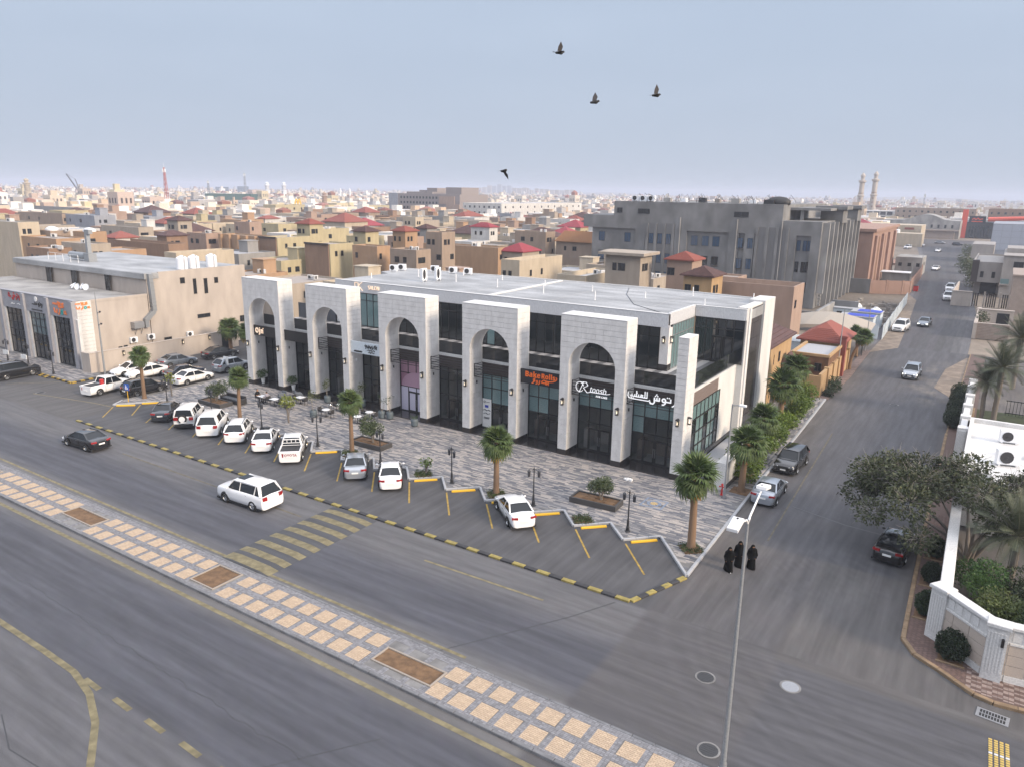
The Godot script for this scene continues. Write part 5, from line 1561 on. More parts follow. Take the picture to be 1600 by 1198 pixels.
func make_right_side() -> void:
	# tan pavement with a kerb, bending round the corner
	var edge := [Vector2(-1.85, -125), Vector2(-1.95, -97), Vector2(-2.05, -80), Vector2(-1.8, -58), Vector2(-1.55, -46), Vector2(-1.4, -39.5), Vector2(-.75, -38.3), Vector2(.3, -37.6), Vector2(1.85, -36.4), Vector2(2.6, -36.2), Vector2(9, -36.9)]
	var poly := PackedVector2Array()
	for p in edge: poly.append(p)
	poly.append_array([Vector2(9, -39), Vector2(2.2, -39), Vector2(.2, -42), Vector2(0, -125)])
	var b := MB.new(); b.prism(poly, 0, .11)
	var pv := struct(b, "corner_pavement", M.paver_red)
	var kb := Node3D.new(); kb.name = "corner_kerb"; pv.add_child(kb)
	kerb_run(kb, edge.slice(0, 3), 1.5, .16, 0, .12, [M.kerb_tan]); kerb_run(kb, edge.slice(2), .95, .24, 0, .16, [M.kerb_tan])
	var at := []; var tint := []
	var r := RandomNumberGenerator.new(); r.seed = 9
	b = MB.new(); b.bbox(-.5, .5, 0, 1, -.5, .5, .05)
	var z := -36.6
	while z > -58:
		var x := -1.6
		while x < 6.5:
			var p := Vector2(x, z)
			if Geometry2D.is_point_in_polygon(p, poly) and Geometry2D.is_point_in_polygon(p + Vector2(.1, .1), poly) and Geometry2D.is_point_in_polygon(p - Vector2(.12, .0), poly):
				var light := x > 1.5 and (int(floor(x / .42)) + int(floor(z / .2))) % 2 == 0
				var t := r.randf_range(.8, 1.15)
				at.append(Transform3D(Basis.from_scale(Vector3(.2, .016, .1)).rotated(Vector3.UP, PI / 4 if int(floor(x / .21) + floor(z / .11)) % 2 else -PI / 4) if x < 1.5 else Basis.from_scale(Vector3(.2, .016, .1)), Vector3(x, .103, z)))
				tint.append(Color(.32 * t, .25 * t, .22 * t) if light else Color(.16 * t, .105 * t, .09 * t))
			x += .212
		z -= .112
	scatter(pv, "red_pavers", b.made(), at, tint, M.vertex)
	for q in [[.75, -38.9], [-.65, -42.6], [-.75, -46.7], [-.8, -50.6]]:
		b = MB.new(); b.box(q[0] - .55, q[0] + .55, .1, .128, q[1] - .55, q[1] + .55)
		put(b, "soil_square", M.soil, pv)
		b = MB.new(); b.bbox(q[0] - .62, q[0] + .62, .1, .18, q[1] + .55, q[1] + .67, .02)
		put(b, "square_edging", M.kerb_tan, pv)
	# white stone corner wall with pilasters and tiled panels
	var w := thing("garden_wall", "white stone garden wall with fluted pilasters and tile panels at the right corner", "wall")
	var pts := [Vector2(-.35, -56), Vector2(-.1, -40.4), Vector2(2.0, -38.3), Vector2(2.9, -38.2), Vector2(7.5, -38.7)]
	for i in 4:
		var a: Vector2 = pts[i]; var e: Vector2 = pts[i + 1]
		var l := a.distance_to(e)
		var ang := -(e - a).angle()
		b = MB.new()
		b.box(0, l, .1, 2.85, -.36, -.02)
		b.box(.02, l - .02, .1, .45, -.02, .05); b.box(.02, l - .02, 2.05, 2.14, -.02, .05)
		var o := put(b, "wall_face", M.white_plaster, w)
		o.position = Vector3(a.x, 0, a.y); o.rotation.y = ang
		b = MB.new(); b.bbox(-.06, l + .06, 2.85, 3.0, -.46, .12, .03)
		o = put(b, "coping", M.white_plaster, w)
		o.position = Vector3(a.x, .002 * i, a.y); o.rotation.y = ang
		if i > 0:
			var n := maxi(1, int(l / .75))
			for j in n:
				for k in 3:
					b = MB.new(); b.bbox(j * l / n + .015, (j + 1) * l / n - .015, 0, .5, 0, .025, .004)
					b = MB.new(); b.box(j * l / n + .015, (j + 1) * l / n - .015, .47 + k * .53, .47 + (k + 1) * .53 - .02, -.02, .012)
					o = put(b, "wall_tile", M.tile_beige, w)
					o.position = Vector3(a.x, 0, a.y); o.rotation.y = ang
			for j in int(l / .5):
				b = MB.new(); b.box(j * .5 + .1, j * .5 + .42, 2.25, 2.72, -.02, .02)
				o = put(b, "frieze_panel", M.travertine_top, w)
				o.position = Vector3(a.x, 0, a.y); o.rotation.y = ang
	for p in [[-.1, -40.35, .6], [2.4, -38.1, 0.05]]:
		b = MB.new(); b.box(-.42, .42, .1, 2.9, -.42, .16)
		for j in 6: b.box(-.38 + j * .13, -.31 + j * .13, .55, 2.6, .16, .19)
		b.bbox(-.5, .5, 2.88, 3.06, -.5, .26, .03)
		var o := put(b, "pilaster", M.white_plaster, w)
		o.position = Vector3(p[0], 0, p[1]); o.rotation.y = -p[2]
	b = MB.new(); b.cbox(Vector3(2.62, 2.2, -37.86), Vector3(.12, .4, .12)); b.cbox(Vector3(-.42, 2.1, -40.9), Vector3(.16, .35, .16))
	put(b, "wall_light", M.black, w)
	# the garden wall further on, a cross wall, lawn, white annex with air conditioners
	w = thing("garden_wall", "plain white garden wall with square piers along the side road", "wall")
	b = MB.new(); b.box(-.95, -.45, .1, 2.9, -92.5, -71.5)
	put(b, "wall_face", M.white_plaster, w)
	for z2 in [-72, -76.2, -80.6, -85, -89, -92.4]:
		b = MB.new(); b.bbox(-1.1, -.3, .1, 3.15, z2 - .4, z2 + .4, .03)
		put(b, "pier", M.white_plaster, w)
	b = MB.new(); b.box(-.45, 9, .1, 2.8, -76.1, -75.8); b.bbox(-.5, 9, 2.8, 2.92, -76.2, -75.7, .02)
	put(b, "cross_wall", M.white_plaster, w)
	var lw := MB.new(); lw.prism(PackedVector2Array([Vector2(-.4, -92), Vector2(12, -92), Vector2(12, -76.2), Vector2(-.4, -76.2)]), 0, .08)
	var lawn := struct(lw, "lawn", M.grass)
	b = MB.new(); b.bbox(-.3, -.1, .08, .2, -92, -76.4, .02); b.box(3.0, 12, .08, .16, -86, -84.5)
	put(b, "lawn_edging", M.kerb_tan, lawn)
	w = thing("iron_fence", "dark railing at the far side of the lawn", "fence")
	for i in 26:
		b = MB.new(); b.box(2.6 + i * .3, 2.64 + i * .3, .1, 1.7, -91.1, -91.06, true)
		put(b, "bar", M.black_metal, w)
	b = MB.new(); b.box(2.5, 10.4, 1.6, 1.68, -91.12, -91.04, true); b.box(2.5, 10.4, .3, .38, -91.12, -91.04, true)
	put(b, "rail", M.black_metal, w)
	w = thing("white_annex", "white flat-roofed annex behind the big tree on the right", "building")
	b = MB.new(); b.box(-.3, 10, .1, 2.9, -75.4, -57); b.box(1.5, 10, .1, 3.6, -60.5, -56.2)
	put(b, "wall", M.white_plaster, w)
	b = MB.new(); b.box(-.3, 10, 2.9, 3.25, -75.4, -75.0); b.box(-.3, 0, 2.9, 3.25, -75, -57)
	put(b, "parapet", M.white_plaster, w)
	aircon("air conditioner on the white annex roof, the farther and darker one", Vector3(2.5, 2.92, -70.2), 0.2, 1.3)
	aircon("air conditioner on the white annex roof, the nearer white one", Vector3(2.4, 2.92, -64.0), 0.3, 1.5)
	aircon("air conditioner on the white annex roof close to the right edge", Vector3(4.2, 2.92, -66.5), 0.2, 1.3)
	# cream gate walls and the villas on the right of the side road
	w = thing("gate_wall", "cream wall with a dark gate and grey stone face on the right of the road", "wall")
	b = MB.new(); b.box(-2.4, -1.9, 0, 2.6, -161, -140); b.box(-2.4, 2.5, 0, 2.6, -141, -140.5); b.box(-2.2, 3, 0, 3.4, -152, -151.4); b.bbox(-2.5, 3, 3.4, 3.55, -152.1, -151.3, .02)
	put(b, "wall_face", M.cream_plaster, w)
	for j in 10:
		b = MB.new(); b.box(-1.85, 2.5, .1 + j * .25, .3 + j * .25, -140.5, -140.42)
		put(b, "stone_course", M.stone_brown, w)
	b = MB.new(); b.box(.6, 2.4, .1, 3.0, -151.4, -151.32)
	put(b, "gate", M.black, w)
	w = thing("grey_villa", "modern grey villa with a dark brown corner panel beside the road", "house")
	b = MB.new(); b.box(-5.6, .2, 2.9, 7.6, -232, -207.2, true); b.box(-5.0, .1, 0, 2.9, -231, -210); b.box(-5.6, .2, 7.6, 8.0, -232, -231.6); b.box(-5.6, -5.3, 7.6, 8.0, -231.6, -207.2)
	put(b, "wall", M.villa_grey, w)
	b = MB.new(); b.box(-5.75, -4.4, 2.9, 7.9, -210, -206.9)
	put(b, "corner_panel", M.brown_fascia, w)
	for x in [-3.6, -1.3]: window_in(w, Vector3(x, 4.0, -207.18), .7, 1.4, 0)
	b = MB.new(); b.box(-3.6, -.3, .1, 2.6, -209.98, -209.9)
	put(b, "garage_door", M.black, w)
	b = MB.new(); b.box(.2, 8, 0, 9.4, -230, -204); b.box(.6, 8, 9.4, 10.6, -228, -214); b.bbox(.1, 8.2, 9.4, 9.55, -230.2, -203.8, .02)
	put(b, "rear_block", M.villa_grey, w)
	window_in(w, Vector3(3.2, 6.9, -203.98), 1.9, 1.3, 0)
	b = MB.new(); b.box(.25, 1.9, 3.2, 4.3, -203.3, -203.24, true)
	put(b, "glass_balcony", M.glass_teal, w)
	b = MB.new(); b.box(.2, 2.0, 2.9, 3.2, -204, -203.2, true)
	put(b, "balcony_slab", M.villa_grey, w)
	w = thing("villa_wall", "cream garden wall with brown slatted gates before the grey villa", "wall")
	b = MB.new(); b.box(-7.9, -4.3, 0, 3.0, -182.4, -182); b.box(-7.9, -7.6, 0, 3.0, -205, -182.2); b.bbox(-8.0, -4.2, 3.0, 3.15, -182.5, -181.9, .02)
	b.box(-2.2, -1.9, 0, 3.2, -183, -182.6); b.box(0.6, .9, 0, 3.2, -183.2, -182.8)
	put(b, "wall_face", M.cream_plaster, w)
	for q in [[-4.1, 3], [-1.7, 5], [1.1, 3]]:
		for i in q[1]:
			b = MB.new(); b.box(q[0] + i * .38, q[0] + i * .38 + .24, .1, 2.9, -182.6, -182.5, true)
			put(b, "gate_slat", M.brown_fascia, w)
	w = thing("beige_villa", "tall plain beige house at the right edge of the picture", "house")
	b = MB.new(); b.box(2.2, 14, 0, 8.2, -182, -166); b.bbox(2.0, 14, 8.2, 8.5, -182.2, -165.8, .03)
	put(b, "wall", M.stone_brown, w)
	# houses on the left side of the side road
	w = thing("brick_annex", "low brick annex with a white flat roof beside the side pavement", "house")
	b = MB.new(); b.box(-19.4, -15.2, 0, 3.75, -99, -91.2)
	put(b, "wall", M.brick_brown, w)
	b = MB.new(); b.box(-19.2, -15.4, 3.75, 3.8, -98.8, -91.4)
	put(b, "roof", M.kerb_grey, w)
	b = MB.new(); b.box(-19.5, -15.1, 3.75, 4.05, -91.4, -91.1); b.box(-15.4, -15.1, 3.75, 4.05, -99, -91.4); b.box(-19.5, -19.2, 3.75, 4.05, -99, -91.4)
	put(b, "parapet", M.ochre_plaster, w)
	for q in [[-18.2, 1.4], [-16.3, .8]]: window_in(w, Vector3(q[0], 2.0, -91.18), q[1], 1.0, 0)
	w = thing("street_wall", "ochre street wall with piers along the pink pavement", "wall")
	b = MB.new(); b.box(-15.3, -15.0, 0, 2.7, -104, -86.6); b.box(-18.3, -15, 0, 2.5, -86.8, -86.5)
	put(b, "wall_face", M.ochre_plaster, w)
	for i in 5:
		b = MB.new(); b.box(-15.4, -14.85, 0, 2.85, -90.5 - i * 3.3, -90 - i * 3.3)
		put(b, "pier", M.ochre_plaster, w)
	w = thing("gatehouse", "gatehouse with a red hipped tile roof and a red brick pillar", "house")
	b = MB.new(); b.box(-20.2, -15.3, 0, 4.2, -107, -99.3)
	put(b, "wall", M.ochre_plaster, w)
	b = MB.new(); b.hip(-20.7, -14.8, -107.4, -98.9, 4.3, 1.9)
	put(b, "roof", M.red_tile, w)
	b = MB.new()
	for j in 7: b.beam(Vector3(-20.55 + j * .28, 4.42 + j * .185, -98.85 - j * .29), Vector3(-14.95 - j * .28, 4.42 + j * .185, -98.85 - j * .29), .05, .05)
	put(b, "tile_course", M.red_tile, w)
	b = MB.new(); b.box(-15.4, -14.7, 0, 4.9, -99.6, -98.8); b.bbox(-15.5, -14.6, 4.9, 5.2, -99.7, -98.7, .05)
	put(b, "pillar", M.brick_red, w)
	w = thing("tent_canopy", "beige tent canopy with a sagging roof beside the site fence", "canopy")
	b = MB.new()
	for i in 6:
		var xa := -27.0 + i * 2.1; var ya := 3.6 + 1.2 * sin(PI * i / 6.0); var yb := 3.6 + 1.2 * sin(PI * (i + 1) / 6.0)
		b.q(Vector3(xa, ya - .8, -113.5), Vector3(xa + 2.1, yb - .8, -113.5), Vector3(xa + 2.1, yb, -122), Vector3(xa, ya, -122))
		b.q(Vector3(xa, ya - 1.3, -113.4), Vector3(xa + 2.1, yb - 1.3, -113.4), Vector3(xa + 2.1, yb - .8, -113.5), Vector3(xa, ya - .8, -113.5))
	put(b, "cloth", M.tent, w)
	for x in [-26.8, -20.6, -14.8]:
		b = MB.new(); b.tube(Vector3(x, 0, -114), Vector3(x, 3.0, -114), .08, .08, 6)
		put(b, "post", M.charcoal, w)
	w = thing("corrugated_shed", "pale corrugated sheet roof between the house and the tree", "shed", Vector3(-23.6, 0, -108))
	b = MB.new(); b.box(-2.6, 2.4, 0, 2.6, -2.5, 2.5)
	for i in 20: b.box(-2.7 + i * .26, -2.56 + i * .26, 2.6, 2.68, -2.7, 2.7)
	put(b, "sheet", M.sheet_white, w)
	var pp := MB.new(); pp.prism(PackedVector2Array([Vector2(-14.0, -86.4), Vector2(-15.0, -86.4), Vector2(-15.1, -119), Vector2(-14.3, -119), Vector2(-13.8, -100)]), 0, .11)
	struct(pp, "pink_pavement", M.paver_pink)
	# ramp and low white wall beside the arcade
	pp = MB.new(); pp.prism(PackedVector2Array([Vector2(-19.0, -56), Vector2(-16.3, -56), Vector2(-16.3, -75), Vector2(-19.0, -75)]), .1, .135)
	struct(pp, "ramp", M.kerb_grey)
	w = thing("low_wall", "short white wall stub with a small dark box at the arcade corner", "wall", Vector3(-15.5, .1, -53.6))
	b = MB.new(); b.bbox(-.5, .3, 0, 2.15, -5.5, 0, .02)
	put(b, "wall_face", M.white_plaster, w)
	b = MB.new(); b.box(.3, .33, 0, .4, -5.5, 0)
	put(b, "plinth", M.granite, w)
	b = MB.new(); b.box(.3, .38, 1.2, 1.55, -3.0, -2.6, true)
	put(b, "meter_box", M.black, w)

# ---------------------------------------------------------------- vehicles (nose towards +x)
const CARS := {
	"sedan": {"l": 4.75, "w": 1.82, "wb": 2.75, "r": .33, "belt": [[-2.36, .60, .66], [-2.33, .88, .80], [-2.2, 1.02, .86], [-1.7, 1.06, .90], [-.9, .98, .91], [.3, .95, .91], [.95, .96, .905], [1.5, .90, .88], [2.05, .80, .80], [2.3, .66, .66], [2.37, .52, .56]], "cab": [[1.1, .95], [.28, 1.41], [-.95, 1.42], [-1.75, 1.04]], "pil": -.32, "gh": 1.44},
	"suv": {"l": 4.6, "w": 1.86, "wb": 2.68, "r": .36, "belt": [[-2.28, .62, .74], [-2.26, .95, .84], [-2.18, 1.10, .88], [-1.5, 1.12, .92], [-.6, 1.09, .93], [.4, 1.06, .93], [.95, 1.05, .92], [1.5, 1.0, .90], [2.05, .92, .84], [2.24, .78, .74], [2.3, .6, .66]], "cab": [[1.12, 1.05], [.42, 1.60], [-1.65, 1.62], [-2.16, 1.12]], "pil": -.25, "gh": 1.66},
	"cruiser": {"l": 4.98, "w": 1.97, "wb": 2.85, "r": .39, "belt": [[-2.47, .62, .84], [-2.46, 1.0, .92], [-2.4, 1.2, .95], [-1.5, 1.22, .97], [-.5, 1.2, .98], [.5, 1.18, .98], [1.05, 1.19, .97], [1.6, 1.15, .94], [2.25, 1.08, .88], [2.44, .92, .80], [2.48, .66, .74]], "cab": [[1.2, 1.18], [.62, 1.80], [-2.0, 1.84], [-2.38, 1.22]], "pil": -.1, "gh": 1.88},
	"boxy": {"l": 4.6, "w": 1.9, "wb": 2.69, "r": .40, "belt": [[-2.1, .7, .84], [-2.09, 1.05, .9], [-2.05, 1.2, .92], [-1.4, 1.22, .94], [-.5, 1.22, .95], [.5, 1.22, .95], [1.0, 1.2, .94], [1.5, 1.17, .92], [2.0, 1.1, .88], [2.15, .95, .82], [2.2, .68, .76]], "cab": [[1.05, 1.2], [.72, 1.76], [-1.95, 1.80], [-2.06, 1.22]], "pil": -.55, "gh": 1.83},
	"pickup": {"l": 5.2, "w": 1.83, "wb": 3.05, "r": .37, "belt": [[-2.58, .6, .80], [-2.57, .95, .86], [-2.54, 1.06, .88], [-1.6, 1.07, .90], [-.5, 1.08, .91], [.5, 1.08, .91], [1.0, 1.09, .905], [1.6, 1.04, .89], [2.3, .96, .82], [2.52, .82, .74], [2.58, .62, .68]], "cab": [[1.28, 1.08], [.65, 1.68], [-.55, 1.70], [-.78, 1.1]], "pil": .1, "gh": 1.73},
	"van": {"l": 4.9, "w": 1.8, "wb": 2.6, "r": .33, "belt": [[-2.42, .6, .8], [-2.41, .95, .86], [-2.4, 1.15, .88], [-1.0, 1.15, .89], [.2, 1.15, .89], [1.6, 1.15, .88], [2.0, 1.08, .86], [2.3, .95, .8], [2.42, .6, .7]], "cab": [[2.1, 1.12], [1.5, 1.95], [-2.2, 1.97], [-2.38, 1.16]], "pil": .4, "gh": 2.02},
}

func car_body(k: Dictionary) -> ArrayMesh:
	var b := MB.new()
	var rings := []
	var hw: float = k.w / 2
	for s in k.belt:
		var x: float = s[0]; var yt: float = s[1]; var w: float = s[2] / .95 * hw
		var yb := .24
		var h := yt - yb
		var ring := []
		for p in [[.78, 0.0], [.97, .10], [1.0, .42], [.995, .70], [.965, .92], [.86, 1.0]]:
			ring.append(Vector3(x, yb + h * p[1], w * p[0]))
		ring.append(Vector3(x, yt + .035, 0))
		for i in range(5, -1, -1): ring.append(ring[i] * Vector3(1, 1, -1))
		rings.append(ring)
	var ns := []
	for i in rings.size():
		var row := []
		for j in 13:
			var a: Vector3 = rings[mini(i + 1, rings.size() - 1)][j] - rings[maxi(i - 1, 0)][j]
			var e: Vector3 = rings[i][mini(j + 1, 12)] - rings[i][maxi(j - 1, 0)]
			row.append(a.cross(e).normalized())
		ns.append(row)
	for i in rings.size() - 1:
		for j in 12:
			b.qs(rings[i][j], rings[i + 1][j], rings[i + 1][j + 1], rings[i][j + 1], ns[i][j], ns[i + 1][j], ns[i + 1][j + 1], ns[i][j + 1])
	for e in [0, rings.size() - 1]:
		var r: Array = rings[e]
		var mid := Vector3(r[0].x, .45, 0)
		for j in 13:
			if e == 0: b.tri(mid, r[j], r[(j + 1) % 13])
			else: b.tri(mid, r[(j + 1) % 13], r[j])
	return b.made()

func car_parts(kind: String) -> Dictionary:
	var key := "car_" + kind
	if cache.has(key): return cache[key]
	var k: Dictionary = CARS[kind]
	var d := {}
	var hw: float = k.w / 2
	d["body"] = car_body(k)
	var c: Array = k.cab
	var lo := hw * .90; var hi := hw * .70
	var pt := func(i: int, s: float) -> Vector3: return Vector3(c[i][0], c[i][1] - (.02 if i == 0 or i == 3 else 0.0), s * (lo if i == 0 or i == 3 else hi))
	var b := MB.new()
	b.q(pt.call(0, -1), pt.call(0, 1), pt.call(1, 1), pt.call(1, -1))
	if b.n[0].x < 0:
		b = MB.new(); b.q(pt.call(0, 1), pt.call(0, -1), pt.call(1, -1), pt.call(1, 1))
	d["windshield"] = b.made()
	b = MB.new(); b.q(pt.call(3, -1), pt.call(3, 1), pt.call(2, 1), pt.call(2, -1))
	if b.n[0].x > 0:
		b = MB.new(); b.q(pt.call(3, 1), pt.call(3, -1), pt.call(2, -1), pt.call(2, 1))
	d["rear_window"] = b.made()
	for s in [-1.0, 1.0]:
		b = MB.new()
		var q := [pt.call(0, s), pt.call(3, s), pt.call(2, s), pt.call(1, s)]
		if s > 0: q.reverse()
		b.q(q[0], q[1], q[2], q[3])
		if signf(b.n[0].z) != s:
			b = MB.new(); b.q(q[3], q[2], q[1], q[0])
		d["side_window" + str(int(s))] = b.made()
	# roof skin and pillars in paint
	b = MB.new()
	var a: Vector3 = pt.call(1, 1); var e: Vector3 = pt.call(2, 1)
	var nx := 5
	for i in nx:
		for j in 4:
			var f := []
			var fn := []
			for g in [[0, 0], [1, 0], [1, 1], [0, 1]]:
				var u: float = (i + g[0]) / float(nx); var w: float = (j + g[1]) / 4.0 * 2 - 1
				var y: float = lerpf(a.y, e.y, u) + (k.gh - a.y) * sin(PI * clampf(u * .8 + .15, 0, 1)) * .9 - .035 * w * w + .02
				f.append(Vector3(lerpf(a.x + .05, e.x - .05, u), y, hi * 1.03 * w))
				fn.append(Vector3((u - .5) * -.25, 1, w * .35))
			b.qs(f[0], f[1], f[2], f[3], fn[0], fn[1], fn[2], fn[3])
	for s in [-1.0, 1.0]:
		b.beam(pt.call(0, s * 1.005), pt.call(1, s * 1.005) + Vector3(0, .02, 0), .07, .05)
		b.beam(pt.call(1, s * 1.01) + Vector3(-.03, .0, 0), pt.call(2, s * 1.01) + Vector3(0, .0, 0), .05, .07)
		b.beam(pt.call(2, s * 1.005) + Vector3(0, .02, 0), pt.call(3, s * 1.005), .09, .06)
		var px: float = k.pil
		b.beam(Vector3(px, c[0][1], s * lo * 1.005), Vector3(px, c[1][1], s * hi * 1.012), .07, .035)
		if kind in ["suv", "cruiser", "boxy", "van"]:
			var qx: float = c[3][0] + .75
			b.beam(Vector3(qx, c[3][1], s * lo * 1.005), Vector3(qx - .06, c[2][1], s * hi * 1.012), .12, .035)
			b.beam(Vector3(c[3][0] + .1, c[3][1] - .02, s * lo * .985), Vector3(c[2][0] + .05, c[2][1], s * hi * 1.0), .22, .06)
	d["roof"] = b.made()
	# wheel: tyre and rim
	var r: float = k.r
	b = MB.new()
	b.t = Transform3D(Basis(Vector3.RIGHT, PI / 2), Vector3.ZERO)
	b.lathe([Vector2(r * .62, -.11), Vector2(r * .95, -.11), Vector2(r, -.07), Vector2(r, .07), Vector2(r * .95, .11), Vector2(r * .62, .11)], 18)
	d["tyre"] = b.made()
	b = MB.new()
	b.t = Transform3D(Basis(Vector3.RIGHT, PI / 2), Vector3.ZERO)
	b.lathe([Vector2(r * .64, .09), Vector2(r * .56, .105), Vector2(r * .52, .07), Vector2(r * .2, .075), Vector2(r * .16, .1), Vector2(0, .1)], 15)
	d["rim"] = b.made()
	b = MB.new()
	for sx in [-1.0, 1.0]:
		for s in [-1.0, 1.0]:
			var cx: float = k.wb / 2 * sx - .02
			for i in 12:
				var a0 := PI * i / 12.0 - .12; var a1 := PI * (i + 1) / 12.0 - .12 + (.24 if i == 11 else 0.0)
				var o := r * 1.2
				var z: float = s * hw * 1.003
				b.tri(Vector3(cx, r, z), Vector3(cx + o * cos(a0), r + o * sin(a0), z), Vector3(cx + o * cos(a1), r + o * sin(a1), z))
	d["wheel_arch"] = b.made()
	# lower trim, seams, grille
	b = MB.new()
	b.box(-k.l / 2 + .12, k.l / 2 - .12, .17, .30, -hw * .97, hw * .97, true)
	d["sill_trim"] = b.made()
	b = MB.new()
	var belt: float = c[0][1]
	for s in [-1.0, 1.0]:
		for x in [k.pil, k.pil + 1.02, k.pil - .92]:
			b.beam(Vector3(x, .34, s * hw * .998), Vector3(x, belt - .1, s * hw * .985), .012, .012)
		b.beam(Vector3(c[3][0] + .1, belt - .035, s * hw * .93), Vector3(c[0][0] - .1, belt - .04, s * hw * .93), .02, .02)
		for x in [k.pil + .2, k.pil - .7]:
			b.beam(Vector3(x - .09, belt - .17, s * hw * 1.0), Vector3(x + .09, belt - .17, s * hw * 1.0), .02, .03)
	d["door_seam"] = b.made()
	b = MB.new()
	var fx: float = k.l / 2; var bl: Array = k.belt
	var fy: float = bl[bl.size() - 2][1]
	b.box(fx - .16, fx + .015, fy - .30, fy - .12, -hw * .48, hw * .48, true)
	b.box(fx - .16, fx + .01, .30, .42, -hw * .62, hw * .62, true)
	d["grille"] = b.made()
	b = MB.new()
	for s in [-1.0, 1.0]:
		b.t = Transform3D(Basis(Vector3.UP, -s * .32), Vector3(fx - .17, fy - .08, s * hw * .66))
		b.box(-.12, .09, -.09, .06, -.2, .2, true)
	d["headlight"] = b.made()
	b = MB.new()
	var ty: float = bl[2][1]
	for s in [-1.0, 1.0]:
		b.t = Transform3D(Basis(Vector3.UP, s * .28), Vector3(-fx + .11, ty - .13, s * hw * .70))
		if kind in ["cruiser", "boxy"]: b.box(-.13, .1, -.16, .1, -.16, .2, true)
		elif kind == "pickup": b.box(-.07, .1, -.26, .06, -.04, .17, true)
		else: b.box(-.085, .12, -.07, .07, -.2, .23, true)
	d["taillight"] = b.made()
	b = MB.new(); b.box(-fx - .012, -fx + .05, .62, .74, -.25, .25, true)
	d["plate"] = b.made()
	b = MB.new(); b.box(fx - .05, fx + .02, .42, .54, -.22, .22, true)
	d["front_plate"] = b.made()
	b = MB.new()
	for s in [-1.0, 1.0]:
		b.ball(Vector3(c[0][0] - .22, belt + .10, s * (hw + .12)), Vector3(.07, .075, .11), 8, 5)
		b.beam(Vector3(c[0][0] - .2, belt + .05, s * hw * .92), Vector3(c[0][0] - .2, belt + .06, s * (hw + .06)), .04, .03)
	d["mirror"] = b.made()
	b = MB.new()
	b.box(-fx - .03, -fx + .14, .34, .52, -hw * .84, hw * .84, true)
	d["bumper"] = b.made()
	b = MB.new()
	for s in [-1.0, 1.0]:
		b.beam(Vector3(c[1][0] - .1, k.gh + .045, s * hi * .92), Vector3(c[2][0] + .15, c[2][1] + .05, s * hi * .92), .035, .035)
	d["roof_rail"] = b.made()
	cache[key] = d
	return d

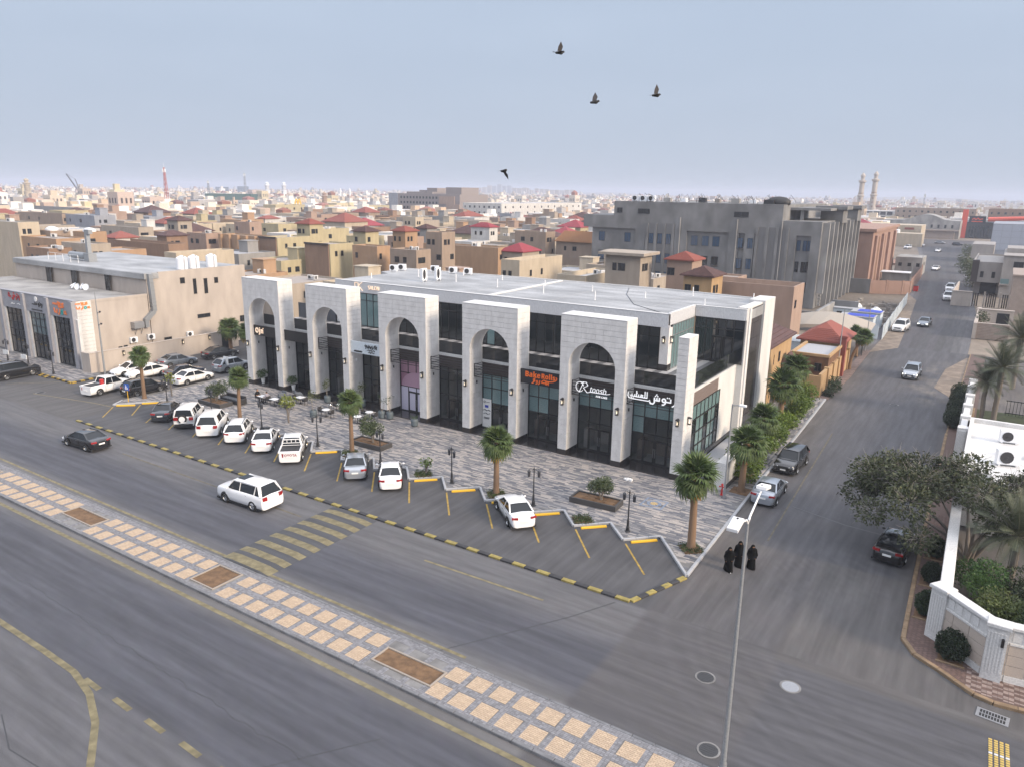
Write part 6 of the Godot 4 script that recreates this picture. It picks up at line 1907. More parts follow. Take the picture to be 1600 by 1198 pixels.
func car(kind: String, paint: String, label: String, at: Vector3, heading: Vector2, o := {}) -> Node3D:
	var d := car_parts(kind)
	var k: Dictionary = CARS[kind]
	var n := thing("parked_car" if not o.get("moving", false) else "moving_car", label, {"sedan": "car", "suv": "car", "cruiser": "off-road car", "boxy": "off-road car", "pickup": "pickup truck", "van": "van"}[kind], at, atan2(-heading.y, heading.x), o.get("group", ""))
	if kind == "pickup": n.name = "pickup_truck"
	if kind == "van": n.name = "van"
	var pm: Material = M["paint_" + paint]
	var bd := put(d.body, "body", pm, n)
	put(d.roof, "roof", pm, n)
	put(d.windshield, "windshield", M.car_glass, n); put(d.rear_window, "rear_window", M.car_glass, n)
	put(d["side_window1"], "side_window", M.car_glass, n); put(d["side_window-1"], "side_window", M.car_glass, n)
	put(d.wheel_arch, "wheel_arch", M.trim, bd); put(d.sill_trim, "sill_trim", M.trim, bd); put(d.door_seam, "door_seam", M.trim, bd); put(d.grille, "grille", M.trim, bd)
	put(d.headlight, "headlights", M.lit_lamp if o.get("lit", false) else M.clear_lamp, n)
	put(d.taillight, "taillights", M.red_lamp, n)
	put(d.plate, "number_plate", M.plate, n); put(d.front_plate, "number_plate", M.plate, n)
	put(d.mirror, "mirrors", pm, n)
	if o.get("dark_bumper", false) or kind == "boxy": put(d.bumper, "bumper", M.trim, n)
	if o.get("rails", false): put(d.roof_rail, "roof_rail", M.trim, n)
	for sx in [-1.0, 1.0]:
		for s in [-1.0, 1.0]:
			var w := put(d.tyre, "wheel", M.tyre, n)
			w.position = Vector3(k.wb / 2 * sx - .02, k.r, s * (k.w / 2 - .085))
			w.rotation.y = 0.0 if s > 0 else PI
			put(d.rim, "rim", M.rim, w)
	if o.get("sunroof", false):
		var b := MB.new(); b.box(-.15, .55, k.gh + .02, k.gh + .034, -.42, .42)
		put(b, "sunroof", M.car_glass, n)
	if kind == "boxy":
		var b := MB.new()
		b.t = Transform3D(Basis(Vector3.BACK, PI / 2), Vector3(-2.14, 1.0, -.1))
		b.lathe([Vector2(.22, -.1), Vector2(.39, -.1), Vector2(.41, -.04), Vector2(.41, .1), Vector2(.36, .15), Vector2(.27, .15)], 18)
		put(b, "spare_wheel", M.tyre, n)
		b = MB.new()
		b.t = Transform3D(Basis(Vector3.BACK, PI / 2), Vector3(-2.14, 1.0, -.1))
		b.lathe([Vector2(.28, .13), Vector2(.27, .165), Vector2(0, .17)], 18)
		put(b, "spare_wheel_cover", pm, n)
	if kind == "pickup":
		var b := MB.new()
		b.box(-2.44, -.86, 1.085, 1.112, -.74, .74)
		put(b, "cargo_bed", M.trim, n)
		b = MB.new()
		for s in [-1.0, 1.0]: b.bbox(-2.56, -.82, 1.0, 1.16, s * .83 - .06, s * .83 + .06, .02)
		b.bbox(-2.57, -2.46, .98, 1.16, -.78, .78, .02); b.bbox(-.86, -.78, 1.0, 1.14, -.78, .78, .02)
		if o.has("hoop"):
			b.beam(Vector3(-.92, 1.1, -.78), Vector3(-.92, 1.66, -.66), .07, .07); b.beam(Vector3(-.92, 1.1, .78), Vector3(-.92, 1.66, .66), .07, .07)
			b.beam(Vector3(-.92, 1.66, -.66), Vector3(-.92, 1.66, .66), .07, .07); b.beam(Vector3(-.92, 1.36, -.7), Vector3(-.92, 1.36, .7), .05, .05)
			for z in [-.35, 0.0, .35]: b.beam(Vector3(-.92, 1.36, z), Vector3(-.92, 1.66, z), .05, .05)
		put(b, "bed_rim", pm, n)
		if o.has("word"):
			text_on(n, "lettering", o.word, .23, Vector3(-2.59, .84, 0), M.red_lamp if o.get("red", false) else M.letter_red, -PI / 2, 0, .012)
	return n

func make_cars() -> void:
	# the angled bays: nose to the kerb
	var hd := Vector2(-.672, -.741)
	var rows := [
		[3, "sedan", "white", "white sedan parked alone between empty bays near the right end of the lot", {}, .5],
		[6, "sedan", "white", "white sedan parked beside the silver one in the angled bays", {}, .1],
		[7, "sedan", "silver", "silver sedan parked in front of the palm in the middle of the lot", {}, .1],
		[9, "pickup", "white", "white pickup with rear rack and TOYOTA on its tailgate", {"hoop": 1, "word": "TOYOTA"}, .3],
		[10, "sedan", "white", "white sedan with a sunroof parked left of the pickup in the bays", {"sunroof": true}, .2],
		[11, "suv", "white", "white crossover with black roof rails in the angled bays", {"rails": true}, .1],
		[12, "cruiser", "white", "big white off-roader parked beside the one with a spare wheel", {}, .1],
		[13, "boxy", "white", "white boxy off-roader with black bumper and spare wheel on its tail", {}, .1],
		[14, "sedan", "graphite", "dark grey sedan parked leftmost in the angled bays", {}, .1],
	]
	for r in rows:
		var m := (bay_corner(r[0], false) + bay_corner(r[0], true)) / 2
		var k: Dictionary = CARS[r[1]]
		var back: float = k.l / 2 + r[5]
		var h := hd
		if r[0] == 3: h = Vector2(-.76, -.65)
		car(r[1], r[2], r[3], Vector3(m.x - h.x * back, 0.004, m.y - h.y * back), h, r[4])
	var far := Vector2(0, -1); var near := Vector2(0, 1)
	car("sedan", "black", "black sedan driving along the main road", Vector3(-64.3, 0.004, -31.5), Vector2(-1, .04), {"moving": true})
	car("cruiser", "white", "big white off-roader driving past on the main road", Vector3(-42.9, 0.004, -31.75), Vector2(-1, .03), {"moving": true, "sunroof": true})
	car("pickup", "white", "white pickup with a red drum in its open bed, in the left lane", Vector3(-80.3, 0.004, -42.3), Vector2(-.15, -1))
	car("sedan", "white", "white sedan nose-out against the beige boundary wall", Vector3(-85.7, 0.004, -48.3), Vector2(-.05, 1))
	car("sedan", "white", "white sedan nose-out, second from the beige boundary wall", Vector3(-83.0, 0.004, -48.6), Vector2(-.12, 1))
	car("suv", "black", "black crossover behind the left palm, beside the blue sign", Vector3(-76.5, 0.004, -44.3), Vector2(.02, -1), {"rails": true})
	car("sedan", "white", "white sedan seen from the rear beside the plaza's left edge", Vector3(-76.6, 0.004, -50.3), Vector2(-.03, -1))
	car("sedan", "navy", "dark navy sedan between the white cars of the left lane", Vector3(-79.6, 0.004, -51.3), Vector2(.1, -1))
	car("sedan", "greyblue", "blue-grey sedan parked along the beige boundary wall", Vector3(-85.5, 0.004, -54.2), Vector2(.1, -1))
	car("sedan", "graphite", "dark grey sedan at the far end of the left lane", Vector3(-85.3, 0.004, -60.3), Vector2(.1, -1))
	car("suv", "silver", "pale grey crossover beside the arcade's left end", Vector3(-77.9, 0.004, -56.6), Vector2(0, -1))
	car("cruiser", "black", "black off-roader at the left edge in front of the shops", Vector3(-94.9, 0.004, -39.6), Vector2(-.05, -1))
	car("suv", "black", "black crossover facing the camera at the side road kerb", Vector3(-12.3, 0.004, -62.1), Vector2(-.05, 1))
	car("sedan", "silver", "silver sedan parked at the side road kerb behind the lamp head", Vector3(-12.15, 0.004, -54.7), Vector2(-.03, -1))
	car("suv", "silver", "grey crossover driving towards the camera on the side road", Vector3(-7.5, 0.004, -104.6), Vector2(-.02, 1), {"moving": true, "lit": true})
	car("sedan", "greyblue", "blue-grey sedan with headlights on, coming down the side road", Vector3(-9.9, 0.004, -149.3), Vector2(-.06, 1), {"moving": true, "lit": true})
	car("cruiser", "white", "white off-roader parked by the white site fence", Vector3(-12.8, 0.004, -141.0), Vector2(-.1, 1))
	car("sedan", "white", "white sedan far up the side road past the pink wall", Vector3(-17.0, 0.004, -268), Vector2(-.1, 1), {"moving": true})
	car("cruiser", "white", "white off-roader parked at the grey villa's wall, the nearer of two", Vector3(-8.9, 0.004, -191), Vector2(0, 1))
	car("cruiser", "white", "white off-roader parked at the grey villa's wall, the farther of two", Vector3(-9.6, 0.004, -210), Vector2(-.05, 1))
	car("sedan", "black", "black sedan parked under the big grey-green tree", Vector3(-3.0, 0.004, -50.1), Vector2(.12, -1))
	car("sedan", "white", "white sedan near the far crossing", Vector3(-23, 0.004, -360), Vector2(-.1, 1), {"moving": true})
	car("cruiser", "white", "white off-roader at the corner of the low beige building", Vector3(-35.5, 0.004, -371), Vector2(-.2, 1))
	car("cruiser", "white", "white off-roader turning at the far crossing", Vector3(-33.5, 0.004, -395), Vector2(1, .2), {"moving": true})
	car("sedan", "silver", "silver sedan on the far cross street", Vector3(-27, 0.004, -425), Vector2(1, 0), {"moving": true})
	car("suv", "graphite", "dark crossover on the far cross street", Vector3(-19, 0.004, -415), Vector2(1, 0), {"moving": true})
	car("van", "white", "white van parked on the sandy lot beyond the pink wall", Vector3(-39, 0.004, -308), Vector2(-.3, 1))
	var dr := thing("oil_drum", "red drum standing in the bed of the white pickup", "drum", Vector3(-79.6, 1.12, -41.4))
	var b := MB.new()
	b.lathe([Vector2(.22, 0), Vector2(.22, .2), Vector2(.235, .22), Vector2(.22, .24), Vector2(.22, .5), Vector2(.18, .52), Vector2(0, .52)], 14)
	put(b, "shell", M.red_paint, dr)

# ---------------------------------------------------------------- plants
func fan_frond(variant: int) -> ArrayMesh:   # grows along +x: a stalk and a folded fan of blades
	var key := "fan%d" % variant
	if cache.has(key): return cache[key]
	var b := MB.new()
	var r := RandomNumberGenerator.new(); r.seed = 31 + variant
	var yellow := variant == 3
	b.col = Color(.13, .14, .05)
	b.path([Vector3.ZERO, Vector3(.3, .02, 0), Vector3(.55, 0, 0)], [.022, .018, .014], 4, false)
	var nb := 17
	for k in nb:
		var ph := lerpf(-1.95, 1.95, k / float(nb - 1))
		var l := .78 * (.72 + .28 * cos(ph)) * r.randf_range(.88, 1.08)
		var d := Vector3(cos(ph), 0, sin(ph)); var s := Vector3(-sin(ph), 0, cos(ph))
		var o := Vector3(.53, 0, 0)
		var droop := [.10, .30, .50, .45][variant] as float
		var m := o + d * l * .58 + Vector3(0, .03 + .02 * (k % 2), 0)
		var tip := o + d * l + Vector3(r.randf_range(-.04, .04), -droop * l * r.randf_range(.7, 1.3), 0)
		var t := r.randf_range(.75, 1.2)
		b.col = Color(.36 * t, .22 * t, .03) if yellow else Color(.062 * t, .098 * t, .024 * t)
		var w := .062
		b.q(o, m - s * w + Vector3(0, -.02, 0), m + Vector3(0, .02, 0), o + Vector3(0, .005, 0))
		b.q(o, o + Vector3(0, .005, 0), m + Vector3(0, .02, 0), m + s * w + Vector3(0, -.02, 0))
		b.tri(m - s * w + Vector3(0, -.02, 0), tip, m + Vector3(0, .02, 0)); b.tri(m + Vector3(0, .02, 0), tip, m + s * w + Vector3(0, -.02, 0))
	cache[key] = b.made()
	return cache[key]

func fan_palm(called: String, label: String, at: Vector3, h: float, sc: float, sd: int, lean := Vector2.ZERO, group := "") -> Node3D:
	var o := thing(called, label, "palm tree", at, sd * 1.3, group)
	var r := RandomNumberGenerator.new(); r.seed = sd
	var top := Vector3(lean.x, h, lean.y)
	var b := MB.new()
	var pts := []; var rad := []
	for i in 15:
		var t := i / 14.0
		pts.append(Vector3(lean.x * t * t, h * t, lean.y * t * t))
		rad.append((lerpf(.21, .135, t) + (.07 if i == 0 else 0.0) + (.012 if i % 2 else 0.0)) * sc)
	b.path(pts, rad, 10)
	put(b, "trunk", M.bark, o)
	b = MB.new()
	for i in 46:   # cut leaf bases and hanging dead fans below the crown
		var az := i * 2.4; var y := h - r.randf_range(.02, .75) * sc
		var p := Vector3(cos(az) * .13 * sc, y, sin(az) * .13 * sc) + Vector3(lean.x, 0, lean.y) * (y / h)
		var e := p + Vector3(cos(az) * .22, -.34 * r.randf_range(.5, 1.5), sin(az) * .22) * sc
		var s := Vector3(-sin(az), 0, cos(az)) * .06 * sc
		b.q(p - s, e - s * 1.6, e + s * 1.6, p + s)
	put(b, "dead_skirt", M.dead_frond, o)
	var n := 44
	for i in n:
		var t := i / float(n)
		var f := put(fan_frond(3 if i > n - 3 and sd % 3 == 1 else (0 if t < .35 else (1 if t < .7 else 2))), "frond", M.leaf, o)
		var az := i * 2.399 + r.randf_range(-.2, .2)
		var el := lerpf(1.35, -.95, pow(t, .85)) + r.randf_range(-.12, .12)
		var s := sc * r.randf_range(.85, 1.1)
		f.transform = Transform3D((Basis(Vector3.UP, az) * Basis(Vector3.BACK, el) * Basis(Vector3.RIGHT, r.randf_range(-.4, .4))).scaled(Vector3(s, s, s)), top + Vector3(0, -.1 * t * sc, 0))
	return o

func feather_frond(variant: int) -> ArrayMesh:   # date palm frond, arching, along +x
	var key := "feather%d" % variant
	if cache.has(key): return cache[key]
	var b := MB.new()
	var r := RandomNumberGenerator.new(); r.seed = 91 + variant
	var arch := [.5, .9, 1.4][variant] as float
	var pt := func(t: float) -> Vector3: return Vector3(2.5 * (t - .12 * arch * t * t), .25 * t - .62 * arch * t * t, 0)
	b.col = Color(.14, .14, .08)
	var ps := []; var rs := []
	for i in 8: ps.append(pt.call(i / 7.0)); rs.append(.03 * (1 - i / 8.5))
	b.path(ps, rs, 4, false)
	for k in 30:
		var t := .14 + .86 * k / 29.0
		var p: Vector3 = pt.call(t)
		var f: Vector3 = (pt.call(minf(t + .05, 1.05)) - p).normalized()
		var l := .52 * sin(PI * (.18 + .75 * t)) + .1
		for s in [-1.0, 1.0]:
			var d: Vector3 = (f * .75 + Vector3(0, .25, s * .8)).normalized()
			var e := p + d * l + Vector3(0, -.10 * l, 0)
			var w := f * .021
			var c := r.randf_range(.75, 1.2)
			b.col = Color(.072 * c, .088 * c, .054 * c)
			b.q(p - w, e - w * .2, e + w * .2, p + w)
	cache[key] = b.made()
	return cache[key]

func date_palm(label: String, at: Vector3, h: float, sc: float, sd: int, dead := 6) -> void:
	var o := thing("date_palm", label, "palm tree", at, sd * .9)
	var r := RandomNumberGenerator.new(); r.seed = sd
	var b := MB.new()
	var pts := []; var rad := []
	for i in 21:
		pts.append(Vector3(.05 * sin(i * .4), h * i / 20.0, 0)); rad.append((.24 if i % 2 else .21) * (1.0 + (.3 if i > 18 else 0.0)) * sc)
	b.path(pts, rad, 10)
	put(b, "trunk", M.bark_grey, o)
	b = MB.new()
	for i in dead:
		var az := i * 1.1
		b.path([Vector3(0, h, 0), Vector3(cos(az) * .7, h - .3, sin(az) * .7) , Vector3(cos(az) * .9, h - 1.7 * sc, sin(az) * .9)], [.03, .025, .01], 4)
	put(b, "dead_stalk", M.twig, o)
	for i in 48:
		var t := i / 48.0
		var f := put(feather_frond(0 if t < .3 else (1 if t < .75 else 2)), "frond", M.leaf, o)
		var s := sc * r.randf_range(.88, 1.1)
		f.transform = Transform3D((Basis(Vector3.UP, i * 2.399) * Basis(Vector3.BACK, lerpf(1.35, -.5, t) + r.randf_range(-.1, .1)) * Basis(Vector3.RIGHT, r.randf_range(-.5, .5))).scaled(Vector3(s, s, s)), Vector3(0, h, 0))

func leaves(blobs: Array, n: int, size: float, c0: Color, c1: Color, sd: int, hollow := .55) -> ArrayMesh:   # small folded leaves through the volume of several clumps
	var b := MB.new()
	var r := RandomNumberGenerator.new(); r.seed = sd
	var total := 0.0
	for q in blobs: total += pow(q[1], 2.0)
	for q in blobs:
		var cnt := int(n * pow(q[1], 2.0) / total)
		var tone := r.randf()
		for i in cnt:
			var d := Vector3(r.randfn(), r.randfn(), r.randfn()).normalized()
			var rr: float = q[1] * lerpf(hollow, 1.05, pow(r.randf(), .6)) * (1.0 + .16 * sin(d.x * 7 + sd) * cos(d.z * 6))
			var p: Vector3 = q[0] + d * rr * Vector3(1, q[2] if q.size() > 2 else .8, 1)
			var a := (d * .6 + Vector3(r.randfn(), r.randfn() * .5, r.randfn()) * .5).normalized()
			var s := a.cross(Vector3(r.randfn(), r.randfn(), r.randfn())).normalized()
			var k := size * r.randf_range(.6, 1.3)
			var m := s.cross(a)
			var t := clampf(tone * .5 + r.randf() * .6, 0, 1)
			b.col = c0.lerp(c1, t)
			b.tri(p - s * k * .5, p + a * k * .2 + m * k * .08, p + a * k)
			b.tri(p - s * k * .5 + a * k, p - s * k * .5, p + a * k + s * .3 * k)
	return b.made()

func small_tree(called: String, label: String, cat: String, at: Vector3, h: float, w: float, sd: int, c0: Color, c1: Color, n := 2200, size := .13, group := "") -> Node3D:
	var o := thing(called, label, cat, at, 0.0, group)
	var r := RandomNumberGenerator.new(); r.seed = sd
	var b := MB.new()
	var blobs := []
	var cy := h - w * .55
	for i in 9:
		var d := Vector3(r.randfn(), r.randfn() * .7, r.randfn()).normalized() * w * .33 * r.randf_range(.5, 1.2)
		blobs.append([Vector3(0, cy, 0) + d, w * r.randf_range(.2, .34), .85])
	for i in 5:
		var e: Vector3 = blobs[i][0]
		b.path([Vector3(.05 * cos(i * 1.3), 0, .05 * sin(i * 1.3)), Vector3(e.x * .3, cy * .55, e.z * .3), e], [.045, .035, .012], 5, false)
	put(b, "trunk", M.bark_grey, o)
	put(leaves(blobs, n, size, c0, c1, sd), "crown", M.leaf, o)
	return o

func ball_shrub(label: String, at: Vector3, w: float, h: float, sd: int, group: String) -> void:
	var o := thing("clipped_shrub", label, "shrub", at, 0, group)
	var b := MB.new()
	b.path([Vector3.ZERO, Vector3(0, h * .45, 0)], [.06, .04], 6)
	put(b, "stem", M.bark_grey, o)
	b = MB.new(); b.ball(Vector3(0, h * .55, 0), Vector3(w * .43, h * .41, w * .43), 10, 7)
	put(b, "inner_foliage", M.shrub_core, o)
	put(leaves([[Vector3(0, h * .55, 0), w * .5, h / w * .95]], 3400, .085, Color(.012, .021, .010), Color(.035, .055, .022), sd, .85), "foliage", M.leaf, o)

func make_plants() -> void:
	fan_palm("fan_palm", "fan palm standing at the street corner end of the plaza", Vector3(-13.9, .1, -42.75), 5.0, 1.28, 4, Vector2(.1, .1))
	fan_palm("fan_palm", "fan palm between the saw-tooth parking bays, left of the lone white sedan", Vector3(-29.0, .1, -42.9), 4.15, 1.1, 7)
	fan_palm("fan_palm", "fan palm growing behind the silver sedan in the parking bays", Vector3(-44.2, .1, -43.3), 4.6, .95, 11, Vector2(-.15, .1))
	fan_palm("fan_palm", "fan palm on the plaza behind the white crossover with roof rails", Vector3(-59.3, .1, -43.5), 4.35, .95, 3, Vector2(-.15, 0))
	fan_palm("fan_palm", "fan palm at the plaza's left corner beside the blue sign", Vector3(-74.1, .1, -42.8), 4.6, 1.0, 16)
	fan_palm("fan_palm", "fan palm on the side pavement by the white low wall", Vector3(-14.1, .1, -54.2), 3.9, 1.3, 5, Vector2(.1, 0))
	fan_palm("fan_palm", "fan palm on the side pavement, second from the corner", Vector3(-15.0, .1, -62.5), 3.6, 1.25, 8)
	fan_palm("fan_palm", "tallest fan palm of the side pavement, beside the dark tower panels", Vector3(-15.8, .1, -72.3), 4.3, 1.5, 13)
	fan_palm("fan_palm", "farthest fan palm of the arcade's side pavement, above the brick annex", Vector3(-16.3, .1, -79.5), 4.6, 1.4, 10)
	fan_palm("fan_palm", "leaning fan palm on the pavement by the red pillar gatehouse", Vector3(-14.7, .1, -103.8), 4.4, 1.0, 19, Vector2(1.2, -.5))
	fan_palm("fan_palm", "short fan palm beyond the leaning one by the gatehouse", Vector3(-15.3, .1, -113), 3.4, .95, 22, Vector2(.4, 0))
	fan_palm("fan_palm", "fan palm against the beige boundary wall near the arcade's left end", Vector3(-86.5, 0, -62.9), 3.4, 1.35, 25)
	fan_palm("fan_palm", "fan palm next to the black gate at the far end of the left lane", Vector3(-83.6, 0, -63.6), 3.2, 1.3, 28)
	date_palm("tall date palm rising from the lawn behind the right wall", Vector3(1.6, .1, -87.4), 5.6, 1.15, 2)
	date_palm("thin date palm on the lawn beside the wall, left of the tall one", Vector3(.5, .1, -87.6), 3.9, .95, 6)
	date_palm("grey date palm in the corner garden behind the big tree", Vector3(3.0, .1, -47.6), 3.7, 1.05, 9, 12)
	date_palm("date palm behind the grey villa's low wall", Vector3(3.2, .1, -105), 6.0, 1.3, 12)
	# bright green trees along the side pavement
	var gl := ["beside the low white wall", "behind the black crossover", "below the second palm", "in the middle of the row", "below the tallest palm", "towards the far end of the row", "at the far end of the row"]
	for i in 7:
		small_tree("street_tree", "bright green street tree on the arcade's side pavement, " + gl[i], "tree", Vector3(-14.75 - i * .16, .1, -56.8 - i * 4.4), 3.0 + .35 * sin(i * 2.0), 2.9, 40 + i, Color(.045, .085, .008), Color(.13, .19, .018), 3000, .15, "trees along the side pavement")
	var wt := Color(.03, .045, .018); var wl := Color(.085, .115, .05)
	small_tree("planter_tree", "round green tree in the right planter box", "tree", Vector3(-21.8, .4, -45.9), 2.0, 1.75, 61, wt, wl, 2600, .1)
	small_tree("planter_tree", "round green tree in the middle planter box", "tree", Vector3(-43.9, .4, -45.6), 2.6, 2.1, 62, wt, wl, 2600, .11)
	small_tree("planter_tree", "round grey-green tree in the left planter box", "tree", Vector3(-66.2, .4, -45.9), 2.3, 2.0, 63, wt * .9, wl * .9, 2600, .11)
	small_tree("young_tree", "thin yellow-green sapling in the paving near the cafe tables", "tree", Vector3(-55.2, .1, -45.9), 3.0, 1.5, 64, Color(.12, .15, .02), Color(.22, .25, .05), 420, .16)
	small_tree("young_tree", "small green sapling in the bed beside the white sedan", "tree", Vector3(-35.8, .1, -43.0), 1.5, .8, 65, Color(.07, .12, .02), Color(.14, .19, .04), 260, .12)
	small_tree("young_tree", "small sapling with yellowish leaves on the far left of the plaza", "tree", Vector3(-72.6, .1, -45.0), 2.6, 1.1, 66, Color(.12, .15, .03), Color(.2, .22, .06), 260, .14)
	for p in [[-36.0, -42.9, "in front of the lamp post, with a sapling"], [-21.6, -42.6, "between the two empty right bays"], [-13.9, -42.75, "around the corner palm"], [-29.0, -42.9, "around the palm beside the lone white sedan"], [-44.2, -43.0, "around the middle palm"]]:
		var o := thing("planting_bed", "square bed of low dark green plants " + p[2], "planting bed", Vector3(p[0], .11, p[1]), .75)
		var b := MB.new(); b.box(-.62, .62, -.01, .03, -.62, .62)
		put(b, "bed_soil", M.soil, o)
		var bl := []
		for i in 9: bl.append([Vector3(-.4 + (i % 3) * .4, .08, -.4 + (i / 3) * .4), .27, .55])
		put(leaves(bl, 900, .09, Color(.02, .035, .012), Color(.06, .09, .025), int(p[0] * -7), .3), "foliage", M.leaf, o)
	for p in [[-14.1, -54.2], [-14.9, -57.6]]:
		var o := thing("tree_pit", "bare brown earth pit in the side pavement at " + ("the first palm" if p[1] > -55 else "the first street tree"), "tree pit", Vector3(p[0], .11, p[1]))
		var b := MB.new(); b.bbox(-.75, .75, 0, .03, -.7, .7, .01)
		put(b, "soil", M.soil, o)
	# the big grey-green tree over the right kerb, with bare twigs
	var bt := thing("street_tree", "wide grey-green tree with bare twigs spreading over the right kerb", "tree", Vector3(.9, 0, -50.8))
	var r := RandomNumberGenerator.new(); r.seed = 5
	var b := MB.new(); var tw := MB.new()
	var blobs := []
	for i in 26:
		var az := r.randf() * TAU; var d := sqrt(r.randf())
		var p := Vector3(-.9 + cos(az) * d * 5.6, 4.6 + r.randf_range(-.9, 1.2) * (1.15 - d * .8) - d * .7, -.6 + sin(az) * d * 4.6)
		blobs.append([p, r.randf_range(.85, 1.5), .75])
	for e in [[-6.6, 3.3, .4], [-5.4, 3.0, 2.3], [-4.6, 4.2, -2.6], [2.9, 5.1, -3.2], [3.6, 4.6, -1], [-2.6, 2.6, 4.0], [-6.0, 3.6, -1.4]]: blobs.append([Vector3(e[0], e[1], e[2]), 1.0, .8])
	for i in blobs.size():
		var e: Vector3 = blobs[i][0]
		if i % 3 == 0: b.path([Vector3(.12 * cos(i), 0, .12 * sin(i)), Vector3(e.x * .25, 1.9, e.z * .25), Vector3(e.x * .65, 3.0 + .3 * e.y * .4, e.z * .65), e], [.13, .10, .05, .015], 5, false)
		for j in 34:
			var d := Vector3(r.randfn(), r.randfn() * .7 + .15, r.randfn()).normalized()
			var q: Vector3 = e + d * blobs[i][1] * .25; var l: float = blobs[i][1] * r.randf_range(.6, 1.15)
			tw.path([q, q + d * l * .6 + Vector3(0, .08, 0), q + d * l + Vector3(r.randfn(), r.randfn(), r.randfn()) * .12], [.018, .012, .006], 3, false)
	put(b, "trunk", M.bark_grey, bt); put(tw, "bare_twigs", M.twig, bt)
	put(leaves(blobs, 27000, .155, Color(.024, .03, .015), Color(.075, .09, .038), 71, .45), "crown", M.leaf, bt)
	small_tree("garden_bush", "bright green bush leaning over the white corner wall", "bush", Vector3(1.5, 0, -45.2), 3.0, 2.6, 81, Color(.02, .055, .012), Color(.05, .11, .02), 5200, .1)
	small_tree("garden_bush", "olive green bush inside the curved corner wall", "bush", Vector3(2.9, 0, -42.6), 3.3, 3.2, 82, Color(.03, .05, .012), Color(.085, .11, .025), 6200, .11)
	small_tree("garden_bush", "dark green hedge bush at the right edge behind the corner wall", "bush", Vector3(4.6, 0, -41.6), 3.4, 3.2, 83, Color(.012, .028, .01), Color(.04, .07, .02), 5200, .11)
	small_tree("garden_bush", "dark shrub mass under the grey date palm", "bush", Vector3(3.6, 0, -46.0), 2.6, 3.0, 84, Color(.01, .02, .008), Color(.035, .055, .02), 4200, .12)
	var sl := ["nearest the corner, at the kerb bend", "in the middle, left of the wall end", "below the parked black sedan's bumper", "in the shade under the big tree"]
	var sp := [[.75, -38.9, 1.35, 1.35], [-.65, -42.6, 1.0, 1.3], [-.75, -46.7, .85, 1.2], [-.8, -50.6, .85, 1.2]]
	for i in 4: ball_shrub("clipped dark round shrub in the tan pavement, " + sl[i], Vector3(sp[i][0], .12, sp[i][1]), sp[i][2], sp[i][3], 101 + i, "clipped shrubs along the right wall")
	var xl := ["nearest", "second", "third", "farthest"]
	for i in 4: ball_shrub("%s of four clipped shrubs in a row along the white garden wall" % xl[i], Vector3(-1.7, .08, [-82.6, -86.7, -90.4, -94.2][i]), 1.75, 2.0, 111 + i, "clipped shrubs along the garden wall")
	small_tree("street_tree", "dense green tree behind the corrugated canopy, beside the grey concrete building", "tree", Vector3(-26.5, 0, -116), 5.2, 4.6, 91, Color(.03, .05, .022), Color(.08, .105, .05), 3800, .2)
	small_tree("street_tree", "dark green tree beyond the arcade roof at the concrete building's left end", "tree", Vector3(-88, 0, -150), 6.4, 5.6, 92, Color(.02, .04, .015), Color(.055, .085, .03), 3200, .24)
	for i in 5: small_tree("street_tree", ["olive street tree at the grey villa's corner", "olive street tree second up the road from the grey villa", "dark street tree third up the road from the grey villa", "dark street tree near the low grey wall", "small street tree close to the far crossing"][i], "tree", Vector3([-4.4, -5.6, -8.2, -9.6, -11.6][i], 0, [-222, -238, -262, -285, -345][i]), 5.0, 5.4, 95 + i, Color(.03, .045, .018), Color(.09, .11, .04), 1500, .3)
	small_tree("garden_bush", "agave-like dark shrub on the pink pavement by the pole", "bush", Vector3(-14.3, .1, -91), 1.7, 2.2, 93, Color(.02, .04, .02), Color(.06, .09, .045), 1500, .14)
	small_tree("garden_bush", "dark shrub on the pink pavement, nearer the street trees", "bush", Vector3(-14.4, .1, -87.8), 1.2, 1.6, 94, Color(.015, .028, .015), Color(.05, .07, .035), 1200, .13)
	small_tree("young_tree", "thin tree in front of the cream gate wall of the grey villa", "tree", Vector3(-1.4, 0, -146), 4.0, 2.2, 97, Color(.03, .05, .02), Color(.07, .09, .04), 500, .2)

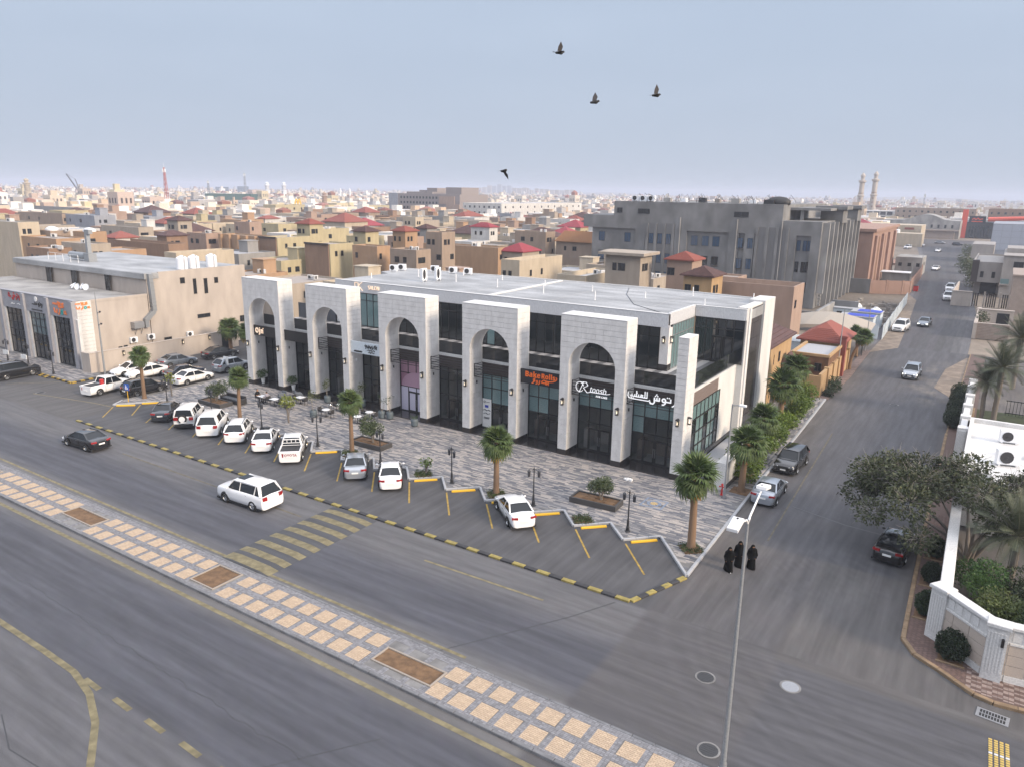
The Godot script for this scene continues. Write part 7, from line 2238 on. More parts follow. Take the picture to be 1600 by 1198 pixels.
# ---------------------------------------------------------------- people: one smooth surface from tapered limbs
func body_mesh(caps: Array, cell: float, soft := .05) -> ArrayMesh:   # each [from, to, radius, radius, colour]
	var lo := Vector3(9, 9, 9); var hi := -lo
	for c in caps:
		for e in 2:
			var r: float = c[2 + e]
			lo = lo.min(c[e] - Vector3(r, r, r)); hi = hi.max(c[e] + Vector3(r, r, r))
	lo -= Vector3.ONE * cell * 3; hi += Vector3.ONE * cell * 3
	var n := Vector3i((hi - lo) / cell) + Vector3i.ONE
	var f := PackedFloat32Array(); f.resize(n.x * n.y * n.z)
	for k in n.z:
		for j in n.y:
			for i in n.x:
				f[(k * n.y + j) * n.x + i] = limb_field(lo + Vector3(i, j, k) * cell, caps, soft)
	var vi := {}
	var vs := PackedVector3Array(); var cs := PackedColorArray(); var ix := PackedInt32Array()
	for k in n.z - 1:
		for j in n.y - 1:
			for i in n.x - 1:
				var sum := Vector3.ZERO; var cnt := 0
				for e in [[0, 0, 0, 1, 0, 0], [0, 1, 0, 1, 1, 0], [0, 0, 1, 1, 0, 1], [0, 1, 1, 1, 1, 1], [0, 0, 0, 0, 1, 0], [1, 0, 0, 1, 1, 0], [0, 0, 1, 0, 1, 1], [1, 0, 1, 1, 1, 1], [0, 0, 0, 0, 0, 1], [1, 0, 0, 1, 0, 1], [0, 1, 0, 0, 1, 1], [1, 1, 0, 1, 1, 1]]:
					var a := f[((k + e[2]) * n.y + j + e[1]) * n.x + i + e[0]]; var b := f[((k + e[5]) * n.y + j + e[4]) * n.x + i + e[3]]
					if (a < 0) != (b < 0):
						sum += Vector3(i + e[0], j + e[1], k + e[2]).lerp(Vector3(i + e[3], j + e[4], k + e[5]), a / (a - b)); cnt += 1
				if cnt:
					var p := lo + sum / cnt * cell
					vi[(k * n.y + j) * n.x + i] = vs.size()
					vs.append(p)
					var best := 9.0; var col := Color.WHITE
					for c in caps:
						var d := limb(p, c)
						if d < best: best = d; col = c[4]
					cs.append(col)
	var st := [1, n.x, n.x * n.y]
	for k in range(1, n.z - 1):
		for j in range(1, n.y - 1):
			for i in range(1, n.x - 1):
				var at := (k * n.y + j) * n.x + i
				for ax in 3:
					var a := f[at]; var b := f[at + st[ax]]
					if (a < 0) == (b < 0): continue
					var u: int = st[(ax + 1) % 3]; var w: int = st[(ax + 2) % 3]
					var q := [vi[at], vi[at - u], vi[at - u - w], vi[at - w]]
					if a > 0: q.reverse()
					ix.append_array(PackedInt32Array([q[0], q[2], q[1], q[0], q[3], q[2]]))
	var ns := PackedVector3Array(); ns.resize(vs.size())
	for t in range(0, ix.size(), 3):
		var m := (vs[ix[t + 2]] - vs[ix[t]]).cross(vs[ix[t + 1]] - vs[ix[t]])
		for e in 3: ns[ix[t + e]] += m
	for i in ns.size(): ns[i] = ns[i].normalized()
	var ar := []; ar.resize(Mesh.ARRAY_MAX)
	ar[Mesh.ARRAY_VERTEX] = vs; ar[Mesh.ARRAY_NORMAL] = ns; ar[Mesh.ARRAY_COLOR] = cs; ar[Mesh.ARRAY_INDEX] = ix
	var m := ArrayMesh.new()
	m.add_surface_from_arrays(Mesh.PRIMITIVE_TRIANGLES, ar)
	return m

func limb(p: Vector3, c: Array) -> float:
	var a: Vector3 = c[0]; var d: Vector3 = c[1] - a
	var t := clampf((p - a).dot(d) / maxf(d.length_squared(), 1e-6), 0, 1)
	return p.distance_to(a + d * t) - lerpf(c[2], c[3], t)

func limb_field(p: Vector3, caps: Array, soft: float) -> float:
	var r := 9.0
	for c in caps:
		var d := limb(p, c)
		var h := maxf(soft - absf(r - d), 0.0) / soft
		r = minf(r, d) - h * h * soft * .25
	return r

func veiled(label: String, at: Vector3, turn: float, hgt: float, step: float) -> void:
	var o := thing("person", label, "person", at, turn)
	var k := hgt / 1.62
	var bl := Color(.008, .008, .009); var sk := Color(.22, .13, .09)
	var caps := []
	for e in [
		[Vector3(0, .1, -.06 * step), Vector3(0, .75, 0), .22, .19, bl], [Vector3(.09, .07, .16 * step), Vector3(.05, .7, .03), .15, .16, bl], [Vector3(-.1, .07, -.2 * step), Vector3(-.05, .7, -.02), .15, .16, bl],
		[Vector3(0, .7, 0), Vector3(0, 1.28, 0), .20, .18, bl], [Vector3(-.14, 1.26, 0), Vector3(.14, 1.26, 0), .105, .105, bl],
		[Vector3(.19, 1.24, 0), Vector3(.25, .96, .06), .085, .075, bl], [Vector3(.25, .96, .06), Vector3(.15, .80, .22), .075, .06, bl], [Vector3(.15, .80, .22), Vector3(.12, .79, .27), .03, .024, sk],
		[Vector3(-.19, 1.24, 0), Vector3(-.25, .96, -.02), .085, .075, bl], [Vector3(-.25, .96, -.02), Vector3(-.23, .74, .1), .075, .06, bl], [Vector3(-.23, .74, .1), Vector3(-.22, .69, .13), .028, .022, sk],
		[Vector3(0, 1.3, 0), Vector3(0, 1.46, .02), .12, .115, bl], [Vector3(0, 1.47, .015), Vector3(0, 1.52, .03), .115, .105, bl], [Vector3(0, 1.34, -.06), Vector3(0, 1.1, -.1), .12, .15, bl],
		[Vector3(-.035, 1.50, .125), Vector3(.035, 1.50, .125), .02, .02, sk]]:
		caps.append([e[0] * k, e[1] * k, e[2] * k, e[3] * k, e[4]])
	put(body_mesh(caps, .03), "body", M.cloth_vertex, o)
	var b := MB.new()
	b.ball(Vector3(.09, .03, .24 * step) * k, Vector3(.045, .035, .11), 8, 5)
	put(b, "shoe", M.plate if step > .9 else M.black, o)

func seated(label: String, at: Vector3, turn: float, shirt: Color) -> void:
	var o := thing("person", label, "person", at, turn)
	var tr := Color(.02, .022, .03); var sk := Color(.33, .2, .13)
	var caps := [
		[Vector3(0, .52, 0), Vector3(0, .98, -.03), .15, .16, shirt], [Vector3(-.16, 1.0, -.03), Vector3(.16, 1.0, -.03), .07, .07, shirt],
		[Vector3(0, 1.02, -.02), Vector3(0, 1.14, 0), .055, .05, sk], [Vector3(0, 1.2, .015), Vector3(0, 1.27, .015), .085, .09, sk], [Vector3(0, 1.2, .1), Vector3(0, 1.18, .105), .016, .016, sk]]
	for s in [-1.0, 1.0]:
		caps.append([Vector3(s * .09, .5, 0), Vector3(s * .11, .5, .40), .085, .065, tr]); caps.append([Vector3(s * .11, .5, .40), Vector3(s * .11, .08, .42), .06, .045, tr]); caps.append([Vector3(s * .11, .05, .42), Vector3(s * .12, .04, .56), .045, .035, tr])
		caps.append([Vector3(s * .2, .98, -.02), Vector3(s * .25, .74, .08), .055, .045, shirt]); caps.append([Vector3(s * .25, .74, .08), Vector3(s * .13, .78, .32), .04, .032, sk]); caps.append([Vector3(s * .13, .78, .32), Vector3(s * .1, .785, .4), .034, .028, sk])
	put(body_mesh(caps, .026, .04), "body", M.cloth_vertex, o)
	var b := MB.new()
	b.ball(Vector3(0, 1.29, -.02), Vector3(.097, .085, .102), 10, 7)
	put(b, "hair", M.black, o)

func bird(label: String, at: Vector3, turn: float, lift: Array, tail := 0.0) -> void:   # lift: how high each wing is raised
	var o := thing("bird", label, "bird", at, turn)
	var c := Color(.05, .048, .05)
	put(body_mesh([[Vector3(-.10, 0, 0), Vector3(.06, .01, 0), .035, .05, c], [Vector3(.06, .01, 0), Vector3(.13, .04, 0), .045, .028, c], [Vector3(.13, .04, 0), Vector3(.17, .035, 0), .02, .008, Color(.12, .1, .08)]], .012, .03), "body", M.cloth_vertex, o)
	for s in 2:
		var b := MB.new()
		var d := 1.0 if s else -1.0
		var a: float = lift[s]
		var up := Vector3(0, sin(a), d * cos(a))
		var p0 := up * .03 + Vector3(.06, .02, 0); var p1 := up * .16 + Vector3(.09, .02, 0); var p2 := up * .33 + Vector3(.0, .0, 0); var q1 := up * .17 + Vector3(-.06, .01, 0); var q0 := up * .03 + Vector3(-.07, .02, 0)
		for w in [0.0, .006]:
			b.q(p0 + Vector3(0, w, 0), p1 + Vector3(0, w, 0), q1 + Vector3(0, w, 0), q0 + Vector3(0, w, 0)); b.tri(p1 + Vector3(0, w, 0), p2, q1 + Vector3(0, w, 0))
		put(b, "wing", M.feather, o)
	var b := MB.new()
	b.q(Vector3(-.09, .005, -.02), Vector3(-.09, .005, .02), Vector3(-.22, tail, .06), Vector3(-.22, tail, -.06))
	put(b, "tail", M.feather, o)

# ---------------------------------------------------------------- street furniture
func make_furniture() -> void:
	var where := ["by the rightmost planter near the corner palm", "left of the lone white sedan's empty bays", "between the middle planter box and the fourth arch", "behind the white sedan with the sapling bed", "behind the empty bay right of the pickup", "behind the white sedan with the sunroof", "behind the big white off-roader, at the left planter", "at the left end of the angled bays behind the dark sedan"]
	var proto: Node3D
	for i in 8:
		var at := Vector3(-18.3 - i * 7.38, .11, -42.78)
		var lb: String = "black twin-lantern lamp post " + where[i]
		if i: copy(proto, lb, at, .5 * sin(i * 2.0))
		else:
			proto = thing("lamp_post", lb, "lamp post", at, 0.0, "twin lamp posts along the parking bays")
			make_lamp_post(proto)
	copy(proto, "black twin-lantern lamp post on the shop pavement, nearest the left lane", Vector3(-92.4, .1, -42.6), .2)
	copy(proto, "black lamp post with a white board on the shop pavement, middle one", Vector3(-99, .1, -42.9), .1)
	copy(proto, "black lamp post with a white board on the shop pavement, leftmost", Vector3(-103.6, .1, -42.6), .3)
	for x in [-99.0, -103.6]:
		var o := thing("sign_board", "white blank board hung on the %s lamp post of the left shops" % ("middle" if x > -100 else "leftmost"), "sign board", Vector3(x + .1, 1.35, -42.4))
		var b := MB.new(); b.cbox(Vector3(-.33, 0, 0), Vector3(.6, .55, .05)); b.cbox(Vector3(.42, .06, 0), Vector3(.8, .55, .05)); b.beam(Vector3(-.3, .1, -.1), Vector3(.5, .1, -.1), .04, .04)
		put(b, "board", M.plate, o)
	var dir := (bay_corner(0, true) - bay_corner(0, false)).normalized()
	for k in 15:
		var m := (bay_corner(k, false) + bay_corner(k, true)) / 2 - Vector2(-.672, -.741) * .42
		wheel_stop("yellow wheel stop of parking bay " + ["at the street corner", "second from the street corner", "right of the lone white sedan", "under the lone white sedan", "left of the lone white sedan", "right of the sedan by the sapling", "under the sedan by the sapling", "under the silver sedan", "right of the pickup, in an empty bay", "under the pickup", "under the white sunroof sedan", "under the white crossover", "under the big white off-roader", "under the spare-wheel off-roader", "under the dark grey sedan"][k], Vector3(m.x, .005, m.y), -dir.angle())
	wheel_stop("yellow wheel stop at the leftmost bay, left of the other, by the blue sign", Vector3(-73.35, .005, -40.3), .73)
	wheel_stop("yellow wheel stop at the left end bays, right of the one by the blue sign", Vector3(-72.05, .005, -42.3), .83)
	# tall street lamp in front, with two heads
	var o := thing("street_lamp", "tall galvanised street lamp with two white heads in the foreground", "street lamp", Vector3(-6.2, .1, -25.15))
	var b := MB.new(); b.path([Vector3(0, 0, 0), Vector3(0, .5, 0), Vector3(0, .52, 0), Vector3(0, 10.75, 0)], [.15, .14, .105, .05], 10)
	put(b, "pole", M.galvanised, o)
	b = MB.new(); b.cbox(Vector3(0, .02, 0), Vector3(.45, .06, .45))
	put(b, "base_plate", M.steel, o)
	for e in [[-1.95, .6, "far"], [1.75, .32, "near"]]:
		b = MB.new(); b.path([Vector3(0, 10.6, 0), Vector3(0, 10.8, e[0] * .12), Vector3(0, 10.9 + e[1] * .7, e[0] * .75)], [.045, .04, .03], 8)
		put(b, "arm", M.lamp_white, o)
		b = MB.new(); b.t = Transform3D(Basis(Vector3.RIGHT, .22 if e[0] > 0 else -.22), Vector3(0, 10.93 + e[1] * .75, e[0] * .92))
		b.bbox(-.19, .19, -.05, .09, -.36, .36, .03)
		for j in 4: b.box(-.14 + j * .075, -.11 + j * .075, .09, .105, -.2, .3)
		var hd := put(b, "lamp_head", M.lamp_white, o)
		b = MB.new(); b.t = Transform3D(Basis.IDENTITY, Vector3(0, 11.03 + e[1] * .75, e[0] * .8)); b.lathe([Vector2(.04, 0), Vector2(.04, .07), Vector2(0, .08)], 8)
		put(b, "photocell", M.black, hd)
	o = thing("street_lamp", "single-arm grey street lamp on the side pavement by the arcade corner", "street lamp", Vector3(-14.75, .1, -52.1))
	b = MB.new(); b.path([Vector3.ZERO, Vector3(0, .7, 0), Vector3(0, .72, 0), Vector3(0, 7.3, 0)], [.11, .1, .07, .05], 8); b.beam(Vector3(0, 7.2, 0), Vector3(.75, 7.28, 0), .06, .06)
	put(b, "pole", M.galvanised, o)
	b = MB.new(); b.bbox(.5, 1.0, 7.22, 7.36, -.13, .13, .03)
	put(b, "lamp_head", M.lamp_white, o)
	for q in [[-15.2, -97.9, 8.6, "beside the brick annex"], [-14.9, -118, 7.0, "at the site fence corner"], [-17.2, -196, 7.6, "at the pink wall corner"], [-18.2, -232, 7.0, "beside the far end of the pink wall"], [-1.6, -246, 7.5, "near the grey villa"]]:
		o = thing("utility_pole", "thin grey pole " + q[3], "pole", Vector3(q[0], 0, q[1]))
		b = MB.new(); b.path([Vector3.ZERO, Vector3(0, q[2], 0)], [.09, .05], 6); b.beam(Vector3(0, q[2] - .3, 0), Vector3(.5, q[2] - .2, 0), .05, .05)
		put(b, "pole", M.galvanised, o)
	o = thing("utility_pole", "leaning grey pole with camera brackets beside the beige boundary wall", "pole", Vector3(-87.8, 0, -46.2))
	b = MB.new(); b.path([Vector3.ZERO, Vector3(-.05, 5, 0), Vector3(-.1, 9.9, 0)], [.12, .09, .04], 8)
	put(b, "pole", M.galvanised, o)
	b = MB.new()
	for y in [6.0, 7.4]: b.beam(Vector3(-.1, y, 0), Vector3(.8, y + .15, .1), .05, .05); b.cbox(Vector3(.7, y + .25, .1), Vector3(.25, .15, .12))
	put(b, "bracket", M.charcoal, o)
	o = thing("parking_sign", "blue accessible parking sign on a yellow post at the plaza's left corner", "sign", Vector3(-74.2, .1, -41.1), .2)
	b = MB.new(); b.tube(Vector3.ZERO, Vector3(0, 1.9, 0), .035, .035, 6)
	put(b, "post", M.yellow_bright, o)
	b = MB.new(); b.box(-.32, .32, 1.25, 1.95, .03, .06, true)
	put(b, "panel", M.sign_blue, o)
	script_on(o, "symbol", [[[-.06, .18], [-.02, -.02], [.1, -.04], [.16, -.18]], ring(-.02, -.08, .12, 1.8, 5.6)], 1, .045, Vector3(0, 1.58, .05), M.plate, 0, [[-.07, .24]])
	# planter boxes of dark stone
	for q in [[-22.15, -45.75, "right", .06], [-44.2, -45.6, "middle", .02], [-66.2, -45.75, "left", 0.0]]:
		o = thing("planter_box", "long dark stone planter box, the %s one of three on the plaza" % q[2], "planter", Vector3(q[0], .115, q[1]), q[3])
		for e in [[-1.8, 1.8, .62, .78], [-1.8, 1.8, -.78, -.62], [-1.8, -1.64, -.62, .62], [1.64, 1.8, -.62, .62]]:
			b = MB.new(); b.bbox(e[0], e[1], 0, .42, e[2], e[3], .015)
			put(b, "side", M.granite_grey, o)
		b = MB.new(); b.box(-1.65, 1.65, .1, .33, -.63, .63)
		for i in 30: b.box(-1.6 + fposmod(i * .77, 3.1), -1.5 + fposmod(i * .77, 3.1), .33, .36, -.6 + fposmod(i * .37, 1.1), -.52 + fposmod(i * .37, 1.1))
		put(b, "soil", M.soil, o)
	# cafe tables and chairs
	var tl := ["square white cafe table with two men", "square white cafe table, second from the left", "square white cafe table nearest the parking", "square white cafe table close to the arcade leg"]
	var tp := [[-62.8, -49.0], [-60.9, -49.0], [-59.2, -49.1], [-59.3, -51.0]]
	for i in 4: cafe_table(tl[i], Vector3(tp[i][0], .12, tp[i][1]), true)
	tl = ["round white cafe table beside the blue-grey pot", "round white cafe table beside the steel bin", "round white cafe table behind the middle planter tree", "round white cafe table against the dark shop entrance"]
	tp = [[-53.8, -49.4], [-54.0, -51.6], [-49.7, -49.6], [-49.8, -51.3]]
	for i in 4: cafe_table(tl[i], Vector3(tp[i][0], .12, tp[i][1]), false)
	var ch := 0
	for q in [[-62.8, -49, 1], [-60.9, -49, 0], [-59.2, -49.1, 0], [-59.3, -51, 0], [-53.8, -49.4, 0], [-54, -51.6, 0], [-49.7, -49.6, 0], [-49.8, -51.3, 0]]:
		for s in [-1.0, 1.0]:
			cafe_chair("black cafe chair at the %s, on its %s side" % [["table with two men", "second square table", "square table nearest the parking", "square table by the arcade leg", "round table by the pot", "round table by the steel bin", "round table behind the planter tree", "round table by the dark entrance"][ch / 2], "left" if s < 0 else "right"], Vector3(q[0] + s * .72, .12, q[1] + .05 * s), -s * PI / 2)
			ch += 1
	for i in 4:
		var q: Array = [[-62.3, -51.2], [-61.5, -50.6], [-61.2, -52.4], [-60.6, -52.0]][i]
		o = thing("lounge_chair", ["grey lounge armchair, leftmost of the four behind the cafe tables", "grey lounge armchair nearest the cafe tables", "grey lounge armchair by the arcade leg", "grey lounge armchair at the right of the four"][i], "armchair", Vector3(q[0], .12, q[1]), i * 1.3)
		b = MB.new(); b.bbox(-.34, .34, .1, .4, -.34, .34, .05)
		put(b, "seat", M.rattan_grey, o)
		b = MB.new(); b.bbox(-.34, .34, .4, .85, -.36, -.22, .05); b.bbox(-.38, -.26, .3, .6, -.3, .32, .04); b.bbox(.26, .38, .3, .6, -.3, .32, .04)
		put(b, "backrest", M.rattan_grey, o)
	o = thing("outdoor_sofa", "black outdoor sofa set behind the left planter box", "sofa", Vector3(-65.2, .12, -47.2))
	b = MB.new(); b.bbox(-1.5, 1.5, .05, .42, -.4, .4, .05)
	put(b, "seat", M.rattan, o)
	b = MB.new(); b.bbox(-1.5, 1.5, .4, .85, -.5, -.32, .05); b.bbox(-1.6, -1.42, .1, .65, -.45, .4, .04); b.bbox(1.42, 1.6, .1, .65, -.45, .4, .04)
	put(b, "backrest", M.rattan, o)
	for i in 3:
		b = MB.new(); b.bbox(-1.35 + i * .92, -.5 + i * .92, .42, .52, -.3, .36, .04)
		put(b, "cushion", M.charcoal_blue, o)
	# pots with plants
	var pl := [[-49.0, -52.2, "blue-grey pot with a thin bare shrub, left of a pair by the pink window", 1], [-48.2, -52.5, "blue-grey pot with a thin bare shrub, right of a pair by the pink window", 1], [-44.7, -52.1, "blue-grey pot with a small green plant, right of the pink window", 2], [-54.6, -48.5, "blue-grey pot with red rim and a thin tree beside the lamp post", 3], [-69.1, -54.2, "white pot with dark leafy plant at the Ojn shopfront", 4], [-64.0, -54.2, "white pot with dark leafy plant at the second shopfront", 4], [-57.4, -53.0, "grey pot with slim bamboo at the leg left of the grey sign", 3], [-53.2, -53.9, "grey pot with slim bamboo at the leg right of the second arch", 3]]
	for i in 8:
		var q: Array = pl[i]
		o = thing("plant_pot", q[2], "plant pot", Vector3(q[0], .2 if q[1] < -53.4 else .12, q[1]))
		b = MB.new(); b.lathe([Vector2(.22, 0), Vector2(.34, .12), Vector2(.36, .6), Vector2(.30, .75), Vector2(.26, .75), Vector2(.26, .68), Vector2(0, .68)] if q[3] != 4 else [Vector2(.16, 0), Vector2(.24, .55), Vector2(.2, .55), Vector2(.2, .5), Vector2(0, .5)], 12)
		put(b, "pot", M.plate if q[3] == 4 else M.pot_blue, o)
		b = MB.new()
		var r := RandomNumberGenerator.new(); r.seed = 300 + i
		var bl := []
		for j in 5:
			var e := Vector3(r.randf_range(-.3, .3), [0, 2.0, 1.0, 2.3, 1.25][q[3]] * r.randf_range(.75, 1.1), r.randf_range(-.3, .3))
			b.path([Vector3(0, .6, 0), e * .6, e], [.02, .014, .005], 4, false)
			bl.append([e, [0, .22, .16, .3, .42][q[3]], 1.3 if q[3] == 3 else .7])
		put(b, "stem", M.twig, o)
		put(leaves(bl, [0, 60, 60, 240, 330][q[3]], .14 if q[3] == 4 else .10, Color(.02, .045, .015), Color(.06, .10, .03) if q[3] != 3 else Color(.13, .14, .05), 310 + i, .2), "foliage", M.leaf, o)
	o = thing("litter_bin", "round steel litter bin between the round cafe tables", "bin", Vector3(-54.6, .12, -50.7))
	b = MB.new(); b.lathe([Vector2(.2, 0), Vector2(.2, .78), Vector2(.22, .8), Vector2(.2, .86), Vector2(.12, .88), Vector2(.12, .8), Vector2(0, .8)], 14)
	put(b, "shell", M.chrome, o)
	o = thing("plastic_bag", "crumpled white plastic bag lying on the plaza by the last bays", "bag", Vector3(-22.1, .125, -51.2))
	b = MB.new()
	for i in 4:
		b.t = Transform3D(Basis(Vector3(i + 1, 2, 3 - i).normalized(), i * 1.3), Vector3(.16 * i - .2, .08, .06 * (i % 2))); b.ball(Vector3.ZERO, Vector3(.2, .11, .15), 6, 4)
	put(b, "sheet", M.plate, o)
	o = thing("floor_emblem", "blue and yellow mosaic square set into the plaza paving", "floor emblem", Vector3(-18.65, .122, -48.15))
	var blue := MB.new(); blue.bbox(-.06, .06, 0, .012, -.06, .06, .003)
	var bm := blue.made()
	for i in 12:
		for j in 12:
			var dd := Vector2(i - 5.5, j - 5.5)
			var hit := absf(dd.x) > 4.6 or absf(dd.y) > 4.6 or (absf(dd.length() - 3) < .6)
			if hit or (dd.length() < 1.6):
				put(bm, "mosaic_tile", M.tile_blue if hit else M.tile_yellow, o).position = Vector3(dd.x * .14, 0, dd.y * .14)
	o = thing("fire_inlet", "red fire service inlet by the foot of the side street lamp", "fire hydrant", Vector3(-15.1, .11, -52.6))
	b = MB.new(); b.lathe([Vector2(.12, 0), Vector2(.12, .06), Vector2(.07, .08), Vector2(.07, .75), Vector2(.1, .8), Vector2(.06, .92), Vector2(0, .93)], 10)
	b.tube(Vector3(-.22, .66, 0), Vector3(.22, .66, 0), .06, .06, 8)
	put(b, "standpipe", M.red_paint, o)
	b = MB.new(); b.tube(Vector3(.0, .66, .04), Vector3(0, .66, .2), .055, .055, 8)
	put(b, "cap", M.chrome, o)
	o = thing("sign_board", "small white sign board at the arcade's left lane corner", "sign board", Vector3(-77.2, .1, -55.3))
	b = MB.new(); b.box(-.4, .4, .9, 1.9, -.04, .04, true)
	put(b, "board", M.plate, o)
	b = MB.new(); b.tube(Vector3.ZERO, Vector3(0, .9, 0), .04, .04, 6)
	put(b, "post", M.charcoal, o)
	# things on the arcade roof
	var rl := ["upright grey air conditioner on the arcade roof, left of a pair", "upright grey air conditioner on the arcade roof, right of a pair", "white air conditioner at the arcade roof's left rear corner, nearer", "white air conditioner at the arcade roof's left rear corner, farther", "white air conditioner along the arcade's rear roof edge, leftmost of three", "white air conditioner along the arcade's rear roof edge, middle of three", "white air conditioner along the arcade's rear roof edge, rightmost of three"]
	var rp := [[-55.1, -66.1, 1], [-54.6, -68.0, 1], [-65.2, -72.6, 0], [-65.0, -74.0, 0], [-60.6, -75.2, 0], [-57.8, -75.4, 0], [-55.6, -75.6, 0]]
	for i in 7:
		aircon(rl[i], Vector3(rp[i][0], 11.79, rp[i][1]), PI / 2 if rp[i][2] else .3, 1.0)
		if rp[i][2]:
			var a := get_child(get_child_count() - 1)
			for c in a.get_children(): c.scale = Vector3(.9, 2.1, .9)
	for i in 14:
		o = thing("roof_pipe", "thin white vent pipe standing on the arcade roof", "vent pipe", Vector3(-62 + i * 3.25, 11.78, -65 - fposmod(i * 4.7, 10.5)), 0.0, "vent pipes on the arcade roof")
		b = MB.new(); b.tube(Vector3.ZERO, Vector3(0, .6 + .3 * (i % 2), 0), .05, .05, 6); b.lathe([Vector2(.09, 0), Vector2(.09, .04), Vector2(.05, .06)], 8)
		put(b, "pipe", M.lamp_white, o)
	o = thing("roof_cable", "thin dark cable lying across the arcade roof to its corner", "cable")
	b = MB.new(); b.path([Vector3(-34, 11.8, -76), Vector3(-32, 11.8, -71), Vector3(-28.5, 11.8, -65), Vector3(-24.2, 11.8, -61.6)], [.03, .03, .03, .03], 4)
	put(b, "cable", M.charcoal, o)

func make_lamp_post(o: Node3D) -> void:
	var b := MB.new()
	b.lathe([Vector2(.2, 0), Vector2(.2, .05), Vector2(.13, .09), Vector2(.12, .35), Vector2(.085, .42), Vector2(.075, .85), Vector2(.05, .9), Vector2(.035, 2.75), Vector2(.055, 2.78), Vector2(.055, 2.86), Vector2(.02, 2.9), Vector2(.02, 3.0), Vector2(0, 3.02)], 10)
	put(b, "post", M.lamp_iron, o)
	for s in [-1.0, 1.0]:
		b = MB.new()
		b.path([Vector3(0, 2.72, 0), Vector3(s * .15, 2.84, 0), Vector3(s * .3, 2.86, 0), Vector3(s * .36, 2.74, 0)], [.02, .02, .02, .016], 5)
		b.path([Vector3(0, 2.62, 0), Vector3(s * .12, 2.66, 0), Vector3(s * .17, 2.76, 0), Vector3(s * .1, 2.8, 0)], [.014, .014, .014, .012], 4)
		put(b, "scroll_arm", M.lamp_iron, o)
		b = MB.new(); b.t = Transform3D(Basis.IDENTITY, Vector3(s * .36, 2.2, 0))
		b.lathe([Vector2(0, 0), Vector2(.09, .02), Vector2(.1, .05), Vector2(.115, .42), Vector2(.14, .43), Vector2(.09, .5), Vector2(.03, .53), Vector2(0, .54)], 8)
		put(b, "lantern", M.lantern_grey, o)

func wheel_stop(label: String, at: Vector3, turn: float) -> void:
	var o := thing("wheel_stop", label, "wheel stop", at, turn, "yellow wheel stops")
	if not cache.has("stop"):
		var b := MB.new(); b.bbox(-.9, .9, 0, .13, -.09, .09, .04)
		cache["stop"] = b.made()
	put(cache["stop"], "rubber_block", M.yellow_bright, o)

func cafe_table(label: String, at: Vector3, square: bool) -> void:
	var o := thing("cafe_table", label, "table", at)
	var b := MB.new()
	if square: b.bbox(-.42, .42, .70, .74, -.36, .36, .01)
	else: b.lathe([Vector2(.38, .7), Vector2(.4, .72), Vector2(.38, .74), Vector2(0, .74)], 18)
	put(b, "table_top", M.marble, o)
	b = MB.new(); b.lathe([Vector2(.24, 0), Vector2(.22, .03), Vector2(.04, .05), Vector2(.035, .7)], 10)
	put(b, "pedestal", M.black_metal, o)

func cafe_chair(label: String, at: Vector3, turn: float) -> void:
	var o := thing("cafe_chair", label, "chair", at, turn, "black chairs at the cafe tables")
	if not cache.has("chair"):
		var b := MB.new(); b.bbox(-.23, .23, .42, .47, -.22, .24, .02); cache["chair"] = b.made()
		b = MB.new(); b.bbox(-.24, .24, .5, .86, -.26, -.21, .02); b.box(-.27, -.22, .47, .66, -.22, .16, true); b.box(.22, .27, .47, .66, -.22, .16, true); cache["chairb"] = b.made()
		b = MB.new(); b.tube(Vector3.ZERO, Vector3(0, .42, 0), .015, .015, 5); cache["chairl"] = b.made()
	put(cache["chair"], "seat", M.rattan, o); put(cache["chairb"], "backrest", M.rattan, o)
	for q in [[-.2, -.19], [.2, -.19], [-.2, .2], [.2, .2]]: put(cache["chairl"], "leg", M.black_metal, o).position = Vector3(q[0], 0, q[1])

func make_people() -> void:
	veiled("woman in a black full-length abaya, front left of three, white shoe showing", Vector3(-11.1, .01, -41.5), .5, 1.6, 1.0)
	veiled("woman in a black full-length abaya, tallest in the middle of three", Vector3(-10.75, .01, -42.4), .35, 1.72, .5)
	veiled("woman in a black full-length abaya, right of three behind the lamp pole", Vector3(-10.05, .01, -42.6), .55, 1.6, .7)
	seated("man in a black shirt sitting at the left cafe table", Vector3(-63.55, .12, -49.0), PI / 2, Color(.012, .012, .014))
	seated("man in a grey shirt sitting opposite at the left cafe table", Vector3(-62.05, .12, -48.98), -PI / 2, Color(.30, .29, .33))
	bird("bird with one wing straight up, highest in the sky", Vector3(-12.3, 26.1, -21.4), .9, [1.9, .05], .02)
	bird("bird with a dark fanned tail, between the two upper birds", Vector3(-11.4, 24.7, -22.1), .3, [1.2, 1.9], .08)
	bird("bird with wings in an L shape, rightmost in the sky", Vector3(-9.7, 24.9, -22.9), .9, [1.65, .0])
	bird("bird gliding with drooped wings, lowest and leftmost", Vector3(-13.9, 22.6, -20.8), -.3, [-.9, .0], .0)

# ---------------------------------------------------------------- the neighbourhood
const PALETTE := {"brown": [.31, .20, .135], "tan": [.37, .285, .22], "beige": [.43, .37, .305], "orange": [.46, .30, .185], "ochre": [.50, .33, .17], "cream": [.55, .47, .36], "yellow": [.52, .45, .285], "white": [.66, .65, .63], "grey": [.33, .32, .31], "slate": [.34, .36, .41], "pink": [.42, .30, .235]}
var footprints := []
var house_count := 0
var rooftop := []      # places for small air conditioners and pipes

func plaster(c: String) -> StandardMaterial3D:
	var p: Array = PALETTE[c]
	return stucco("plaster_" + c, p[0], p[1], p[2])

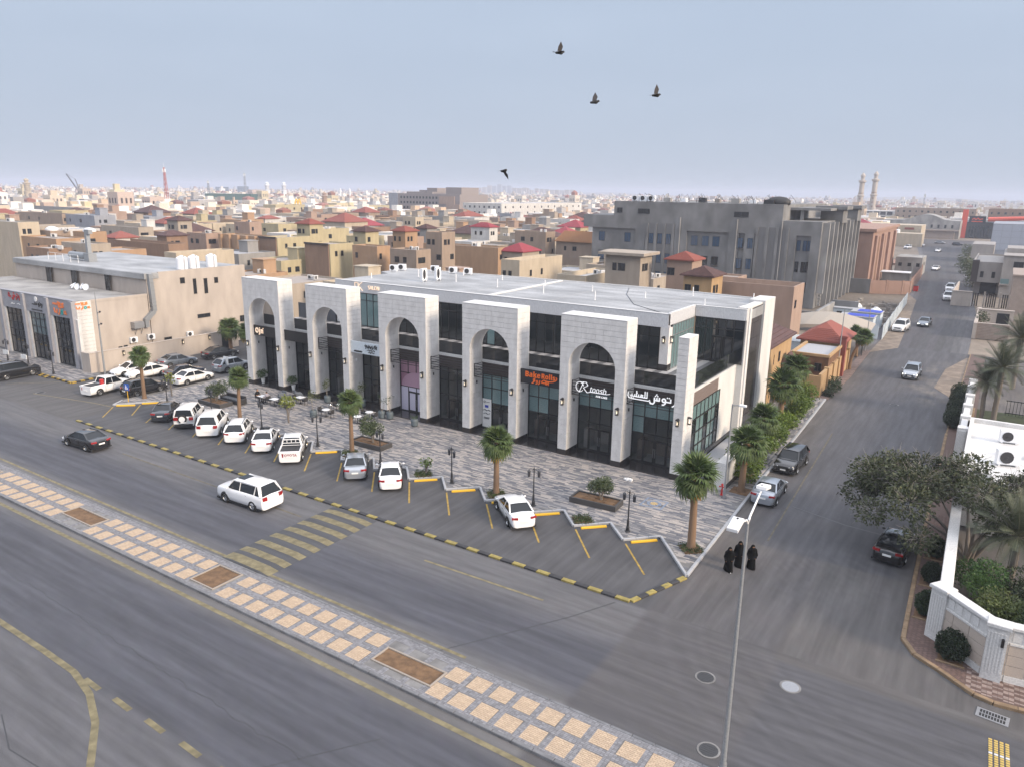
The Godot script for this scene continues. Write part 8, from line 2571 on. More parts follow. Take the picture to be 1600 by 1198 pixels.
func house(c: String, roof: String, x0: float, x1: float, z0: float, z1: float, h: float, label: String, group := "", rich := true) -> void:
	var r := RandomNumberGenerator.new(); r.seed = house_count * 7 + 3
	house_count += 1
	footprints.append([x0, x1, z0, z1])
	var w := x1 - x0; var d := z1 - z0
	var o := thing("house" if roof != "big" else "apartment_block", label, "house" if roof != "big" else "building", Vector3((x0 + x1) / 2, 0, (z0 + z1) / 2), 0.0, group)
	var hx := w / 2; var hz := d / 2
	var m := plaster(c)
	var b := MB.new()
	b.box(-hx, hx, 0, h, -hz, hz)
	put(b, "wall", m, o)
	var hipped := {"red": "red_tile", "maroon": "maroon_tile", "crimson": "crimson_tile"}
	if hipped.has(roof):
		b = MB.new(); b.hip(-hx - .45, hx + .45, -hz - .45, hz + .45, h + .2, minf(w, d) * .28)
		var rf := put(b, "roof", M[hipped[roof]], o)
		if w > 5.5 or h > 10:
			b = MB.new()
			var k := 9
			for j in k:
				var t := (j + .5) / k * .95
				var s := minf(hx, hz) + .45
				b.beam(Vector3(-hx - .45 + s * t, h + .21 + minf(w, d) * .28 * t, hz + .46 - s * t), Vector3(hx + .45 - s * t, h + .21 + minf(w, d) * .28 * t, hz + .46 - s * t), .06, .07)
				b.beam(Vector3(hx + .46 - s * t, h + .21 + minf(w, d) * .28 * t, hz + .45 - s * t), Vector3(hx + .46 - s * t, h + .21 + minf(w, d) * .28 * t, -hz - .45 + s * t), .06, .07)
			put(b, "tile_course", M[hipped[roof]], rf)
	elif roof == "tile":
		b = MB.new()
		b.q(Vector3(-hx - .5, h, hz + .6), Vector3(hx + .5, h, hz + .6), Vector3(hx + .5, h + 2.6, -hz), Vector3(-hx + .9, h + 2.6, -hz))
		b.tri(Vector3(-hx - .5, h, hz + .6), Vector3(-hx + .9, h + 2.6, -hz), Vector3(-hx - .5, h, -hz))
		for i in 26:
			var x := lerpf(-hx, hx + .4, i / 25.0)
			b.path([Vector3(x - .1, h + .03, hz + .6), Vector3(x + .15, h + 2.63, -hz)], [.13, .13], 6)
		put(b, "roof", M.orange_tile, o)
	else:
		var par := .85 if roof in ["low", "parapet"] else (.35 if roof != "slab" else .1)
		b = MB.new()
		b.box(-hx, hx, h, h + par, hz - .22, hz); b.box(-hx, hx, h, h + par, -hz, -hz + .22)
		b.box(-hx, -hx + .22, h, h + par, -hz + .22, hz - .22); b.box(hx - .22, hx, h, h + par, -hz + .22, hz - .22)
		put(b, "parapet", m, o)
		b = MB.new(); b.box(-hx + .2, hx - .2, h, h + .03, -hz + .2, hz - .2)
		put(b, "roof", M.kerb_grey if c in ["white", "grey", "slate", "cream"] else M.roof_dust, o)
		if roof == "slab":
			b = MB.new(); b.bbox(-hx - .9, hx + .9, h + .1, h + .55, -hz - .9, hz + .9, .04)
			put(b, "roof_slab", m, o)
		if roof == "box":
			b = MB.new(); b.ball(Vector3(0, h + .3, 0), Vector3(hx * .55, .9, hz * .6), 10, 6)
			put(b, "dome_cover", M.tank_white, o)
		if roof == "fins":
			for i in 5:
				b = MB.new(); b.box(-hx + i * w / 4.6, -hx + i * w / 4.6 + 1.0, 0, h + .4, hz, hz + .7)
				put(b, "fin", m, o)
		if roof == "brownfront":
			b = MB.new(); b.box(-hx - .05, hx - .3, 0, h + .3, hz + .002, hz + .2)
			put(b, "front_cladding", plaster("brown"), o)
			b = MB.new(); b.box(-hx - .1, hx - .2, h + .1, h + .5, hz + .2, hz + .4)
			put(b, "cornice", M.brown_fascia, o)
		if rich and r.randf() < .75 and w > 5:
			rooftop.append(Vector3((x0 + x1) / 2 + r.randf_range(-.3, .3) * w, h + .03, (z0 + z1) / 2 + r.randf_range(-.3, .2) * d))
		if roof == "flat" and r.randf() < .45 and w > 6.5 and d > 5:
			b = MB.new()
			var sx := r.randf_range(-.25, .25) * w
			b.box(sx - 1.6, sx + 1.6, h + .03, h + 2.6, -hz * .6 - 1.4, -hz * .6 + 1.6); b.box(sx - 1.75, sx + 1.75, h + 2.6, h + 2.75, -hz * .6 - 1.55, -hz * .6 + 1.75)
			put(b, "stair_tower", m, o)
	if roof == "big":
		var fl := maxi(2, int(h / 3.4)); var nx := maxi(2, int(w / 3.6)); var nz := maxi(2, mini(12, int(d / 5.0)))
		for j in fl:
			for i in nx: window_in(o, Vector3(-hx + (i + .5) * w / nx, .9 + j * h / fl, hz + .01), 1.3 if (i + j) % 3 else .8, 1.3, 0)
			for i in nz: window_in(o, Vector3(hx + .01, .9 + j * h / fl, hz - (i + .5) * d / nz), 1.3, 1.3, 1)
	else:
		var n := r.randi_range(1, 3) if rich else r.randi_range(0, 2)
		for i in n:
			var y := h - (2.3 if i < 2 else 5.4)
			if y < .3: continue
			var sw: float = [.9, .7, 1.2][r.randi() % 3]
			if w > 3: window_in(o, Vector3(-hx + w * (.22 + .3 * i) + r.randf_range(-.05, .05) * w, y, hz + .01), sw, 1.15, 0)
			if d > 3.5: window_in(o, Vector3(hx + .01, y, hz - d * (.25 + .25 * i)), sw, 1.15, 1)

func free_spot(x0: float, x1: float, z0: float, z1: float) -> bool:
	for f in footprints:
		if x0 < f[1] + 1.2 and x1 > f[0] - 1.2 and z0 < f[3] + 1.2 and z1 > f[2] - 1.2: return false
	return true

func in_sight(x: float, z: float) -> bool:
	var a := atan2(-x, -z)
	return a > -.075 and a < 1.21

func make_houses() -> void:
	house("cream", "flat", -216.5, -188.5, -88.3, -83.8, 13.0, "tall plain cream building cut off by the left picture edge")
	house("brown", "flat", -169.7, -160.4, -80.8, -76.3, 9.0, "orange-brown house with two small windows behind the left shops")
	house("beige", "flat", -164.3, -153.7, -85.3, -80.8, 10.0, "beige house between the orange-brown house and the left shop roof")
	house("orange", "flat", -188.5, -173.1, -91.0, -84.1, 10.0, "low orange house with a terrace behind the orange-brown one")
	house("tan", "box", -193.5, -186.1, -93.9, -89.4, 11.0, "tan roof box with a white dome cover, left one of two on the left")
	house("orange", "box", -182.8, -176.6, -97.3, -92.8, 11.0, "tan roof box with a white cover, right one of two on the left")
	house("tan", "flat", -320.9, -288.3, -147.8, -143.3, 11.0, "wide tan building with small arched windows near the left edge")
	house("slate", "flat", -289.4, -269.0, -152.2, -144.5, 11.0, "blue-grey house with a bright white side wall on the left")
	house("grey", "flat", -486.0, -393.6, -206.4, -201.9, 10.0, "very long low grey-beige building with dark slots at the far left")
	house("white", "red", -190.3, -185.0, -109.8, -104.1, 9.0, "white house with a red hipped roof behind the left shop tanks")
	house("beige", "flat", -225.1, -205.8, -127.1, -122.6, 10.0, "beige-grey flat-roofed house behind the red hipped white house")
	house("brown", "maroon", -174.7, -170.7, -114.2, -108.6, 10.0, "brown house with a dark red hipped roof above the water tanks")
	house("pink", "flat", -178.0, -170.1, -123.5, -119.0, 10.0, "house with a dark tan front and pink side wall beyond the tanks")
	house("orange", "fins", -166.3, -151.3, -125.0, -120.5, 10.0, "orange-brown house with upright fins on its front")
	house("cream", "flat", -236.6, -231.5, -164.8, -151.5, 9.0, "cream house with two dark windows below a red roofed tower")
	house("beige", "maroon", -207.4, -202.2, -137.1, -132.6, 12.0, "beige stair tower house with a dark red roof left of the cream house")
	house("cream", "flat", -236.2, -232.2, -177.2, -165.6, 9.0, "cream house with a low terrace wall beyond the pink house")
	house("pink", "flat", -204.3, -196.9, -157.9, -153.4, 11.0, "pinkish house with slim windows left of the yellow villa")
	house("slate", "flat", -310.5, -297.8, -190.4, -182.6, 9.0, "pale blue house in the middle rows on the left")
	house("brown", "low", -188.0, -161.8, -108.0, -103.2, 8.0, "low brown house with a cream side directly behind the left roof tanks")
	house("cream", "low", -143.6, -139.6, -104.2, -90.5, 8.0, "low cream terrace house right behind the left shop roof")
	house("yellow", "brownfront", -151.1, -144.8, -130.7, -120.4, 10.0, "yellow villa with a brown front and hanging black ornament")
	house("yellow", "flat", -165.1, -159.8, -158.9, -144.1, 10.5, "pale yellow house with two square windows")
	house("yellow", "red", -151.6, -146.9, -136.9, -132.5, 13.0, "pale yellow tower house with a red hipped roof")
	house("yellow", "brownfront", -128.0, -120.5, -121.0, -114.0, 10.0, "yellow villa with a plain brown front, right of the ornamented one")
	house("orange", "flat", -116.3, -109.2, -120.5, -116.4, 10.0, "orange plastered house with a dark square opening by the arcade roof")
	house("yellow", "flat", -146.5, -139.8, -151.9, -144.6, 9.5, "yellow house behind the brown-fronted villa")
	house("yellow", "maroon", -130.6, -126.6, -135.7, -131.2, 12.0, "small yellow tower house with a dusky red roof")
	house("white", "red", -243.3, -239.3, -200.3, -193.7, 10.0, "small white house with a red hipped roof on the left of the yellow tower")
	house("white", "flat", -227.5, -223.5, -194.7, -184.9, 9.0, "long low white house beside the small red-roofed white one")
	house("yellow", "big", -392.3, -380.8, -340.4, -317.0, 11.0, "yellow school-like block with rows of dark windows")
	house("brown", "flat", -326.1, -322.1, -300.7, -288.6, 10.0, "brown block right of the yellow school-like block")
	house("yellow", "big", -355.8, -348.1, -384.1, -363.3, 11.0, "pale yellow three-storey block left of the big grey-brown building")
	house("white", "flat", -232.3, -224.2, -237.9, -233.4, 10.0, "white house with one small window before the pale yellow block")
	house("white", "big", -288.7, -259.5, -489.8, -386.4, 14.0, "very long white apartment row with a grey end wall")
	house("slate", "flat", -207.1, -200.4, -311.5, -307.0, 11.0, "pale bluish house at the left end of the crimson roofs")
	house("white", "crimson", -138.7, -131.8, -194.3, -189.8, 11.0, "white house with a crimson hipped roof and a dark doorway")
	house("tan", "flat", -103.0, -98.7, -129.3, -124.8, 13.0, "tall tan stair tower with upright stone ribs")
	house("tan", "flat", -103.9, -97.0, -119.0, -114.5, 10.0, "tan stone house with a brick-pattern front left of the round balcony")
	house("orange", "flat", -113.8, -92.7, -141.4, -136.9, 9.5, "wide light orange stone villa with buttresses behind the arcade roof")
	house("pink", "flat", -132.4, -124.9, -150.5, -145.1, 10.0, "pinkish house with two dark windows behind the tan stone villa")
	house("orange", "red", -125.4, -121.4, -143.9, -139.3, 12.0, "light orange tower house with a red hipped roof and white tanks behind")
	house("cream", "flat", -182.9, -177.2, -213.6, -209.0, 12.0, "cream house with a brown front before the big grey-brown building")
	house("grey", "maroon", -143.2, -139.2, -173.6, -169.2, 11.0, "greyish tower house with a dark hipped roof beside the ribbed tower")
	house("yellow", "red", -217.1, -209.7, -296.8, -282.6, 10.0, "yellow-orange house with a wide orange-red tile roof")
	house("beige", "crimson", -93.3, -87.5, -145.7, -138.6, 9.0, "beige villa with arched windows and a big crimson hipped roof")
	house("tan", "flat", -113.6, -103.7, -181.0, -175.9, 11.0, "large tan house with one wide window behind the crimson roof")
	house("tan", "tile", -101.6, -90.8, -182.4, -177.9, 9.0, "villa with a ribbed orange clay tile roof beside the concrete building")
	house("cream", "parapet", -76.9, -72.9, -130.3, -114.6, 9.0, "low cream house with tall parapets right behind the arcade roof")
	house("cream", "parapet", -61.1, -55.8, -121.4, -107.6, 8.0, "low cream house with air conditioners behind the arcade roof")
	house("beige", "flat", -63.1, -54.6, -128.6, -121.7, 9.0, "beige house with a flat grey roof right of the low cream house")
	house("beige", "slab", -52.3, -46.4, -111.9, -107.4, 12.5, "beige roof pavilion with an overhanging slab before the concrete wall")
	house("pink", "red", -43.5, -39.5, -115.5, -111.0, 12.0, "narrow pink house with a red hipped tile roof and an open loft")
	house("ochre", "maroon", -36.6, -32.6, -104.6, -99.9, 11.0, "ochre house with a maroon hipped roof over a white round tank")
	house("pink", "flat", -38.4, -34.4, -122.9, -118.1, 9.0, "pink roof room beside the ochre house with the round tank")
	house("pink", "parapet", -36.0, -23.3, -113.0, -106.8, 9.0, "pinkish house with a long parapet behind the arcade roof's right end")
	house("ochre", "maroon", -27.5, -19.4, -90.5, -79.6, 6.2, "ochre house with a dark red tiled roof right behind the arcade's dark tower")
	var bay := get_child(get_child_count() - 1)
	var bw := MB.new(); bw.box(4.05, 4.9, 0, 3.4, -3.6, -1.6); bw.box(4.0, 4.3, 0, 6.1, 3.4, 5.0)
	put(bw, "bay_window", plaster("ochre"), bay)
	bw = MB.new(); bw.hip(3.9, 5.3, -4.0, -1.2, 3.5, 1.1)
	put(bw, "bay_roof", M.maroon_tile, bay)
	for f in [[-86, -25, -204, -150], [-42, -24, -256, -190], [-50, 60, -520, -60], [-130, -88, -72, -40], [-132, 8, -80, 0], [-27, -13, -130, -86], [-372, -300, -445, -400], [-96, -50, -345, -300]]: footprints.append(f)
	# the rest of the district, row behind row
	var r := RandomNumberGenerator.new(); r.seed = 2024
	var spots := []
	for j in 46:
		for i in 60:
			var z := -92.0 - j * 15.5 - (5.0 if j % 2 else 0.0)
			var x := 30.0 - i * 15.0
			var w := r.randf_range(8, 12.5); var d := r.randf_range(8, 12); var xx := x + r.randf_range(-2, 2); var zz := z + r.randf_range(-1.5, 1.5)
			if in_sight(xx, zz) and Vector2(xx, zz).length() < 540 and free_spot(xx - w / 2, xx + w / 2, zz - d / 2, zz + d / 2):
				spots.append([Vector2(xx, zz).length(), xx, zz, w, d])
	spots.sort_custom(func(a, b): return a[0] < b[0])
	var kinds := ["white", "cream", "cream", "beige", "beige", "tan", "orange", "white", "yellow", "pink", "grey", "brown"]
	var far := []
	for k in spots.size():
		var s: Array = spots[k]
		var c: String = kinds[r.randi() % 12]
		var roof: String = "flat" if r.randf() < .88 else ["red", "maroon", "crimson"][r.randi() % 3]
		var h: float = r.randf_range(5.0, 6.6) if s[0] < 185 else (r.randf_range(6.5, 8.6) if s[0] < 270 else r.randf_range(7, 10.5))
		if k < 236:
			var what: String = {"flat": "flat-roofed", "red": "red-roofed", "maroon": "maroon-roofed", "crimson": "crimson-roofed"}[roof]
			var band := "nearer rows" if s[0] < 200 else ("middle rows" if s[0] < 290 else "farther rows")
			house(c, roof, s[1] - s[3] / 2, s[1] + s[3] / 2, s[2] - s[4] / 2, s[2] + s[4] / 2, h, "%s %s house in the %s of the crowded district" % [c, what, band], "%s %s houses in the %s" % [c, what, band], s[0] < 260)
		else: far.append(s)
	make_far_city(far)
	var ac := MB.new(); ac.bbox(-.45, .45, .1, .75, -.18, .18, .03); ac.col = Color(.1, .1, .1); ac.box(-.3, .1, .2, .65, .18, .2)
	var at := []; var tint := []
	for p in rooftop:
		for q in r.randi_range(1, 3):
			at.append(Transform3D(Basis(Vector3.UP, r.randf() * TAU).scaled(Vector3.ONE * 1.15), p + Vector3(q * 1.3, 0, 0))); tint.append(Color(.6, .6, .6))
	scatter(self, "rooftop_units", ac.made(), at, tint, M.vertex)

func make_far_city(extra: Array) -> void:   # thousands of small houses towards the horizon
	var r := RandomNumberGenerator.new(); r.seed = 99
	var meshes := []
	for v in 3:
		var b := MB.new()
		b.box(-.5, .5, 0, 1, -.5, .5)
		b.col = Color(.9, .88, .85)
		if v == 0: b.box(-.3, .1, 1, 1.3, -.3, .2)
		if v == 1:
			b.col = Color(.42, .2, .17); b.hip(-.28, .28, -.3, .3, 1.22, .14); b.col = Color(1, 1, 1); b.box(-.24, .24, 1, 1.2, -.26, .26)
		b.col = Color(.12, .12, .13)
		for i in 3:
			b.box(-.36 + i * .28, -.24 + i * .28, .62, .80, .5, .506, true); b.box(.5, .506, .62, .80, -.36 + i * .28, -.24 + i * .28, true)
			if v != 1: b.box(-.36 + i * .28, -.24 + i * .28, .2, .38, .5, .506, true)
		meshes.append(b.made())
	var at := [[], [], []]; var tint := [[], [], []]
	var tones := [Color(.66, .64, .62), Color(.70, .68, .65), Color(.58, .51, .42), Color(.50, .42, .33), Color(.48, .38, .29), Color(.68, .66, .64), Color(.60, .56, .5), Color(.36, .35, .35), Color(.52, .45, .30), Color(.45, .36, .31)]
	var lay := func(x: float, z: float, w: float, d: float, h: float) -> void:
		var v := (1 if r.randf() < .07 else (r.randi() % 2) * 2) as int
		at[v].append(Transform3D(Basis.from_scale(Vector3(w, h, d)), Vector3(x, -.05, z)))
		tint[v].append(tones[r.randi() % 10] * r.randf_range(.85, 1.1))
	for s in extra: lay.call(s[1], s[2], s[3], s[4], r.randf_range(6.5, 10))
	var dist := 520.0
	while dist < 4200.0:
		var step := 15.0 + dist * .006
		var n := int(dist * 1.29 / step)
		for i in n:
			var a := -.08 + 1.29 * (i + r.randf()) / n
			var rr := dist + r.randf() * step
			var x := roundf(-sin(a) * rr / 14.0) * 14.0; var z := roundf(-cos(a) * rr / 14.0) * 14.0
			if x > -60 and z > -560: continue
			if x > -375 and x < -255 and z < -380 and z > -500: continue
			if r.randf() < .8: lay.call(x, z, r.randf_range(8, 13), r.randf_range(8, 13), r.randf_range(5.5, 10.5) * (1.0 if r.randf() < .97 else 1.7))
		dist += step * 1.05
	for v in 3: scatter(self, "far_city_houses", meshes[v], at[v], tint[v], M.far_vertex)
	var tb := leaves([[Vector3(0, 1.6, 0), 1.6, .8]], 160, .8, Color(.03, .045, .02), Color(.07, .09, .04), 5, .6)
	var ta := []
	for i in 500:
		var a := -.05 + 1.24 * r.randf(); var d := 260.0 + pow(r.randf(), 1.6) * 2200.0
		if -sin(a) * d > -60 and d < 560: continue
		ta.append(Transform3D(Basis.from_scale(Vector3.ONE * r.randf_range(.9, 2.0)), Vector3(-sin(a) * d, 0, -cos(a) * d)))
	scatter(self, "far_city_trees", tb, ta, [], M.leaf)

func minaret(label: String, at: Vector3, h: float, r: float, m: Material, dark: Material, rings: int) -> void:
	var o := thing("minaret", label, "minaret", at)
	var b := MB.new()
	b.lathe([Vector2(r, 0), Vector2(r, h * .5), Vector2(r * 1.2, h * .51), Vector2(r * 1.2, h * .53), Vector2(r * .85, h * .54), Vector2(r * .85, h * .78), Vector2(r * 1.25, h * .80), Vector2(r * 1.25, h * .83), Vector2(r * .6, h * .84), Vector2(r * .6, h * .90)], 10)
	put(b, "shaft", m, o)
	b = MB.new(); b.lathe([Vector2(r * .75, h * .90), Vector2(r * .8, h * .93), Vector2(r * .45, h * .965), Vector2(r * .08, h * .985), Vector2(r * .06, h)], 10)
	put(b, "cap", m, o)
	b = MB.new()
	for i in rings: b.lathe([Vector2(r * .9, h * (.56 + .22 * i / maxf(rings, 1))), Vector2(r * .9, h * (.575 + .22 * i / maxf(rings, 1)))], 10)
	for i in 5: b.box(-.25 * r, .25 * r, h * (.12 + i * .08), h * (.15 + i * .08), r * .9, r * 1.02)
	put(b, "bands", dark, o)

func mast(label: String, at: Vector3, h: float, w: float, red := false) -> void:
	var o := thing("radio_mast", label, "mast", at)
	var b := MB.new()
	for s in [[-1, -1], [1, -1], [1, 1], [-1, 1]]: b.beam(Vector3(s[0] * w, 0, s[1] * w), Vector3(s[0] * w * .25, h * .9, s[1] * w * .25), w * .22, w * .22)
	var n := 9
	for i in n:
		var k := w * (1 - .75 * i / n); var y := h * .9 * i / n
		b.beam(Vector3(-k, y, k), Vector3(k * .92, y + h * .1, k * .92), w * .14, w * .14); b.beam(Vector3(k, y, k), Vector3(k * .92, y + h * .1, -k * .92), w * .14, w * .14)
	put(b, "lattice", M.mast_red if red else M.galvanised, o)
	b = MB.new(); b.tube(Vector3(0, h * .85, 0), Vector3(0, h, 0), w * .12, w * .06, 5)
	for i in 3: b.cbox(Vector3(w * .7 * cos(i * 2.1), h * .84, w * .7 * sin(i * 2.1)), Vector3(w * .5, h * .07, w * .5))
	put(b, "antenna", M.tank_white, o)

func make_landmarks() -> void:
	# the big grey-brown block with its stepped corner
	var o := thing("hospital_block", "big grey-brown many-windowed block with a stepped corner beyond the houses", "building")
	var b := MB.new(); b.box(-369, -307, 0, 19.0, -440, -407.5)
	put(b, "wall", M.hospital, o)
	b = MB.new(); b.box(-369.3, -361, 0, 19.3, -438, -407.2)
	put(b, "end_bay", plaster("slate"), o)
	b = MB.new(); b.box(-322, -309, 19, 23.5, -432, -412); b.box(-345, -336, 19, 23, -432, -420); b.box(-352, -347, 19, 21.5, -430, -420); b.box(-356, -333, 19, 20.3, -436, -411)
	put(b, "roof_block", M.hospital, o)
	b = MB.new(); b.box(-324, -311, 12.5, 17.6, -407.49, -406.9); b.box(-318, -306.9, 6, 12.5, -407.49, -406.8); b.box(-312, -300, 0, 8.5, -436, -406.9)
	put(b, "stepped_corner", plaster("pink"), o)
	for j in 5:
		for i in 16: window_in(o, Vector3(-358 + i * 2.85, 2.2 + j * 3.4, -407.45), 1.5, 1.5, 0)
	minaret("pale stone minaret with a square lantern, left one of the pair on the right", Vector3(-117, 0, -761), 43, 2.6, M.minaret_stone, plaster("brown"), 1)
	minaret("pale stone minaret with a square lantern, right one of the pair on the right", Vector3(-106.5, 0, -763), 44.5, 2.6, M.minaret_stone, plaster("brown"), 1)
	minaret("white minaret with dark bands, left one of the far twin pair", Vector3(-1110, 0, -908), 31, 4.2, M.tank_white, M.charcoal, 4)
	minaret("white minaret with dark bands, right one of the far twin pair", Vector3(-1092, 0, -930), 31, 4.2, M.tank_white, M.charcoal, 4)
	minaret("round pinkish stone minaret tower beside the yellow school block", Vector3(-457, 0, -429), 19, 2.2, plaster("pink"), plaster("brown"), 3)
	minaret("cream minaret with open ribs at the far left", Vector3(-818, 0, -377), 27, 3.0, plaster("cream"), M.charcoal, 3)
	minaret("slim white minaret near the centre of the skyline, taller of two", Vector3(-700, 0, -700), 22, 1.4, M.tank_white, M.charcoal, 0)
	minaret("slim white minaret near the centre of the skyline, shorter of two", Vector3(-860, 0, -840), 22, 1.4, M.tank_white, M.charcoal, 0)
	mast("red and white lattice radio mast on the left skyline", Vector3(-621, 0, -399), 41, 1.6, true)
	mast("thin grey lattice mast left of the twin white minarets", Vector3(-1050, 0, -815), 48, 2.0)
	mast("grey lattice mast above the orange-fronted shop", Vector3(-60, 0, -700), 27, 1.0)
	mast("small dark mast right of the red and white one", Vector3(-900, 0, -640), 32, 1.8)
	o = thing("mobile_crane", "dark mobile crane with its long boom raised on the left skyline", "crane", Vector3(-1132, 0, -594))
	b = MB.new(); b.cbox(Vector3(0, 3, 0), Vector3(10, 5, 6))
	put(b, "carrier", M.charcoal, o)
	b = MB.new(); b.beam(Vector3(2, 4, 0), Vector3(-14, 36, 11), 1.4, 1.4)
	put(b, "boom", M.charcoal, o)
	b = MB.new(); b.beam(Vector3(0, 6, 0), Vector3(-5, 29, 4), .9, .9); b.beam(Vector3(-14, 36, 11), Vector3(-5, 29, 4), .3, .3)
	put(b, "jib", M.charcoal, o)
	o = thing("arch_sign", "tall yellow double-arch sign on a pole above a red panel", "sign", Vector3(-405, 0, -356), .98)
	b = MB.new(); b.tube(Vector3.ZERO, Vector3(0, 9, 0), .35, .3, 8)
	put(b, "pole", M.charcoal, o)
	b = MB.new(); b.box(-1.9, 1.9, 5.6, 8.4, -.3, .3, true)
	put(b, "panel", M.charcoal, o)
	b = MB.new(); b.box(-2, 2, 8.4, 9.2, -.32, .32, true)
	put(b, "panel", M.red_paint, o)
	b = MB.new()
	for s in [-1.0, 1.0]:
		var p := []
		for i in 9: p.append(Vector2(s * .95 - .95 * cos(PI * i / 8.0), 9.2 + 5.0 * sin(PI * i / 8.0)))
		b.stroke(p, .75, -.3, .3)
	put(b, "arches", M.yellow_bright, o)
	# towers in the haze
	var r := RandomNumberGenerator.new(); r.seed = 12
	for i in 26:
		var az := 0.50 + .0065 * i - (0.0 if i < 10 else .01)
		var d := 3150.0 + r.randf() * 500
		var h := 26.0 + r.randf() * 9 + (16.0 * exp(-pow((i - 16) / 3.0, 2.0)))
		o = thing("tower_block", "pale tower block in the far hazy cluster on the skyline", "building", Vector3(-sin(az) * d, 0, -cos(az) * d), .3, "hazy tower blocks on the skyline")
		b = MB.new(); b.box(-9, 9, 0, h, -8, 8)
		put(b, "wall", plaster("slate") if i in [14, 15, 16, 17] else plaster("beige"), o)
	for q in [[-1574, -1215, 22, 26, "dark glass office block on the left skyline"], [-1620, -1190, 20, 30, "dark glass office block on the left skyline, its lower wing"], [-860, -980, 14, 30, "dark block low on the skyline right of the round minaret"]]:
		o = thing("office_block", q[4], "building", Vector3(q[0], 0, q[1]), .9)
		b = MB.new(); b.box(-q[3] / 2.0, q[3] / 2.0, 0, q[2], -12, 12)
		put(b, "wall", M.glass_blue, o)
		b = MB.new()
		for j in 6: b.box(-q[3] / 2.0 - .1, q[3] / 2.0 + .1, j * q[2] / 6.0, j * q[2] / 6.0 + .8, 12, 12.2)
		put(b, "floor_band", M.concrete_lit, o)
	o = thing("green_netted_block", "dark green netted construction block on the left skyline", "building", Vector3(-640, 0, -480), .6)
	b = MB.new(); b.box(-22, 22, 0, 15, -10, 10)
	put(b, "netting", M.net_green, o)
	# by the far crossing
	o = thing("grey_hall", "grey building with a curved gable at the far crossing", "building")
	b = MB.new()
	var p := PackedVector2Array([Vector2(-62, 0), Vector2(-22, 0), Vector2(-22, 9.6), Vector2(-28, 9.9)])
	for i in 11: p.append(Vector2(-30 - i * 1.7, 10.2 + 2.6 * sin(PI * i / 10.0)))
	p.append_array([Vector2(-50, 9.6), Vector2(-62, 9.2)])
	b.wall(p, -500, -478)
	put(b, "wall", M.concrete_lit, o)
	for i in 9: window_in(o, Vector3(-52 + i * 3.3, 5.6, -477.98), 1.0, 1.8, 0)
	b = MB.new(); b.box(-42, -24, 0, 4.2, -477.9, -475); b.box(-44, -22, 4.2, 4.8, -478, -474, true)
	put(b, "porch", M.stone_brown, o)
	o = thing("orange_shopfront", "black shopfront with an orange-red upright sign and long red canopy", "shop")
	b = MB.new(); b.box(-20, -6, 0, 9.0, -512, -497.5)
	put(b, "wall", M.charcoal, o)
	b = MB.new(); b.box(-22.5, -19.8, 0, 15.6, -499, -497.2)
	put(b, "upright_sign", M.sign_red, o)
	b = MB.new(); b.tube(Vector3(-10, 10.5, -496.5), Vector3(14, 12, -496.5), 1.3, 1.1, 10)
	put(b, "canopy", M.sign_red, o)
	b = MB.new(); b.box(-19, -11, 8.0, 12.2, -498, -497.3)
	put(b, "sign_panel", M.navy_board, o)
	script_on(o, "lettering", [[[-2.5, .5], [-1.6, 1.2], [-.8, .4], [.2, 1.3], [1.0, .5], [2.4, .9]], [[-2.6, -.6], [2.4, -.6]]], 1, .5, Vector3(-15, 9.8, -497.28), M.sign_red)
	for i in 9:
		b = MB.new(); b.box(-18.6 + i * 1.4, -17.5 + i * 1.4, .4, 6.8, -497.49, -497.44)
		put(b, "shop_pane", M.glass_dark, o)
	o = thing("blue_hall", "long pale blue-grey panelled hall on the right of the far crossing", "building")
	b = MB.new(); b.box(-5.2, 40, 0, 12.2, -400, -359.5)
	put(b, "wall", plaster("slate"), o)
	for i in 12:
		for j in 4:
			b = MB.new(); b.box(-5.0 + i * 3.2, -1.9 + i * 3.2, 2.0 + j * 2.5, 4.4 + j * 2.5, -359.48, -359.40)
			put(b, "wall_panel", M.hall_panel, o)
	o = thing("grey_side_wall", "tall plain grey wall block before the pale blue hall", "wall")
	b = MB.new(); b.box(-9.6, -3, 0, 6.5, -330, -308)
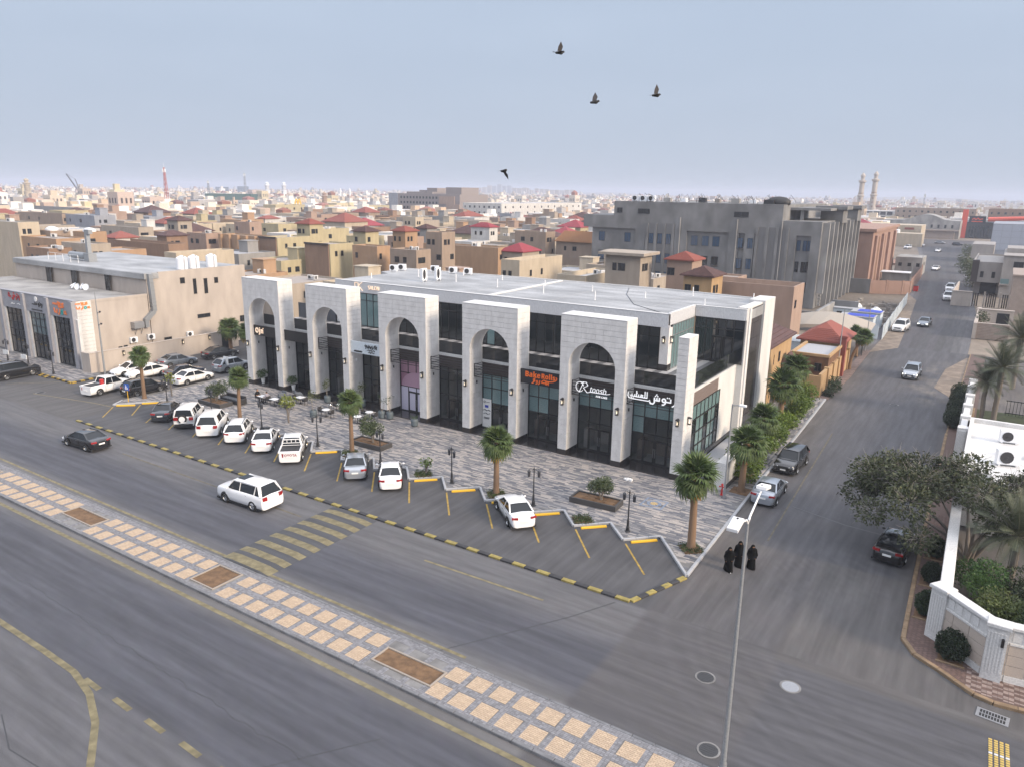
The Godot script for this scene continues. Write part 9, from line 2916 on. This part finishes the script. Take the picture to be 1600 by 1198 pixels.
	put(b, "wall_face", M.villa_grey, o)
	o = thing("low_block", "low cream block with two white tanks on its roof at the crossing", "building")
	b = MB.new(); b.box(-52, -32, 0, 5.8, -400, -389)
	put(b, "wall", plaster("cream"), o)
	b = MB.new(); b.box(-66, -34, 0, 9.0, -425, -403)
	put(b, "rear_block", plaster("cream"), o)
	for i in 4:
		b = MB.new(); b.box(-62 + i * 7, -58 + i * 7, 7.0, 8.0, -402.98, -402.9)
		put(b, "red_band", M.red_tile, o)
	for x in [-44.5, -42.5]: water_tank("white roof tank on the low cream block, " + ("left" if x < -43.5 else "right"), Vector3(x, 5.8, -392), .95, 1.6)
	o = thing("white_building", "white three-storey building with deep balconies beyond the crossing", "building")
	b = MB.new(); b.box(-106, -72, 0, 11, -690, -661); b.box(-76, -70, 0, 12, -688, -660)
	put(b, "wall", plaster("white"), o)
	for j in 3:
		for i in 6:
			b = MB.new(); b.box(-105 + i * 4.8, -101.2 + i * 4.8, 1.0 + j * 3.5, 3.4 + j * 3.5, -660.98, -660.9)
			put(b, "balcony_opening", M.window_dark, o)
	house("tan", "big", -70, -20, -640, -612, 14, "wide tan building with a long roof line beyond the far crossing")
	house("brown", "big", -12, 40, -600, -570, 15, "wide brown building behind the orange-fronted shop")
	house("grey", "flat", -30, 10, -560, -530, 9, "grey low building right behind the black shopfront")
	var rg := MB.new()
	for i in 24:
		var xa := -5200.0 + i * 260; var ya := 9.0 + 9.0 * sin(i * .8) + 6.0 * cos(i * 1.7); var yb := 9.0 + 9.0 * sin((i + 1) * .8) + 6.0 * cos((i + 1) * 1.7)
		rg.q(Vector3(xa, -1, -4700), Vector3(xa + 260, -1, -4700), Vector3(xa + 260, yb, -4900), Vector3(xa, ya, -4900))
	struct(rg, "hills", M.ground)

func _ready() -> void:
	make_view()
	make_materials()
	make_ground()
	make_arcade()
	make_left_shops()
	make_concrete_building()
	make_site()
	make_houses()
	make_landmarks()
	make_right_side()
	make_cars()
	make_furniture()
	make_plants()
	make_people()
